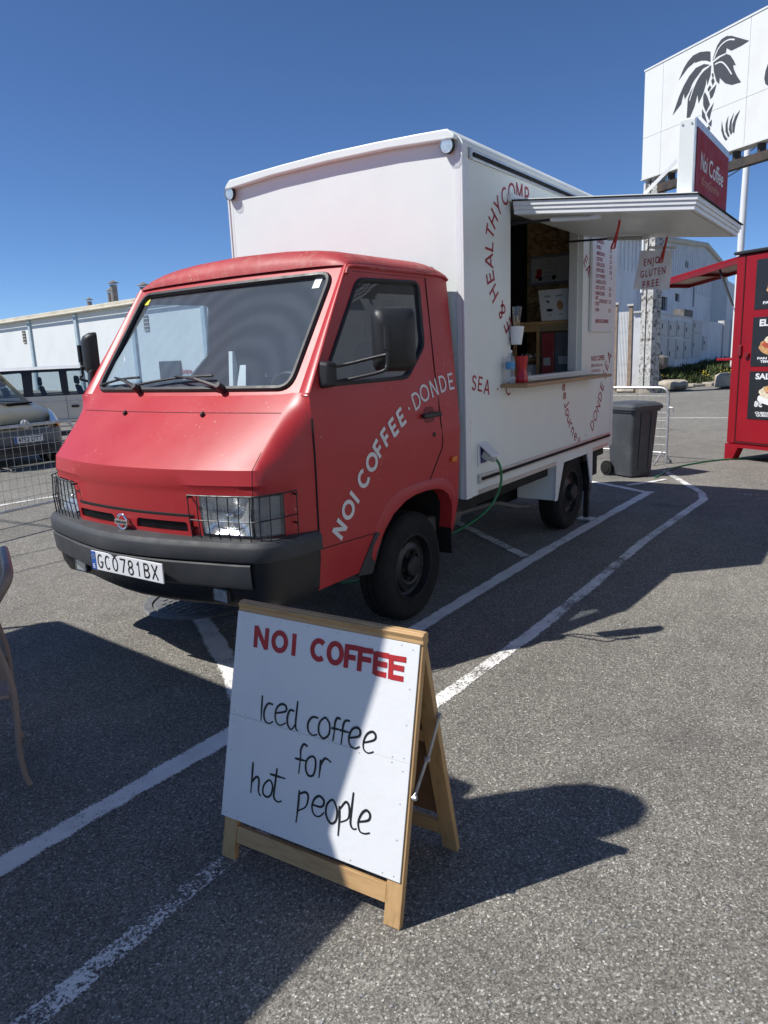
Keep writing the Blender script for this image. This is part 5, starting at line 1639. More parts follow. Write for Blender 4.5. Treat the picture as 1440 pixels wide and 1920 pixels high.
BLK = [[(.127,.597),(.13,.51)],[(.177,.575),(.155,.574),(.141,.548),(.144,.519),(.162,.508),(.183,.519)],[(.189,.549),(.231,.564),(.231,.581),(.214,.585),(.195,.57),(.189,.542),(.198,.518),(.217,.514),(.236,.527)],[(.268,.572),(.25,.572),(.241,.547),(.245,.522),(.261,.51),(.275,.529)],[(.278,.609),(.276,.539),(.279,.517),(.289,.511)],[(.365,.571),(.342,.569),(.327,.547),(.33,.522),(.348,.511),(.367,.518)],[(.389,.577),(.372,.557),(.372,.526),(.392,.511),(.412,.529),(.412,.56),(.399,.576),(.389,.577)],[(.453,.586),(.44,.588),(.432,.571),(.432,.542),(.429,.511)],[(.419,.551),(.456,.553)],[(.488,.589),(.47,.585),(.463,.565),(.463,.54),(.461,.507)],[(.451,.552),(.488,.552)],[(.492,.536),(.525,.549),(.528,.568),(.515,.574),(.498,.564),(.489,.537),(.495,.514),(.514,.508),(.531,.518)],[(.544,.533),(.581,.55),(.585,.566),(.572,.574),(.554,.562),(.544,.538),(.546,.514),(.563,.505),(.583,.514)],[(.333,.47),(.317,.474),(.307,.453),(.308,.424),(.306,.373)],[(.286,.42),(.336,.422)],[(.351,.442),(.334,.424),(.333,.396),(.346,.378),(.365,.385),(.371,.415),(.366,.439),(.351,.442)],[(.388,.441),(.389,.413),(.387,.381)],[(.39,.423),(.405,.449),(.43,.442)],[(.111,.363),(.112,.315),(.112,.256)],[(.114,.296),(.131,.317),(.143,.31),(.145,.271),(.157,.258)],[(.182,.318),(.165,.296),(.165,.27),(.182,.262),(.198,.273),(.203,.3),(.195,.318),(.182,.318)],[(.216,.369),(.213,.316),(.212,.27),(.23,.259),(.246,.266)],[(.188,.342),(.254,.343)],[(.315,.321),(.315,.266),(.312,.213)],[(.314,.308),(.34,.321),(.352,.309),(.345,.275),(.316,.254)],[(.369,.289),(.407,.292),(.415,.313),(.396,.324),(.377,.309),(.37,.282),(.38,.26),(.401,.259),(.419,.277)],[(.444,.325),(.427,.304),(.427,.273),(.446,.251),(.465,.263),(.468,.294),(.457,.319),(.444,.325)],[(.475,.315),(.479,.27),(.479,.22)],[(.479,.307),(.497,.333),(.511,.322),(.511,.285),(.484,.265)],[(.523,.371),(.521,.319),(.521,.273),(.532,.258),(.545,.262)],[(.551,.286),(.585,.301),(.589,.32),(.575,.329),(.559,.314),(.549,.284),(.557,.259),(.575,.256),(.594,.264)]]
mb = MB()
for k, st_ in enumerate(BLK):
    if k in (5, 13, 18, 23):
        mb.build('board_lettering', 'ink_black', ab, clean=False)
        mb = MB()
    closed = st_[0] == st_[-1]
    p = smoothline([(a, b, 0) for a, b in (st_[:-1] if closed else st_)], 5, closed)
    pts = [(q.x, q.y) for q in p]
    if closed:
        pts.append(pts[0])
    ribbon(mb, pts, .0072, sf, .0003 * (k % 4), taper=True)
mb.build('board_lettering', 'ink_black', ab, clean=False)
# folding stay
a, b = BD(.728, .405, -.012), BR(.728, .60, -.012)
m_ = (a + b) / 2 + Vector((0, 0, -.012))
st_ = MB().bar(a, m_, .003, .016, (0, 0, 1)).build('folding_stay', 'galvanised', ab)
MB().bar(m_ + BS * .003, b + BS * .003, .003, .016, (0, 0, 1)).build('stay_arm', 'galvanised', st_)
for p in (a, m_, b):
    MB().lathe([(0, .008), (.008, .008), (.009, 0), (.009, -.006)], p, BS, 10).build('rivet', 'galvanised', st_)

# ---------------------------------------------------------------- wheelie bin
bn = thing('wheelie_bin', (9.95, 2.85, 0), 'dark grey two-wheeled rubbish bin behind the truck', 'bin')
BC, E1, E2 = Vector((9.62, 2.725, 0)), Vector((.883, -.469, 0)), Vector((.469, .883, 0))
def BI(a, b, z):
    return BC + E1 * a + E2 * b + Vector((0, 0, z))
def ringz(z, g, r=.05):
    x0, x1, y0, y1 = -.0 - g * .04, .38 + g * .05, -.04 * g, .40 + .05 * g
    return [BI(x, y, z) for x, y in roundrect(x0, y0, x1, y1, r, 4)]
rw = [ringz(.02, 0), ringz(.06, .05), ringz(.45, .5), ringz(.86, 1), ringz(.865, 1.5), ringz(.90, 1.6)]
mb = MB().grid([r + r[:1] for r in rw]); mb.add(rw[0], [tuple(range(len(rw[0])))])
mb.build('bin_body', 'bin_grey', bn, smooth=35)
mb = MB()
for (z, g, r) in ():
    pass
l1, l2, l3, l4 = ringz(.895, 2.0, .05), ringz(.935, 2.0, .05), ringz(.962, 1.5, .06), ringz(.985, .3, .06)
mb.grid([r + r[:1] for r in (l1, l2, l3, l4)]); mb.add(l4, [tuple(range(len(l4)))]); mb.add(l1, [tuple(range(len(l1)))])
mb.build('bin_lid', 'bin_lid_grey', bn, smooth=35)
MB().hexa([BI(.02, -.095, .925), BI(.36, -.095, .925), BI(.36, -.06, .925), BI(.02, -.06, .925), BI(.02, -.095, .945), BI(.36, -.095, .945), BI(.36, -.06, .945), BI(.02, -.06, .945)]).build('lid_grip', 'bin_lid_grey', bn, bevel=.006)
for a in (.10, .28):
    MB().hexa([BI(a, -.012, .1), BI(a + .012, -.012, .1), BI(a + .012, .01, .1), BI(a, .01, .1), BI(a, -.05, .84), BI(a + .012, -.05, .84), BI(a + .012, -.03, .84), BI(a, -.03, .84)]).build('rib', 'bin_grey', bn)
for a in (-.075, .40):
    MB().lathe([(0, .0), (.06, .0), (.07, .01), (.098, .012), (.10, .022), (.10, .045), (.096, .055), (0, .055)], BI(a, .40, .10), E1, 28).build('bin_wheel', 'rubber', bn, smooth=40)
MB().tube([BI(-.06, .40, .10), BI(.45, .40, .10)], .012, 8).build('axle', 'galvanised', bn)
MB().tube([BI(-.02, .47, .90), BI(.40, .47, .90)], .014, 8).build('bin_handle', 'bin_grey', bn)

# ---------------------------------------------------------------- crowd barriers
def barrier(p0, p1, h, label, nx, nz, foot_dir):
    p0, p1 = Vector(p0), Vector(p1)
    d = (p1 - p0).normalized()
    L = (p1 - p0).length
    t = thing('crowd_barrier', (p0 + p1) / 2, label, 'barrier')
    r = .12
    P = [p0 + Vector((0, 0, .02)), p0 + Vector((0, 0, h - r))]
    P += [p0 + d * (r - r * cos(a)) + Vector((0, 0, h - r + r * sin(a))) for a in [radians(q) for q in (22, 45, 68, 90)]]
    P += [p1 - d * (r - r * cos(a)) + Vector((0, 0, h - r + r * sin(a))) for a in [radians(q) for q in (90, 68, 45, 22, 0)]]
    P += [p1 + Vector((0, 0, .02))]
    MB().tube(P, .019, 10).build('frame', 'galvanised', t, smooth=50)
    z0 = .16
    MB().tube([p0 + Vector((0, 0, z0)), p1 + Vector((0, 0, z0))], .015, 8).build('lower_rail', 'galvanised', t, smooth=50)
    mb = MB()
    for i in range(1, nx):
        q = p0 + d * (L * i / nx)
        mb.tube([q + Vector((0, 0, z0)), q + Vector((0, 0, h - .01))], .0024, 4, caps=False)
    for j in range(1, nz):
        z = z0 + (h - z0) * j / nz
        mb.tube([p0 + Vector((0, 0, z)) + d * .01, p1 + Vector((0, 0, z)) - d * .01], .0024, 4, caps=False)
    mb.build('wire_mesh', 'galvanised', t)
    f = Vector(foot_dir)
    for p in (p0 + d * .06, p1 - d * .06):
        MB().tube(smoothline([p - f * .28 + Vector((0, 0, .014)), p - f * .20 + Vector((0, 0, .05)), p + Vector((0, 0, .165)), p + f * .20 + Vector((0, 0, .05)), p + f * .28 + Vector((0, 0, .014))], 4), .014, 8).build('foot', 'galvanised', t, smooth=60)
    MB().tube([p1 + d * .02 + Vector((0, 0, h - .28)), p1 + d * .07 + Vector((0, 0, h - .28)), p1 + d * .07 + Vector((0, 0, h - .36))], .008, 6).build('hook', 'galvanised', t)
    return t
barrier((2.75, 7.86, 0), (5.15, 8.14, 0), 1.085, 'galvanised mesh crowd barrier in front of the parked cars', 26, 8, (0.1, 1, 0))
barrier((11.45, 4.9, 0), (11.03, 2.63, 0), 1.10, 'galvanised mesh crowd barrier behind the bin', 24, 8, (1, -.18, 0))

# ---------------------------------------------------------------- garden chair at the left edge
ch = thing('garden_chair', (1.1, 3.1, 0), 'brown resin garden chair cut off at the left edge', 'chair')
def tb(name, pts, r=.013):
    return MB().tube(smoothline(pts, 5), r, 8).build(name, 'chair_resin', ch, smooth=60)
CN, CX = Vector((.4406, .8977, 0)), Vector((.8977, -.4406, 0))
def CH(x, y, z):
    return Vector((1.384, 2.819, 0)) + CX * x + CN * y + Vector((0, 0, z))
prof = [(0, .008), (-.014, .065), (-.02, .187), (-.010, .327), (-.010, .46), (-.035, .60), (-.05, .70), (-.035, .80)]
for y in (0, .46):
    tb('leg', [CH(x, y, z) for x, z in prof], [.013] * 36)
loop = [(-.035, .0, .80), (.02, -.005, .88), (.036, .02, .915), (.038, .10, .93), (.038, .36, .93), (.036, .44, .915), (.02, .465, .88), (-.035, .46, .80)]
tb('back_frame', [CH(x, y, z) for x, y, z in loop], [.020] * 36)
for k in range(5):
    y = .07 + k * .08
    tb('back_slat', [CH(.036, y, .925), CH(-.02, y, .80), CH(-.045, y, .66), CH(-.04, y, .46)], [.011] * 16)
MB().hexa([CH(-.50, 0, .415), CH(-.02, 0, .40), CH(-.02, .46, .40), CH(-.50, .46, .415), CH(-.50, 0, .435), CH(-.02, 0, .42), CH(-.02, .46, .42), CH(-.50, .46, .435)]).build('seat', 'chair_resin', ch, bevel=.008)
for y in (0, .46):
    tb('leg', [CH(-.52, y, .008), CH(-.50, y, .3), CH(-.49, y, .60), CH(-.46, y, .645)], [.013] * 16)
    tb('armrest', [CH(-.46, y, .645), CH(-.25, y - .01, .66), CH(-.05, y, .655)], [.02] * 11)

# ---------------------------------------------------------------- gazebo and feather flag standing left of the camera
gz = thing('gazebo', (-.6, 4.4, 0), 'beige market gazebo beside the chair whose shade falls over the sandwich board', 'gazebo')
GC = [Vector((1.134, 6.02, 2.6)), Vector((.854, 2.669, 2.6)), Vector((-2.2, 2.70, 2.6)), Vector((-1.9, 6.2, 2.6))]
apex = sum(GC, Vector()) / 4 + Vector((0, 0, .55))
mb = MB()
for a, b in zip(GC, GC[1:] + GC[:1]):
    mb.add([a, b, apex], [(0, 1, 2)])
mb.build('canopy', 'canopy_cloth', gz)
for a, b in zip(GC, GC[1:] + GC[:1]):
    m2 = MB(); m2.add([a, b, b - Vector((0, 0, .18)), a - Vector((0, 0, .18))], [(0, 1, 2, 3)]); m2.build('valance', 'canopy_cloth', gz)
    q = a + (Vector((-.6, 4.4, 2.6)) - a) * .02
    MB().tube([(q.x, q.y, 0), (q.x, q.y, 2.6)], .02, 8).build('post', 'galvanised', gz)
ff = thing('feather_flag', (.75, 2.42, 0), 'red feather flag on a pole at the corner of the gazebo', 'flag')
FD = Vector((.687, .727, 0))
FC = Vector((.75, 2.42, 0))
ol = [(-.18, 1.35), (.18, 1.25), (.182, 2.6), (.18, 2.86), (.155, 3.02), (.10, 3.14), (.02, 3.21), (-.06, 3.20), (-.13, 3.10), (-.17, 2.92), (-.18, 2.7)]
mb = MB().prism(ol, lambda x, z, h: FC + FD * x + Vector((0, 0, z)) + Vector((.727, -.687, 0)) * h, 0, .003)
mb.build('flag_cloth', 'flag_cloth', ff)
MB().tube([FC - FD * .18 + Vector((0, 0, z)) for z in (0, 1.2, 2.7)], .012, 8).build('flag_pole', 'galvanised', ff)
MB().lathe([(0, .02), (.2, .02), (.22, .0)], FC - FD * .18, (0, 0, 1), 24).build('flag_base', 'steel_black', ff)
# ---------------------------------------------------------------- parked cars behind the barrier
def lathe_wheel(root, c, ax, R=.33, w=.2):
    wl = MB().lathe([(R * .62, .0), (R * .7, .006), (R * .95, .0), (R, -.03), (R, -w + .03), (R * .95, -w), (R * .62, -w)], c, ax, 32).build('wheel', 'rubber', root, smooth=40)
    MB().lathe([(R * .63, -.004), (R * .6, -.02), (R * .5, -.035), (R * .2, -.02), (0, -.018)], c, ax, 24).build('rim', 'galvanised', wl, smooth=40)

# --- beige estate 4x4 seen from its right side; local x forward, y to the far side, z up
SM = Matrix.Translation((10.7, 17.74, 0)) @ Matrix(((.86, .51, 0, 0), (-.51, .86, 0, 0), (0, 0, 1, 0), (0, 0, 0, 1)))
suv = thing('beige_estate_car', (11.3, 18.3, 0), 'beige off-road estate car parked behind the van, side on', 'car')
def SU(x, y, z):
    return SM @ Vector((x, y, z))
WD = 1.72
BODY = [(-1.95, .42), (-2.0, .70), (-1.97, 1.02), (1.72, 1.02), (2.45, .96), (2.78, .88), (2.85, .60), (2.80, .40), (2.42, .38), (2.38, .60), (2.2, .74), (1.95, .74), (1.78, .60), (1.74, .38), (-.80, .38), (-.84, .60), (-1.0, .74), (-1.26, .74), (-1.43, .60), (-1.48, .40)]
def side_y(z):
    return .0 + .04 * abs(z - .78) / .4
mb = MB()
m = densify(BODY, .25)
for far in (False, True):
    mb.flat(m, [], lambda x, z, far=far: SU(x, (WD - side_y(z)) if far else side_y(z), z))
loop = m + m[:1]
mb.grid([[SU(x, side_y(z) + (WD - 2 * side_y(z)) * k / 4, z) for x, z in loop] for k in range(5)])
mb.build('car_body', 'suv_paint', suv, smooth=40)
# greenhouse sides with window openings
GH = [(-1.93, 1.02), (1.60, 1.02), (1.10, 1.66), (.9, 1.70), (-1.6, 1.68), (-1.78, 1.5)]
WNS = [roundpoly([(-1.45, 1.055), (-.60, 1.055), (-.60, 1.62), (-1.42, 1.58)], .05), roundpoly([(-.40, 1.06), (.32, 1.06), (.30, 1.625), (-.37, 1.62)], .03), roundpoly([(.46, 1.06), (1.36, 1.06), (.98, 1.63), (.46, 1.628)], .03)]
gy = lambda z: .03 + .16 * (z - 1.02) / .65
for far in (False, True):
    f = lambda x, z, far=far: SU(x, (WD - gy(z)) if far else gy(z), z)
    MB().flat(densify(GH, .3), WNS, f).build('pillar_frame', 'black_plastic', suv)
    for W_ in WNS:
        MB().flat(W_, [], lambda x, z, far=far: SU(x, (WD - gy(z) - .012) if far else gy(z) + .012, z)).build('window', 'car_glass', suv)
    f2 = lambda x, z, h, far=far: SU(x, (WD - side_y(z) + h) if far else side_y(z) - h, z)
    for x0 in (.40, -.50):
        P_ = [f2(x, z, h) for h in (.0, .022) for x, z in ((x0 + .08, .70), (x0 + .26, .70), (x0 + .26, .765), (x0 + .08, .765))]
        MB().hexa(P_).build('door_handle', 'black_plastic', suv, bevel=.006)
    MB().tube([f2(x, .862, .002) for x in (-1.9, 0, 1.75)], .008, 5).build('body_crease', 'suv_roof', suv)
    for x0 in (.375, -.56):
        MB().tube([f2(x0, z, .001) for z in (1.01, .86, .42)], .004, 4).build('door_gap', 'black_matte', suv)
    MB().hexa([f2(x, z, h) for h in (.0, .05) for x, z in ((-.8, .335), (1.72, .335), (1.72, .41), (-.8, .41))]).build('side_step', 'aluminium', suv, bevel=.015)
    MB().hexa([f2(x, z, h) for h in (.0, .03) for x, z in ((-.8, .21), (1.72, .21), (1.72, .25), (-.8, .25))]).build('side_step', 'aluminium', suv, bevel=.01)
    yy = -.03 if not far else WD + .03
    for x in (-1.13, 2.08):
        lathe_wheel(suv, SU(x, yy, .35), SM.to_3x3() @ Vector((0, -1 if not far else 1, 0)), .35, .24)
rf = [[SU(x, gy(1.66) + (WD - 2 * gy(1.66)) * k / 8, z + .075 * (1 - ((k - 4) / 4) ** 4)) for k in range(9)] for x, z in ((-1.80, 1.60), (-1.6, 1.675), (-.6, 1.69), (.4, 1.70), (.95, 1.69), (1.14, 1.655))]
MB().grid(rf).build('car_roof', 'suv_roof', suv, smooth=50)
MB().add([SU(1.10, .2, 1.66), SU(1.10, WD - .2, 1.66), SU(1.62, WD - .06, 1.02), SU(1.62, .06, 1.02)], [(0, 1, 2, 3)]) if False else None
mb = MB(); mb.add([SU(1.11, .2, 1.665), SU(1.11, WD - .2, 1.665), SU(1.63, WD - .05, 1.015), SU(1.63, .05, 1.015)], [(0, 1, 2, 3)]); mb.build('windscreen', 'car_glass', suv)
mb = MB(); mb.add([SU(-1.76, .2, 1.63), SU(-1.76, WD - .2, 1.63), SU(-1.94, WD - .05, 1.02), SU(-1.94, .05, 1.02)], [(0, 1, 2, 3)]); mb.build('rear_window', 'car_glass', suv)
for x in (-1.0, -.12, .78):
    for y in (.48, 1.24):
        st_ = MB().hexa([SU(x, y - .24, .75), SU(x + .14, y - .24, .75), SU(x + .14, y + .24, .75), SU(x, y + .24, .75), SU(x - .12, y - .2, 1.26), SU(x, y - .2, 1.26), SU(x, y + .2, 1.26), SU(x - .12, y + .2, 1.26)]).build('seat', 'interior_dark', suv, bevel=.04)
        MB().hexa([SU(x - .13, y - .15, 1.28), SU(x - .02, y - .15, 1.28), SU(x - .02, y + .15, 1.28), SU(x - .13, y + .15, 1.28), SU(x - .13, y - .13, 1.50), SU(x - .03, y - .13, 1.50), SU(x - .03, y + .13, 1.50), SU(x - .13, y + .13, 1.50)]).build('headrest', 'interior_dark', st_, bevel=.05, seg=3)
MB().hexa([SU(x, y, z) for z in (.45, .72) for x, y in ((-1.9, .1), (1.6, .1), (1.6, WD - .1), (-1.9, WD - .1))]).build('cabin_floor', 'interior_dark', suv)

# --- olive grey van-like hatchback facing the lot, its nose towards -Y
van = thing('olive_hatchback', (6.95, 14.2, 0), 'olive metallic hatchback parked nose out behind the mesh barrier', 'car')
XC, HW, Y0 = 6.95, .86, 12.36
def VN_(x, y, z):
    return Vector((XC + x * HW, Y0 + y, z))
# nose: stacked plan curves from bumper to bonnet, then bonnet and cabin
def nose_row(z, yc, ys, wfac=1.0):
    return [VN_(x * wfac, yc + (ys - yc) * abs(x) ** 2.6, z) for x in [-1 + 2 * i / 20 for i in range(21)]]
mb = MB().grid([nose_row(.22, .10, .45), nose_row(.30, .02, .40), nose_row(.45, .0, .38), nose_row(.60, .0, .38), nose_row(.66, .03, .40)])
mb.build('front_bumper', 'van_grey', van, smooth=40)
mb = MB().grid([nose_row(.661, .05, .42), nose_row(.74, .06, .44), nose_row(.84, .10, .50), nose_row(.93, .22, .62, .98), nose_row(1.0, .45, .80, .96), nose_row(1.06, .75, 1.0, .94), nose_row(1.10, 1.05, 1.20, .92)])
mb.build('bonnet', 'van_paint', van, smooth=40)
SIDEP = [(.42, .25), (.42, .66), (.50, .84), (.80, 1.0), (1.2, 1.08), (3.9, 1.06), (3.95, .5), (3.9, .25)]
for sx in (-1, 1):
    MB().flat(densify(SIDEP, .3), [], lambda y, z, sx=sx: VN_(sx * (1 - .04 * max(0, z - .8)), y, z)).build('side_panel', 'van_paint', van)
    MB().flat(densify([(1.25, 1.09), (3.85, 1.07), (3.6, 1.62), (2.0, 1.66)], .3), [roundpoly([(1.55, 1.12), (3.6, 1.10), (3.45, 1.55), (2.05, 1.58)], .06)], lambda y, z, sx=sx: VN_(sx * (.97 - .22 * (z - 1.06)), y, z)).build('pillar_frame', 'van_paint', van)
    MB().flat([(1.55, 1.12), (3.6, 1.10), (3.45, 1.55), (2.05, 1.58)], [], lambda y, z, sx=sx: VN_(sx * (.955 - .22 * (z - 1.06)), y, z)).build('window', 'car_glass', van)
    for y in (.75, 3.2):
        lathe_wheel(van, VN_(sx * 1.01, y, .30), (sx, 0, 0), .30, .18)
    # headlamp: swept lens on the corner
    hl = [VN_(sx * x, y, z) for x, y, z in ((.52, .02, .80), (.60, .12, .86), (.74, .34, .965), (.84, .50, 1.0), (.93, .46, .90), (.95, .40, .80), (.90, .28, .745), (.70, .07, .755))]
    cen = sum(hl, Vector()) / 8 + Vector((0, -.035, .02))
    mb = MB(); mb.add(hl + [cen], [(i, (i + 1) % 8, 8) for i in range(8)]); h_ = mb.build('headlight', 'reflector', van, smooth=60)
    mb = MB(); mb.add([p + Vector((0, -.012, .012)) for p in hl] + [cen + Vector((0, -.012, .012))], [(i, (i + 1) % 8, 8) for i in range(8)]); mb.build('lens', 'lens_glass', h_, smooth=60)
    MB().hexa([VN_(sx * .80, .12, .665), VN_(sx * .955, .36, .665), VN_(sx * .93, .40, .665), VN_(sx * .8, .2, .665), VN_(sx * .78, .12, .735), VN_(sx * .955, .35, .735), VN_(sx * .93, .40, .735), VN_(sx * .78, .2, .735)]).build('turn_signal', 'orange_dull', van, bevel=.008)
    MB().hexa([VN_(sx * a, y, z) for z in (.70, .80) for a, y in ((.17, .055), (.50, .075), (.50, .16), (.17, .14))]).build('grille', 'black_matte', van)
    MB().hexa([VN_(sx * a, y, z) for z in (1.085, 1.115) for a, y in ((.15, .80), (.80, .92), (.78, 1.08), (.15, 1.02))]).build('scuttle_vent', 'black_matte', van)
rf = [[VN_((.83 - .0) * (-1 + 2 * k / 8), y, z + .05 * (1 - ((k - 4) / 4) ** 4)) for k in range(9)] for y, z in ((1.95, 1.60), (2.1, 1.655), (2.8, 1.68), (3.5, 1.64), (3.65, 1.58))]
MB().grid(rf).build('car_roof', 'van_paint', van, smooth=50)
mb = MB().grid([[VN_((.92 - .09 * t) * (-1 + 2 * k / 8), 1.06 + .92 * t + .12 * ((k - 4) / 4) ** 2, 1.10 + .52 * t) for k in range(9)] for t in (0, .33, .66, 1)]); mb.build('windscreen', 'car_glass', van, smooth=50)
MB().hexa([VN_(x, y, z) for z in (.3, 1.0) for x, y in ((-.9, 1.15), (.9, 1.15), (.9, 3.8), (-.9, 3.8))]).build('cabin_floor', 'interior_dark', van)
c = VN_(0, .045, .77)
lg = MB().lathe([(0, .02), (.07, .02), (.09, .0)], c, (0, -1, .15), 20).build('badge_mount', 'galvanised', van, smooth=40)
mb = MB(); P_ = [(0, .075), (.045, 0), (0, -.075), (-.045, 0)]
for (x0, z0), (x1, z1) in zip(P_, P_[1:] + P_[:1]):
    mb.bar(c + Vector((x0, -.028, z0)), c + Vector((x1, -.028, z1)), .012, .018, (0, 1, 0))
mb.build('badge', 'chrome', lg)
PY = Y0 - .016
pl2 = MB().box((XC - .26, PY, .46), (XC + .26, PY + .01, .57)).build('number_plate', 'plate_white', van, bevel=.003)
MB().box((XC - .258, PY - .0015, .462), (XC - .218, PY - .0004, .568)).build('euro_strip', 'plate_blue', pl2)
mb = MB(); text(mb, '4752 DTT', lambda x, y: (XC - .20 + x, PY - .001, .48 + y), w=.44, h=.072, bold=.018); mb.build('plate_lettering', 'ink_black', pl2, clean=False)
for k in range(5):
    MB().box((XC - .70, Y0 - .006 + .0, .30 + k * .028), (XC + .70, Y0 + .03, .315 + k * .028)).build('intake_slat', 'black_plastic', van)

# ---------------------------------------------------------------- warehouse far left
PW, DW = Vector((33, 50, 0)), Vector((cos(radians(82)), sin(radians(82)), 0))
NW = Vector((-DW.y, DW.x, 0))     # towards the lot
def WL(a, z, d=0.0):
    return PW + DW * a + NW * d + Vector((0, 0, z))
wh = thing('warehouse', WL(0, 0, -6), 'long white warehouse with blue pilasters and rooftop flues', 'warehouse')
def wbox(a0, a1, z0, z1, d0, d1, name, mat, parent=wh, bevel=0):
    return MB().hexa([WL(a0, z0, d0), WL(a1, z0, d0), WL(a1, z0, d1), WL(a0, z0, d1), WL(a0, z1, d0), WL(a1, z1, d0), WL(a1, z1, d1), WL(a0, z1, d1)]).build(name, mat, parent, bevel=bevel)
wbox(-34, 44, 0, 5.62, -14, 0, 'wall', 'wall_white')
wbox(-34.3, 44.3, 5.622, 5.98, -14.2, .28, 'cornice', 'cornice_cream', bevel=.04)
MB().tube([WL(-34.2, 5.66, .40), WL(44.2, 5.66, .40)], .075, 8).build('gutter', 'cornice_cream', wh)
for k in range(-4, 6):
    wbox(k * 8.2 - .18, k * 8.2 + .18, 0, 5.62, .002, .16, 'pilaster', 'pilaster_blue')
for a in (9.6, -9.8, 26, -26):
    v_ = wbox(a - .28, a + .28, 3.88, 4.85, .002, .05, 'vent_grille', 'vent_dark')
    for q in range(4):
        wbox(a - .30, a + .30, 3.9 + q * .24, 3.96 + q * .24, .051, .085, 'vent_slat', 'cornice_cream', v_)
for a, h, r in ((-1.63, 6.45, .17), (-4.75, 6.80, .17), (-5.35, 7.28, .24), (-9.3, 6.78, .27)):
    b = WL(a, 5.9, -.35)
    fl = MB().lathe([(r, 0), (r, h - 5.9 - .1)], b, (0, 0, 1), 16).build('flue', 'chimney_metal', wh, smooth=40)
    MB().lathe([(0, .22), (r * 1.55, .0), (r * 1.5, .04), (0, .14)], b + Vector((0, 0, h - 5.9)), (0, 0, 1), 16).build('flue_cowl', 'chimney_metal', fl, smooth=40)
wbox(-13.4, -11.0, 0, 1.9, .002, .12, 'doorway', 'window_dark')
mb = MB(); text(mb, 'Extra', lambda x, y: WL(-14.4 - x * -1 + 0, 1.08 + y, .05) if False else WL(-12.6 - x - .7, 1.10 + y, .05), w=1.3, h=.30, bold=.03); mb.build('wall_lettering', 'letter_red', wh, clean=False)
mb = MB(); text(mb, 'GARDEN', lambda x, y: WL(-12.3 - x - .7, .72 + y, .05), w=2.0, h=.30, bold=.03); mb.build('wall_lettering', 'pilaster_blue', wh, clean=False)
# white paling fence before the warehouse
fn = thing('paling_fence', WL(0, 0, 18), 'white paling fence seen through the car windows before the warehouse', 'fence')
mb = MB()
for k in range(300):
    a = -25 + k * .17
    mb.hexa([WL(a, .05, 18), WL(a + .07, .05, 18), WL(a + .07, .05, 18.02), WL(a, .05, 18.02), WL(a, 1.55, 18), WL(a + .07, 1.55, 18), WL(a + .07, 1.55, 18.02), WL(a, 1.55, 18.02)])
mb.build('pale', 'picket_white', fn, clean=False)
for z in (.35, 1.3):
    MB().bar(WL(-25, z, 18.04), WL(26, z, 18.04), .04, .06).build('rail', 'picket_white', fn)
for k in range(0, 52, 4):
    MB().bar(WL(-25 + k, 0, 18.08), WL(-25 + k, 1.7, 18.08), .12, .12, (1, 0, 0)).build('fence_post', 'picket_white', fn)
# ---------------------------------------------------------------- red food trailer at the right edge
TC, TE, TD, TR_ = Vector((11.79, 1.95, 0)), Vector((.495, .868, 0)), Vector((.868, -.495, 0)), Vector((-.495, -.868, 0))
def TF(a, b, z):
    """a along the face to the right, b into the trailer"""
    return TC + TR_ * a + TD * b + Vector((0, 0, z))
def tbox(a0, a1, b0, b1, z0, z1, name, mat, parent, bevel=0):
    return MB().hexa([TF(a0, b0, z0), TF(a1, b0, z0), TF(a1, b1, z0), TF(a0, b1, z0), TF(a0, b0, z1), TF(a1, b0, z1), TF(a1, b1, z1), TF(a0, b1, z1)]).build(name, mat, parent, bevel=bevel)
tr = thing('red_food_trailer', TF(1, 1, 0), 'deep red food trailer with black food posters at the right edge', 'food trailer')
tbox(.0, 2.3, 0, 3.2, .24, 2.90, 'trailer_body', 'trailer_red', tr, .02)
tbox(-.04, 2.34, -.05, 3.24, 2.902, 2.945, 'trailer_roof', 'black_plastic', tr, .01)
tbox(-.02, 2.32, -.02, 3.22, .19, .238, 'skirt', 'trailer_red', tr)
for a0, a1, sl in ((-.02, .12, .06), (1.5, 1.62, .0)):
    MB().hexa([TF(a0, -.02, 0), TF(a0 + .13, -.02, 0), TF(a0 + .13, .12, 0), TF(a0, .12, 0), TF(a0, -.02, .19), TF(a0 + .22, -.02, .19), TF(a0 + .22, .12, .19), TF(a0, .12, .19)]).build('corner_foot', 'trailer_red', tr)
tbox(.0, .13, -.016, -.001, .25, 2.89, 'corner_post', 'trailer_red', tr, .012)
dr_ = tbox(.15, 2.1, -.018, -.001, .28, 2.87, 'door', 'trailer_red', tr, .006)
for a in (.145,):
    MB().tube([TF(a, -.02, z) for z in (.27, 2.88)], .006, 4).build('door_gap', 'black_matte', dr_)
MB().tube([TF(.15, -.02, .27), TF(2.1, -.02, .27)], .006, 4).build('door_gap', 'black_matte', dr_)
tbox(.115, .175, -.05, -.019, 1.50, 1.66, 'latch', 'trailer_dark', tr, .012)
MB().lathe([(0, .04), (.035, .04), (.04, 0)], TF(.265, -.018, 1.52), -TD, 12).build('door_knob', 'trailer_dark', tr)
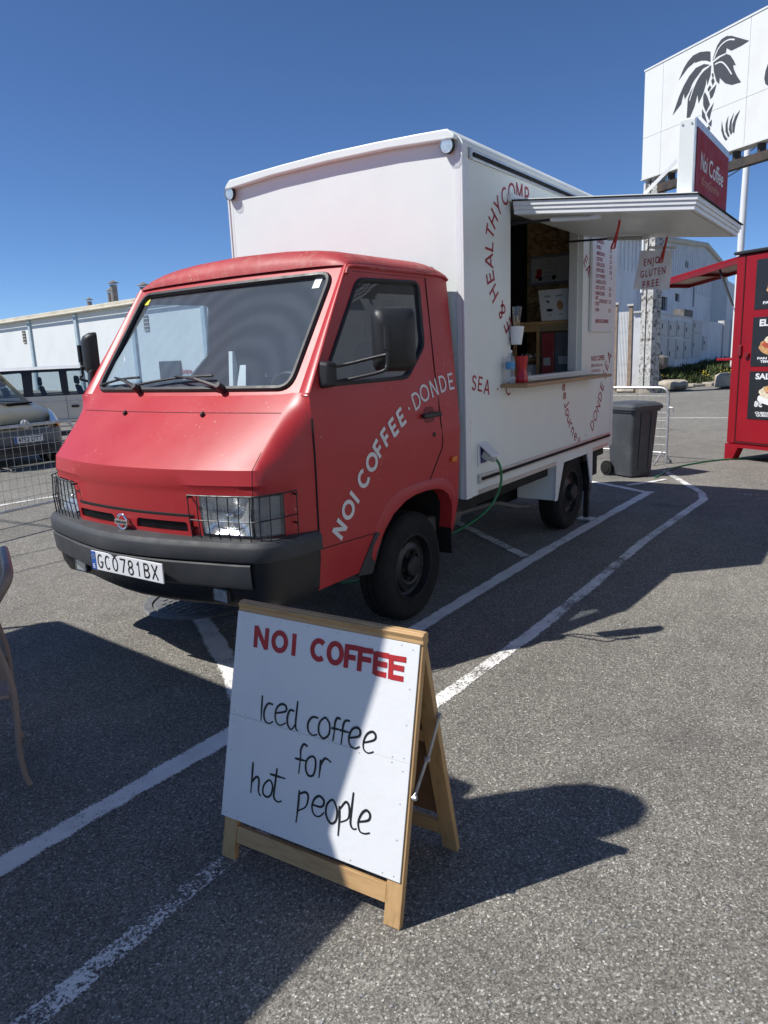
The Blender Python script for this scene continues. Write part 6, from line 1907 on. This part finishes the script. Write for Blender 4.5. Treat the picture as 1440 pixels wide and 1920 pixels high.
def poster(z0, z1, name, lines, food):
    p = tbox(.325, 1.35, -.024, -.0185, z0, z1, 'poster', 'poster_black', tr)
    p['label'] = name
    P3 = lambda x, y: TF(x, -.0252, y)
    for s, x, y, w_, h_ in lines:
        mb = MB(); text(mb, s, lambda a, b: P3(x + a, y + b), w=w_, h=h_, bold=.04)
        mb.build('poster_lettering', 'letter_white', p, clean=False)
    for mat, cx, cy, rx, ry in food:
        mb = MB(); n = 22
        mb.add([TF(cx + rx * cos(2 * pi * k / n) * random.uniform(.9, 1.08), -.0246 - .0003 * food.index((mat, cx, cy, rx, ry)), cy + ry * sin(2 * pi * k / n) * random.uniform(.9, 1.08)) for k in range(n)], [tuple(range(n))])
        mb.build('food_print', mat, p)
poster(2.135, 2.80, 'black poster with a bun photo, uppermost of the three', [('PAN BRIOCHE', .46, 2.20, .5, .035)], [('food_bun', .78, 2.42, .28, .15), ('food_meat', .78, 2.37, .25, .06), ('food_cream', .72, 2.46, .12, .05)])
poster(1.36, 2.03, 'black poster headed EL with a filled bun', [('EL CLASICO', .43, 1.91, .75, .085), ('PAN BRIOCHE', .43, 1.455, .5, .03), ('TEMPERATURA', .48, 1.41, .45, .03)], [('food_bun', .70, 1.62, .26, .12), ('food_meat', .70, 1.66, .22, .07), ('food_cream', .66, 1.72, .14, .06)])
poster(.62, 1.29, 'black poster headed SAL with a white bowl and 8 euro price', [('SALCHIPAPAS', .42, 1.185, .85, .075), ('8€', .43, .80, .13, .075), ('CHEDDAR, SALSA', .45, .70, .55, .028), ('QUESO RALLADO', .47, .665, .5, .028)], [('paper', .74, .92, .27, .10), ('food_cream', .74, 1.0, .26, .10), ('food_meat', .76, 1.02, .16, .06), ('food_bun', .66, 1.05, .10, .05)])
# raised side hatch
def TH(a, b, z):
    return TC + TE * a + TD * b + Vector((0, 0, z))
ht = MB().hexa([TH(.01, .02, 2.85), TH(.01, .72, 2.85), TH(1.5, .72, 2.66), TH(1.5, .02, 2.66), TH(.01, .02, 2.89), TH(.01, .72, 2.89), TH(1.5, .72, 2.70), TH(1.5, .02, 2.70)]).build('side_hatch', 'trailer_red', tr)
MB().hexa([TH(.06, .06, 2.832), TH(.06, .68, 2.832), TH(1.45, .68, 2.655), TH(1.45, .06, 2.655), TH(.06, .06, 2.838), TH(.06, .68, 2.838), TH(1.45, .68, 2.660), TH(1.45, .06, 2.660)]).build('hatch_lining', 'hatch_lining', ht)
for b0, b1 in ((.02, .06), (.68, .72)):
    MB().hexa([TH(.01, b0, 2.79), TH(.01, b1, 2.79), TH(1.5, b1, 2.60), TH(1.5, b0, 2.60), TH(.01, b0, 2.849), TH(.01, b1, 2.849), TH(1.5, b1, 2.659), TH(1.5, b0, 2.659)]).build('hatch_frame', 'trailer_dark', ht)
MB().hexa([TH(1.46, .061, 2.60), TH(1.46, .679, 2.60), TH(1.50, .679, 2.60), TH(1.50, .061, 2.60), TH(1.46, .061, 2.662), TH(1.46, .679, 2.662), TH(1.50, .679, 2.657), TH(1.50, .061, 2.657)]).build('hatch_frame', 'trailer_dark', ht)
MB().bar(TH(.75, .07, 2.715), TH(.75, .67, 2.715), .05, .04).build('hatch_frame', 'trailer_dark', ht)
sp = MB().tube([TH(.40, .10, 2.77), TH(.12, .10, 2.22)], .016, 8).build('gas_strut', 'black_plastic', tr)
MB().tube([TH(.14, .10, 2.26), TH(.0, .10, 1.95)], .008, 6).build('strut_rod', 'chrome', sp)
MB().hexa([TH(.0, .1, 1.44), TH(.36, .1, 1.44), TH(.36, .7, 1.44), TH(.0, .7, 1.44), TH(.0, .1, 1.475), TH(.36, .1, 1.475), TH(.36, .7, 1.475), TH(.0, .7, 1.475)]).build('serving_shelf', 'trailer_red', tr, bevel=.006)
tbox(.6, 1.1, 1.0, 1.25, .0, .5, 'trailer_wheel', 'rubber', tr, .08)
# cable from the bin area to the trailer
MB().tube(smoothline([(9.75, 2.45, .01), (10.6, 2.42, .01), (11.2, 2.22, .011), (11.7, 1.9, .012), (12.0, 1.4, .012), (12.6, .6, .012)], 6), .012, 6).build('trailer_cable', 'hose_green', label='green cable lying on the asphalt from the bin to the red trailer', cat='cable', smooth=60)
MB().box((11.02, 1.08, 0), (11.35, 1.28, .10)).build('wooden_chock', 'pine', label='pale wooden block under the red trailer', cat='block', bevel=.005)

# ---------------------------------------------------------------- billboard on a steel post
KB = .85
EB, BDR, BNB = Vector((32.0, 8.25, 0)) * KB, Vector((-.547, -.837, 0)), Vector((-.837, .547, 0))
def BB(a, z, d=0.0):
    return EB + BDR * (a * KB) + BNB * d + Vector((0, 0, 1.7 + (z - 1.7) * KB))
bb_ = thing('billboard', (EB.x, EB.y, 0), 'large white billboard with a black palm tree on a flaking post', 'billboard')
def bpanel(a0, a1, z0, z1, d0, d1, name, mat, parent=bb_, bevel=0):
    return MB().hexa([BB(a0, z0, d0), BB(a1, z0, d0), BB(a1, z0, d1), BB(a0, z0, d1), BB(a0, z1, d0), BB(a1, z1, d0), BB(a1, z1, d1), BB(a0, z1, d1)]).build(name, mat, parent, bevel=bevel)
cuts = [-1.17, -.15, 3.9, 8, 12]
for a0, a1 in zip(cuts, cuts[1:]):
    for z0, z1 in ((8.38, 9.92), (9.92, 12.4)):
        bpanel(a0 + .006, a1 - .006, z0 + .006, z1 - .006, -.05, 0, 'sign_panel', 'billboard_white')
bpanel(-1.2, 12, 8.34, 8.372, -.4, .02, 'bottom_edge', 'billboard_white')
bpanel(-1.2, 12, 12.4, 12.46, -.4, .02, 'top_edge', 'billboard_white')
bpanel(-1.2, 12, 8.36, 12.4, -.42, -.36, 'back_sheet', 'wall_pale')
PALM = [[(2.3,11.6),(2.37,11.81),(2.48,12.03),(2.65,12.16),(2.88,12.18),(3.11,12.1),(3.87,11.67),(3.54,11.63),(3.12,11.63),(2.91,11.79),(2.89,11.65),(2.56,11.66)],[(2.33,11.53),(2.63,11.59),(2.92,11.6),(3.1,11.49),(3.26,11.27),(3.36,11.09),(3.24,11.14),(3.28,10.99),(3.44,10.72),(3.63,10.47),(3.23,10.51),(2.93,10.66),(2.71,10.88),(2.67,10.92),(2.66,10.72),(2.53,10.85),(2.39,11.2)],[(2.21,11.59),(2.18,11.94),(2.0,12.01),(1.68,12.1),(1.36,12.1),(1.11,11.99),(0.92,11.83),(0.68,11.48),(1.12,11.76),(1.38,11.83),(1.5,11.88),(1.44,11.82),(1.76,11.79),(2.02,11.7)],[(2.18,11.51),(1.9,11.63),(1.52,11.63),(1.21,11.46),(0.96,11.22),(0.74,10.92),(0.44,10.34),(0.87,10.61),(0.89,10.72),(0.98,10.94),(1.03,10.72),(1.24,10.91),(1.37,11.14),(1.48,11.24),(1.62,11.33),(1.86,11.49)],[(2.25,11.47),(2.03,11.45),(1.8,11.31),(1.55,11.12),(1.31,10.89),(1.19,10.69),(1.17,10.04),(1.34,10.01),(1.54,10.32),(1.66,10.69),(1.73,10.37),(1.94,10.65),(2.04,10.92),(2.06,11.11),(2.11,10.86),(2.24,11.16)],[(2.29,11.17),(2.35,11.19),(2.4,11.07),(2.34,11.02)],[(2.28,10.95),(2.37,11.03),(2.45,10.88),(2.36,10.77)],[(2.13,10.73),(2.23,10.82),(2.3,10.75),(2.26,10.67),(2.17,10.62)],[(2.54,10.76),(2.22,10.59),(2.29,10.34),(2.4,10.4),(2.48,10.56)],[(2.01,10.67),(1.94,10.56),(1.96,10.24),(2.11,9.96),(2.28,10.18),(2.13,10.5)],[(2.46,10.18),(2.19,9.94),(2.16,9.86),(2.29,9.63),(2.36,9.9)],[(1.91,10.14),(1.93,9.84),(2.2,9.56),(2.05,9.94)],[(2.41,9.64),(2.24,9.53),(2.4,9.39)],[(2.87,9.46),(2.87,9.14),(2.98,8.89),(3.08,8.75),(3.18,8.77),(3.03,8.96),(2.94,9.21)],[(3.16,9.55),(3.05,9.31),(3.06,9.06),(3.19,8.83),(3.26,8.86),(3.17,9.05),(3.14,9.28)],[(3.41,9.59),(3.24,9.34),(3.21,9.08),(3.3,8.89),(3.37,8.91),(3.33,9.1),(3.32,9.31)],[(3.66,9.59),(3.46,9.45),(3.35,9.22),(3.37,8.96),(3.46,8.89),(3.47,9.06),(3.5,9.26)],[(4.69,10.68),(4.61,10.5),(4.58,10.27),(4.64,10.09),(4.74,10.01),(5.06,9.91),(5.04,10.08),(4.8,10.2),(4.74,10.34),(4.78,10.48),(5.0,10.53),(4.99,10.73)]]
for grp, nm in ((PALM[13:17], 'grass_emblem'), (PALM[17:], 'sign_letter')):
    mb = MB()
    for pl_ in grp:
        mb.flat(pl_, [], lambda a, z: BB(a, z, .006))
    mb.build(nm, 'billboard_ink', bb_)
mb = MB()
for pl_ in PALM[:13]:
    mb.flat(pl_, [], lambda a, z: BB(a, z, .006))
# trunk continues behind the hatch sign
for k in range(5):
    z = 9.35 - k * .28
    mb.flat([(2.05, z), (2.2, z - .2), (2.36, z - .02), (2.3, z + .12)], [], lambda a, z: BB(a, z, .006))
mb.build('palm_emblem', 'billboard_ink', bb_)
mb = MB()
for pts in ([(2.36, 11.62), (2.5, 11.86), (2.72, 12.0), (3.0, 12.02), (3.25, 11.93)], [(2.42, 11.44), (2.7, 11.42), (2.95, 11.2), (3.2, 10.86)], [(2.15, 11.46), (1.8, 11.36), (1.5, 11.05), (1.28, 10.6)]):
    p = smoothline([(a, z, 0) for a, z in pts], 4)
    ribbon(mb, [(q.x, q.y) for q in p], .045, lambda x, y, h: BB(x, y, .010))
mb.build('leaf_rib', 'billboard_white', bb_)
for a0, a1, mat in ((-1.07, -.80, 'flaking_paint'), (-.72, -.38, 'flaking_paint')):
    MB().hexa([BB(a0, 0, -.5), BB(a1, 0, -.5), BB(a1, 0, -.1), BB(a0, 0, -.1), BB(a0, 8.4, -.5), BB(a1, 8.4, -.5), BB(a1, 8.4, -.1), BB(a0, 8.4, -.1)]).xf(Matrix.Identity(4)).build('post', mat, bb_)
b0, b1 = BB(-1.1, 1.7, -.3), BB(-.36, 1.7, -.3)
MB().hexa([Vector((b0.x, b0.y, 0)), Vector((b1.x, b1.y, 0)), Vector((b1.x + .1, b1.y, 0)), Vector((b0.x + .1, b0.y, 0)), Vector((b0.x, b0.y, 6.8)), Vector((b1.x, b1.y, 6.8)), Vector((b1.x + .1, b1.y, 6.8)), Vector((b0.x + .1, b0.y, 6.8))]).build('post_web', 'flaking_paint', bb_)
bpanel(-1.0, 12, 7.75, 8.05, -.36, -.12, 'support_beam', 'rust_steel')
for k in range(12):
    a = -.9 + k * 1.05
    bpanel(a, a + .12, 8.05, 8.36, -.36, -.12, 'support_strut', 'rust_steel')
MB().tube([BB(-1.02, 8.2, -.06), BB(-1.02, 3.9, -.06)], .05, 8).build('conduit', 'pole_white', bb_)

# ---------------------------------------------------------------- white flag pole and wires
MB().tube([(39.9, 6.52, 0), (39.9, 6.52, 7), (39.95, 6.46, 14)], [.17, .16, .12], 12).build('white_pole', 'pole_white', label='slim white pole behind the red trailer', cat='pole', smooth=60)
for k, (z0, z1) in enumerate(((6.2, 8.2), (5.9, 7.75))):
    MB().tube([(41.5, 9.0 - .2 * k, 9.6 - .45 * k), (41.0, 7.2, 10.2 - .5 * k), (40.5, 4.5, 11.6 - .55 * k), (40, 1.5, 13.4 - .6 * k)], .028, 5).build('overhead_wire', 'cable_black', label=('upper' if k == 0 else 'lower') + ' black overhead wire crossing behind the white pole', cat='wire')
# overhead cables left of the camera, whose thin shadows cross the asphalt
for k, (y, lb) in enumerate(((8.76, 'nearer'), (9.33, 'farther'))):
    MB().tube(smoothline([(-8, y, 5.0), (0, y, 4.86), (1.4, y + .1, 4.86), (1.2, y + 3, 5.2), (-1, y + 14, 7)], 6), .011, 5).build('overhead_cable', 'cable_black', label=lb + ' cable slung above the lot left of the truck', cat='wire')

# ---------------------------------------------------------------- right background: fence, service wall, sheds
pf = thing('picket_gate', (29.2, 8.7, 0), 'white metal picket gate between rusty posts behind the truck', 'gate')
for k in range(9):
    v = 8.93 - k * .058
    MB().box((29.0, v - .018, .15), (29.03, v + .018, 3.0)).build('picket', 'picket_white', pf)
MB().box((29.031, 8.42, 2.72), (29.07, 8.95, 2.80)).build('gate_rail', 'post_rust', pf)
MB().box((29.031, 8.42, .25), (29.07, 8.95, .32)).build('gate_rail', 'post_rust', pf)
for v, h in ((9.0, 3.28), (8.43, 3.2)):
    p = MB().box((28.95, v - .07, 0), (29.09, v + .07, h)).build('gate_post', 'post_rust', pf)
    MB().box((28.9, v - .12, h + .001), (29.14, v + .12, h + .07)).build('post_cap', 'cabinet', p)
for k in range(40):
    v = 9.12 + k * .14
    MB().box((29.0, v - .03, .15), (29.03, v + .03, 2.9)).build('picket', 'picket_white', pf)

PC, DC = Vector((33.5, 8.6, 0)), Vector((.998, .063, 0))
NC = Vector((.063, -.998, 0))
def SW(a, z, d=0.0):
    return PC + DC * a + NC * d + Vector((0, 0, z))
sw_ = thing('service_wall', SW(10, 0, -.3), 'white rendered wall with meter cabinets behind the lot', 'wall')
def sbox(a0, a1, z0, z1, d0, d1, name, mat, parent=sw_, bevel=0):
    return MB().hexa([SW(a0, z0, d0), SW(a1, z0, d0), SW(a1, z0, d1), SW(a0, z0, d1), SW(a0, z1, d0), SW(a1, z1, d0), SW(a1, z1, d1), SW(a0, z1, d1)]).build(name, mat, parent, bevel=bevel)
sbox(-2.2, 22.7, 0, 3.02, -.5, 0, 'wall', 'wall_white_stained')
sbox(-2.3, 9.5, 3.022, 3.10, -.55, .03, 'coping', 'cabinet')
for a0, a1, z0, z1 in ((.46, 2.1, 2.14, 2.80), (2.45, 4.2, 2.10, 2.80), (4.55, 6.3, 2.10, 2.83), (6.9, 8.9, 2.0, 2.8), (.46, 2.1, .52, 2.05), (2.45, 4.2, .52, 2.0), (4.55, 6.2, 1.0, 1.95), (6.9, 8.6, 1.0, 1.9), (9.6, 12.7, 2.3, 3.0), (9.6, 12.7, .98, 2.25), (13.5, 15.1, 1.3, 2.12)):
    c_ = sbox(a0, a1, z0, z1, .002, .07, 'meter_cabinet', 'cabinet', bevel=.01)
    sbox(a0 + .08, a1 - .08, z0 + .05, z1 - .05, .0705, .082, 'cabinet_door', 'cabinet', c_)
    sbox(a0 + .18, a0 + .30, (z0 + z1) / 2 - .06, (z0 + z1) / 2 + .14, .083, .11, 'cabinet_lock', 'black_plastic', c_)
sbox(6.6, 9.4, 3.105, 3.45, -.5, .02, 'roof_box', 'stone_dark')
sbox(22.7, 26, 0, 3.2, -.3, .1, 'end_pier', 'cabinet')

sh_ = thing('white_shed', (60, 18, 0), 'tall white shed with pitched roof behind the service wall', 'shed')
P1 = Vector((40, 13.5, 0))
def SHP(a, z, d=0.0):
    return P1 + DC * a - NC * d + Vector((0, 0, z))
prof_ = [(-8, 0), (-8, 6.6), (4, 7.9), (14.5, 8.95), (38.3, 10.9), (49, 10.35), (56, 8.3), (56, 0)]
wn = [[(17.7, 4.25), (20.3, 4.25), (20.3, 5.25), (17.7, 5.25)], [(23.6, 5.13), (25.5, 5.13), (25.5, 5.75), (23.6, 5.75)], [(27.6, 8.05), (29.5, 8.05), (29.5, 8.6), (27.6, 8.6)], [(32.4, 5.0), (33.3, 5.0), (33.3, 6.9), (32.4, 6.9)]]
mb = MB()
mb.flat(prof_, wn, lambda a, z: SHP(a, z, 0))
for lp in wn:
    mb.grid([[SHP(a, z, h) for a, z in lp + lp[:1]] for h in (0, .35)])
mb.add([SHP(a, z, 9) for a, z in prof_], [tuple(range(len(prof_)))])
mb.grid([[SHP(a, z, h) for a, z in prof_] for h in (0, 9)])
mb.build('shed_wall', 'wall_pale', sh_)
for lp in wn:
    w_ = MB(); w_.add([SHP(a, z, .30) for a, z in lp], [(0, 1, 2, 3)]); w_ = w_.build('window', 'window_dark', sh_)
    for k in range(1, 4):
        a = lp[0][0] + (lp[1][0] - lp[0][0]) * k / 4
        MB().tube([SHP(a, lp[0][1], .1), SHP(a, lp[2][1], .1)], .03, 4).build('window_bar', 'black_matte', w_)
mb = MB()
for k in range(62):
    a = -7 + k * 1.0
    zt_ = lerp_tab([(p[0], p[1]) for p in prof_[1:7]], a)[0] - .25
    mb.hexa([SHP(a, 6.2, 0), SHP(a + .10, 6.2, 0), SHP(a + .10, 6.2, -.06), SHP(a, 6.2, -.06), SHP(a, zt_, 0), SHP(a + .10, zt_, 0), SHP(a + .10, zt_, -.06), SHP(a, zt_, -.06)])
mb.build('cladding_ribs', 'wall_pale', sh_, kind='stuff', clean=False)
MB().tube([SHP(a, z, -.15) for a, z in prof_[1:7]], .22, 6).build('roof_edge', 'cornice_cream', sh_)
MB().lathe([(.55, 0), (.55, 2.6), (.5, 2.7), (.0, 2.7)], SHP(54, 8.6, 3), (0, 0, 1), 16).build('roof_flue', 'galvanised', sh_, smooth=40)
MB().lathe([(.45, 0), (.45, 1.6), (0, 1.65)], SHP(23.5, 9.7, 2), (0, 0, 1), 14).build('roof_flue', 'chimney_metal', sh_, smooth=40)
MB().tube([SHP(10, 7.0, -.3), SHP(10, 0, -.3)], .12, 6).build('downpipe', 'cabinet', sh_)

# second white block further right
wb = thing('white_block', (90, 16, 0), 'pale flat-roofed block farther along the street', 'building')
def WB_(a, z, d):
    return P1 + DC * a - NC * d + Vector((0, 0, z))
def wbb(a0, a1, z0, z1, d0, d1, name, mat, parent=wb):
    return MB().hexa([WB_(a0, z0, d0), WB_(a1, z0, d0), WB_(a1, z0, d1), WB_(a0, z0, d1), WB_(a0, z1, d0), WB_(a1, z1, d0), WB_(a1, z1, d1), WB_(a0, z1, d1)]).build(name, mat, parent)
wbb(44.5, 75, 0, 7.9, -1.5, 8, 'block_wall', 'wall_white')
wbb(58, 60.7, 5.0, 6.6, -1.56, -1.502, 'window', 'window_dark')
wbb(66, 68, 5.0, 6.4, -1.56, -1.502, 'window', 'window_dark')
wbb(50, 64, 0, 4.2, -4.5, -1.51, 'porch', 'cabinet')
wbb(55.5, 56.4, 2.2, 3.6, -4.56, -4.502, 'window', 'window_dark')
wbb(58.5, 59.4, 2.2, 3.6, -4.56, -4.502, 'window', 'window_dark')

# verge: rising soil, stones, weeds
mb = MB()
rws = []
for i in range(25):
    t = i / 24
    e = Vector((29.2 + 26 * t, 7.5 - 9.5 * t, 0))
    row = []
    for j in range(7):
        q = j / 6
        p = e + Vector((1.6, 2.9 + 9.6 * t, 0)) * q * .55 if False else e + (SW(23 * t - 1, 0, .02) - e) * q
        row.append(Vector((p.x, p.y, -.02 + .50 * q ** .8 + random.uniform(-.03, .03) * (0 < j))))
    rws.append(row)
mb.grid(rws)
vg = mb.build('verge', 'soil', kind='structure', smooth=60)
vg['label'] = 'bare earth verge at the foot of the service wall'
def verge_pt(t, q):
    e = Vector((29.2 + 26 * t, 7.5 - 9.5 * t, 0))
    p = e + (SW(23 * t - 1, 0, .02) - e) * q
    return Vector((p.x, p.y, -.02 + .50 * q ** .8))
mb = MB()
for k in range(9000):
    t = random.random() ** 1.2
    q = random.uniform(.12, 1)
    c_ = sin(t * 23) * .5 + sin(q * 9 + t * 7) * .5
    if random.random() > .45 + .5 * c_ + .3 * (t > .1):
        continue
    p = verge_pt(t, q)
    h = random.uniform(.10, .34) * (1.0 + .5 * c_)
    a = random.uniform(0, 6.28)
    d = Vector((cos(a), sin(a), 0))
    w_ = Vector((-d.y, d.x, 0)) * random.uniform(.015, .035)
    tip = p + d * h * random.uniform(.2, .8) + Vector((0, 0, h))
    mid = p + d * h * .2 + Vector((0, 0, h * .6))
    mb.add([p - w_, p + w_, mid + w_, tip, mid - w_], [(0, 1, 2, 4), (4, 2, 3)])
mb.build('weeds', 'grass', kind='stuff', label='green weeds growing along the foot of the wall', clean=False)
mb = MB()
for k in range(160):
    p = verge_pt(random.random() ** 1.3, random.uniform(.15, .6)) + Vector((0, 0, random.uniform(.12, .26)))
    mb.ball(p, random.uniform(.018, .032), 4)
mb.build('wild_flowers', 'flower_yellow', kind='stuff', label='scattered yellow wild flowers among the weeds', clean=False)
def rock(c, r, sq, name, mat, label, seed):
    rnd = random.Random(seed)
    mb = MB().ball((0, 0, 0), 1, 6)
    for i, p in enumerate(mb.v):
        v = Vector(p)
        k = 1 + .22 * sin(v.x * 5 + seed) * cos(v.y * 4 + seed * 2) + .1 * sin(v.z * 9 + seed)
        v = Vector([max(-.8, min(.8, x * k)) for x in v])
        mb.v[i] = tuple(Vector(c) + Vector((v.x * r * sq[0], v.y * r * sq[1], v.z * r * sq[2])))
    return mb.build(name, mat, label=label, cat='rock', smooth=35, group='loose rocks along the verge')
rk = [((30.2, 7.9, .35), .55, (1, .9, .9), 'stone_dark', 'dark boulder leaning at the foot of the billboard post'), ((30.6, 7.75, 1.05), .48, (1, .9, .7), 'stone_dark', 'dark boulder on top of another beside the billboard post'),
      ((29.4, 6.9, .2), .55, (1.2, 1.2, .45), 'stone_pale', 'flat pale slab lying on the verge beside the boulders'), ((28.2, 7.4, .1), .5, (1.3, 1, .4), 'stone_pale', 'pale slab at the foot of the billboard post'),
      ((28.4, 8.3, .06), .45, (1.2, 1, .3), 'stone_pale', 'pale stone at the foot of the picket gate'), ((30.5, 5.2, .3), .5, (1, 1, .7), 'stone_pale', 'pale rock on the verge beside the red trailer')]
for i, (c_, r, sq, mat, lb) in enumerate(rk):
    rock(c_, r, sq, 'rock', mat, lb, i * 3.7)
mb = MB()
for k in range(34):
    t = k / 33
    e = verge_pt(t * .5, .02)
    s_ = random.uniform(.18, .34)
    M = Matrix.Translation(e + Vector((random.uniform(-.2, .2), random.uniform(-.2, .2), .03))) @ Matrix.Rotation(random.uniform(-.4, .4) - .35, 4, 'Z')
    o = len(mb.v); mb.box((-s_ * 1.1, -s_ * .6, -.1), (s_ * 1.1, s_ * .6, random.uniform(.03, .10))); mb.xf(M, o)
mb.build('kerb_stones', 'stone_pale', kind='stuff', label='broken pale kerb stones along the edge of the verge', bevel=.03)

# ---------------------------------------------------------------- unseen white sheds behind the camera, added to bounce daylight onto the truck
os_ = thing('bounce_sheds', (6, -13, 0), 'long white sheds added out of view across the lot to reflect daylight onto the truck', 'building')
MB().box((-14, -20, 0), (26, -11, 7.5)).build('wall', 'wall_white', os_)
MB().box((-14.3, -20.3, 7.502), (26.3, -10.7, 7.8)).build('cornice', 'cornice_cream', os_)
for k in range(6):
    x = -10 + k * 6.4
    MB().box((x, -11.0 + .002, .0), (x + 3, -10.95, 3.6)).build('roller_door', 'galvanised', os_)
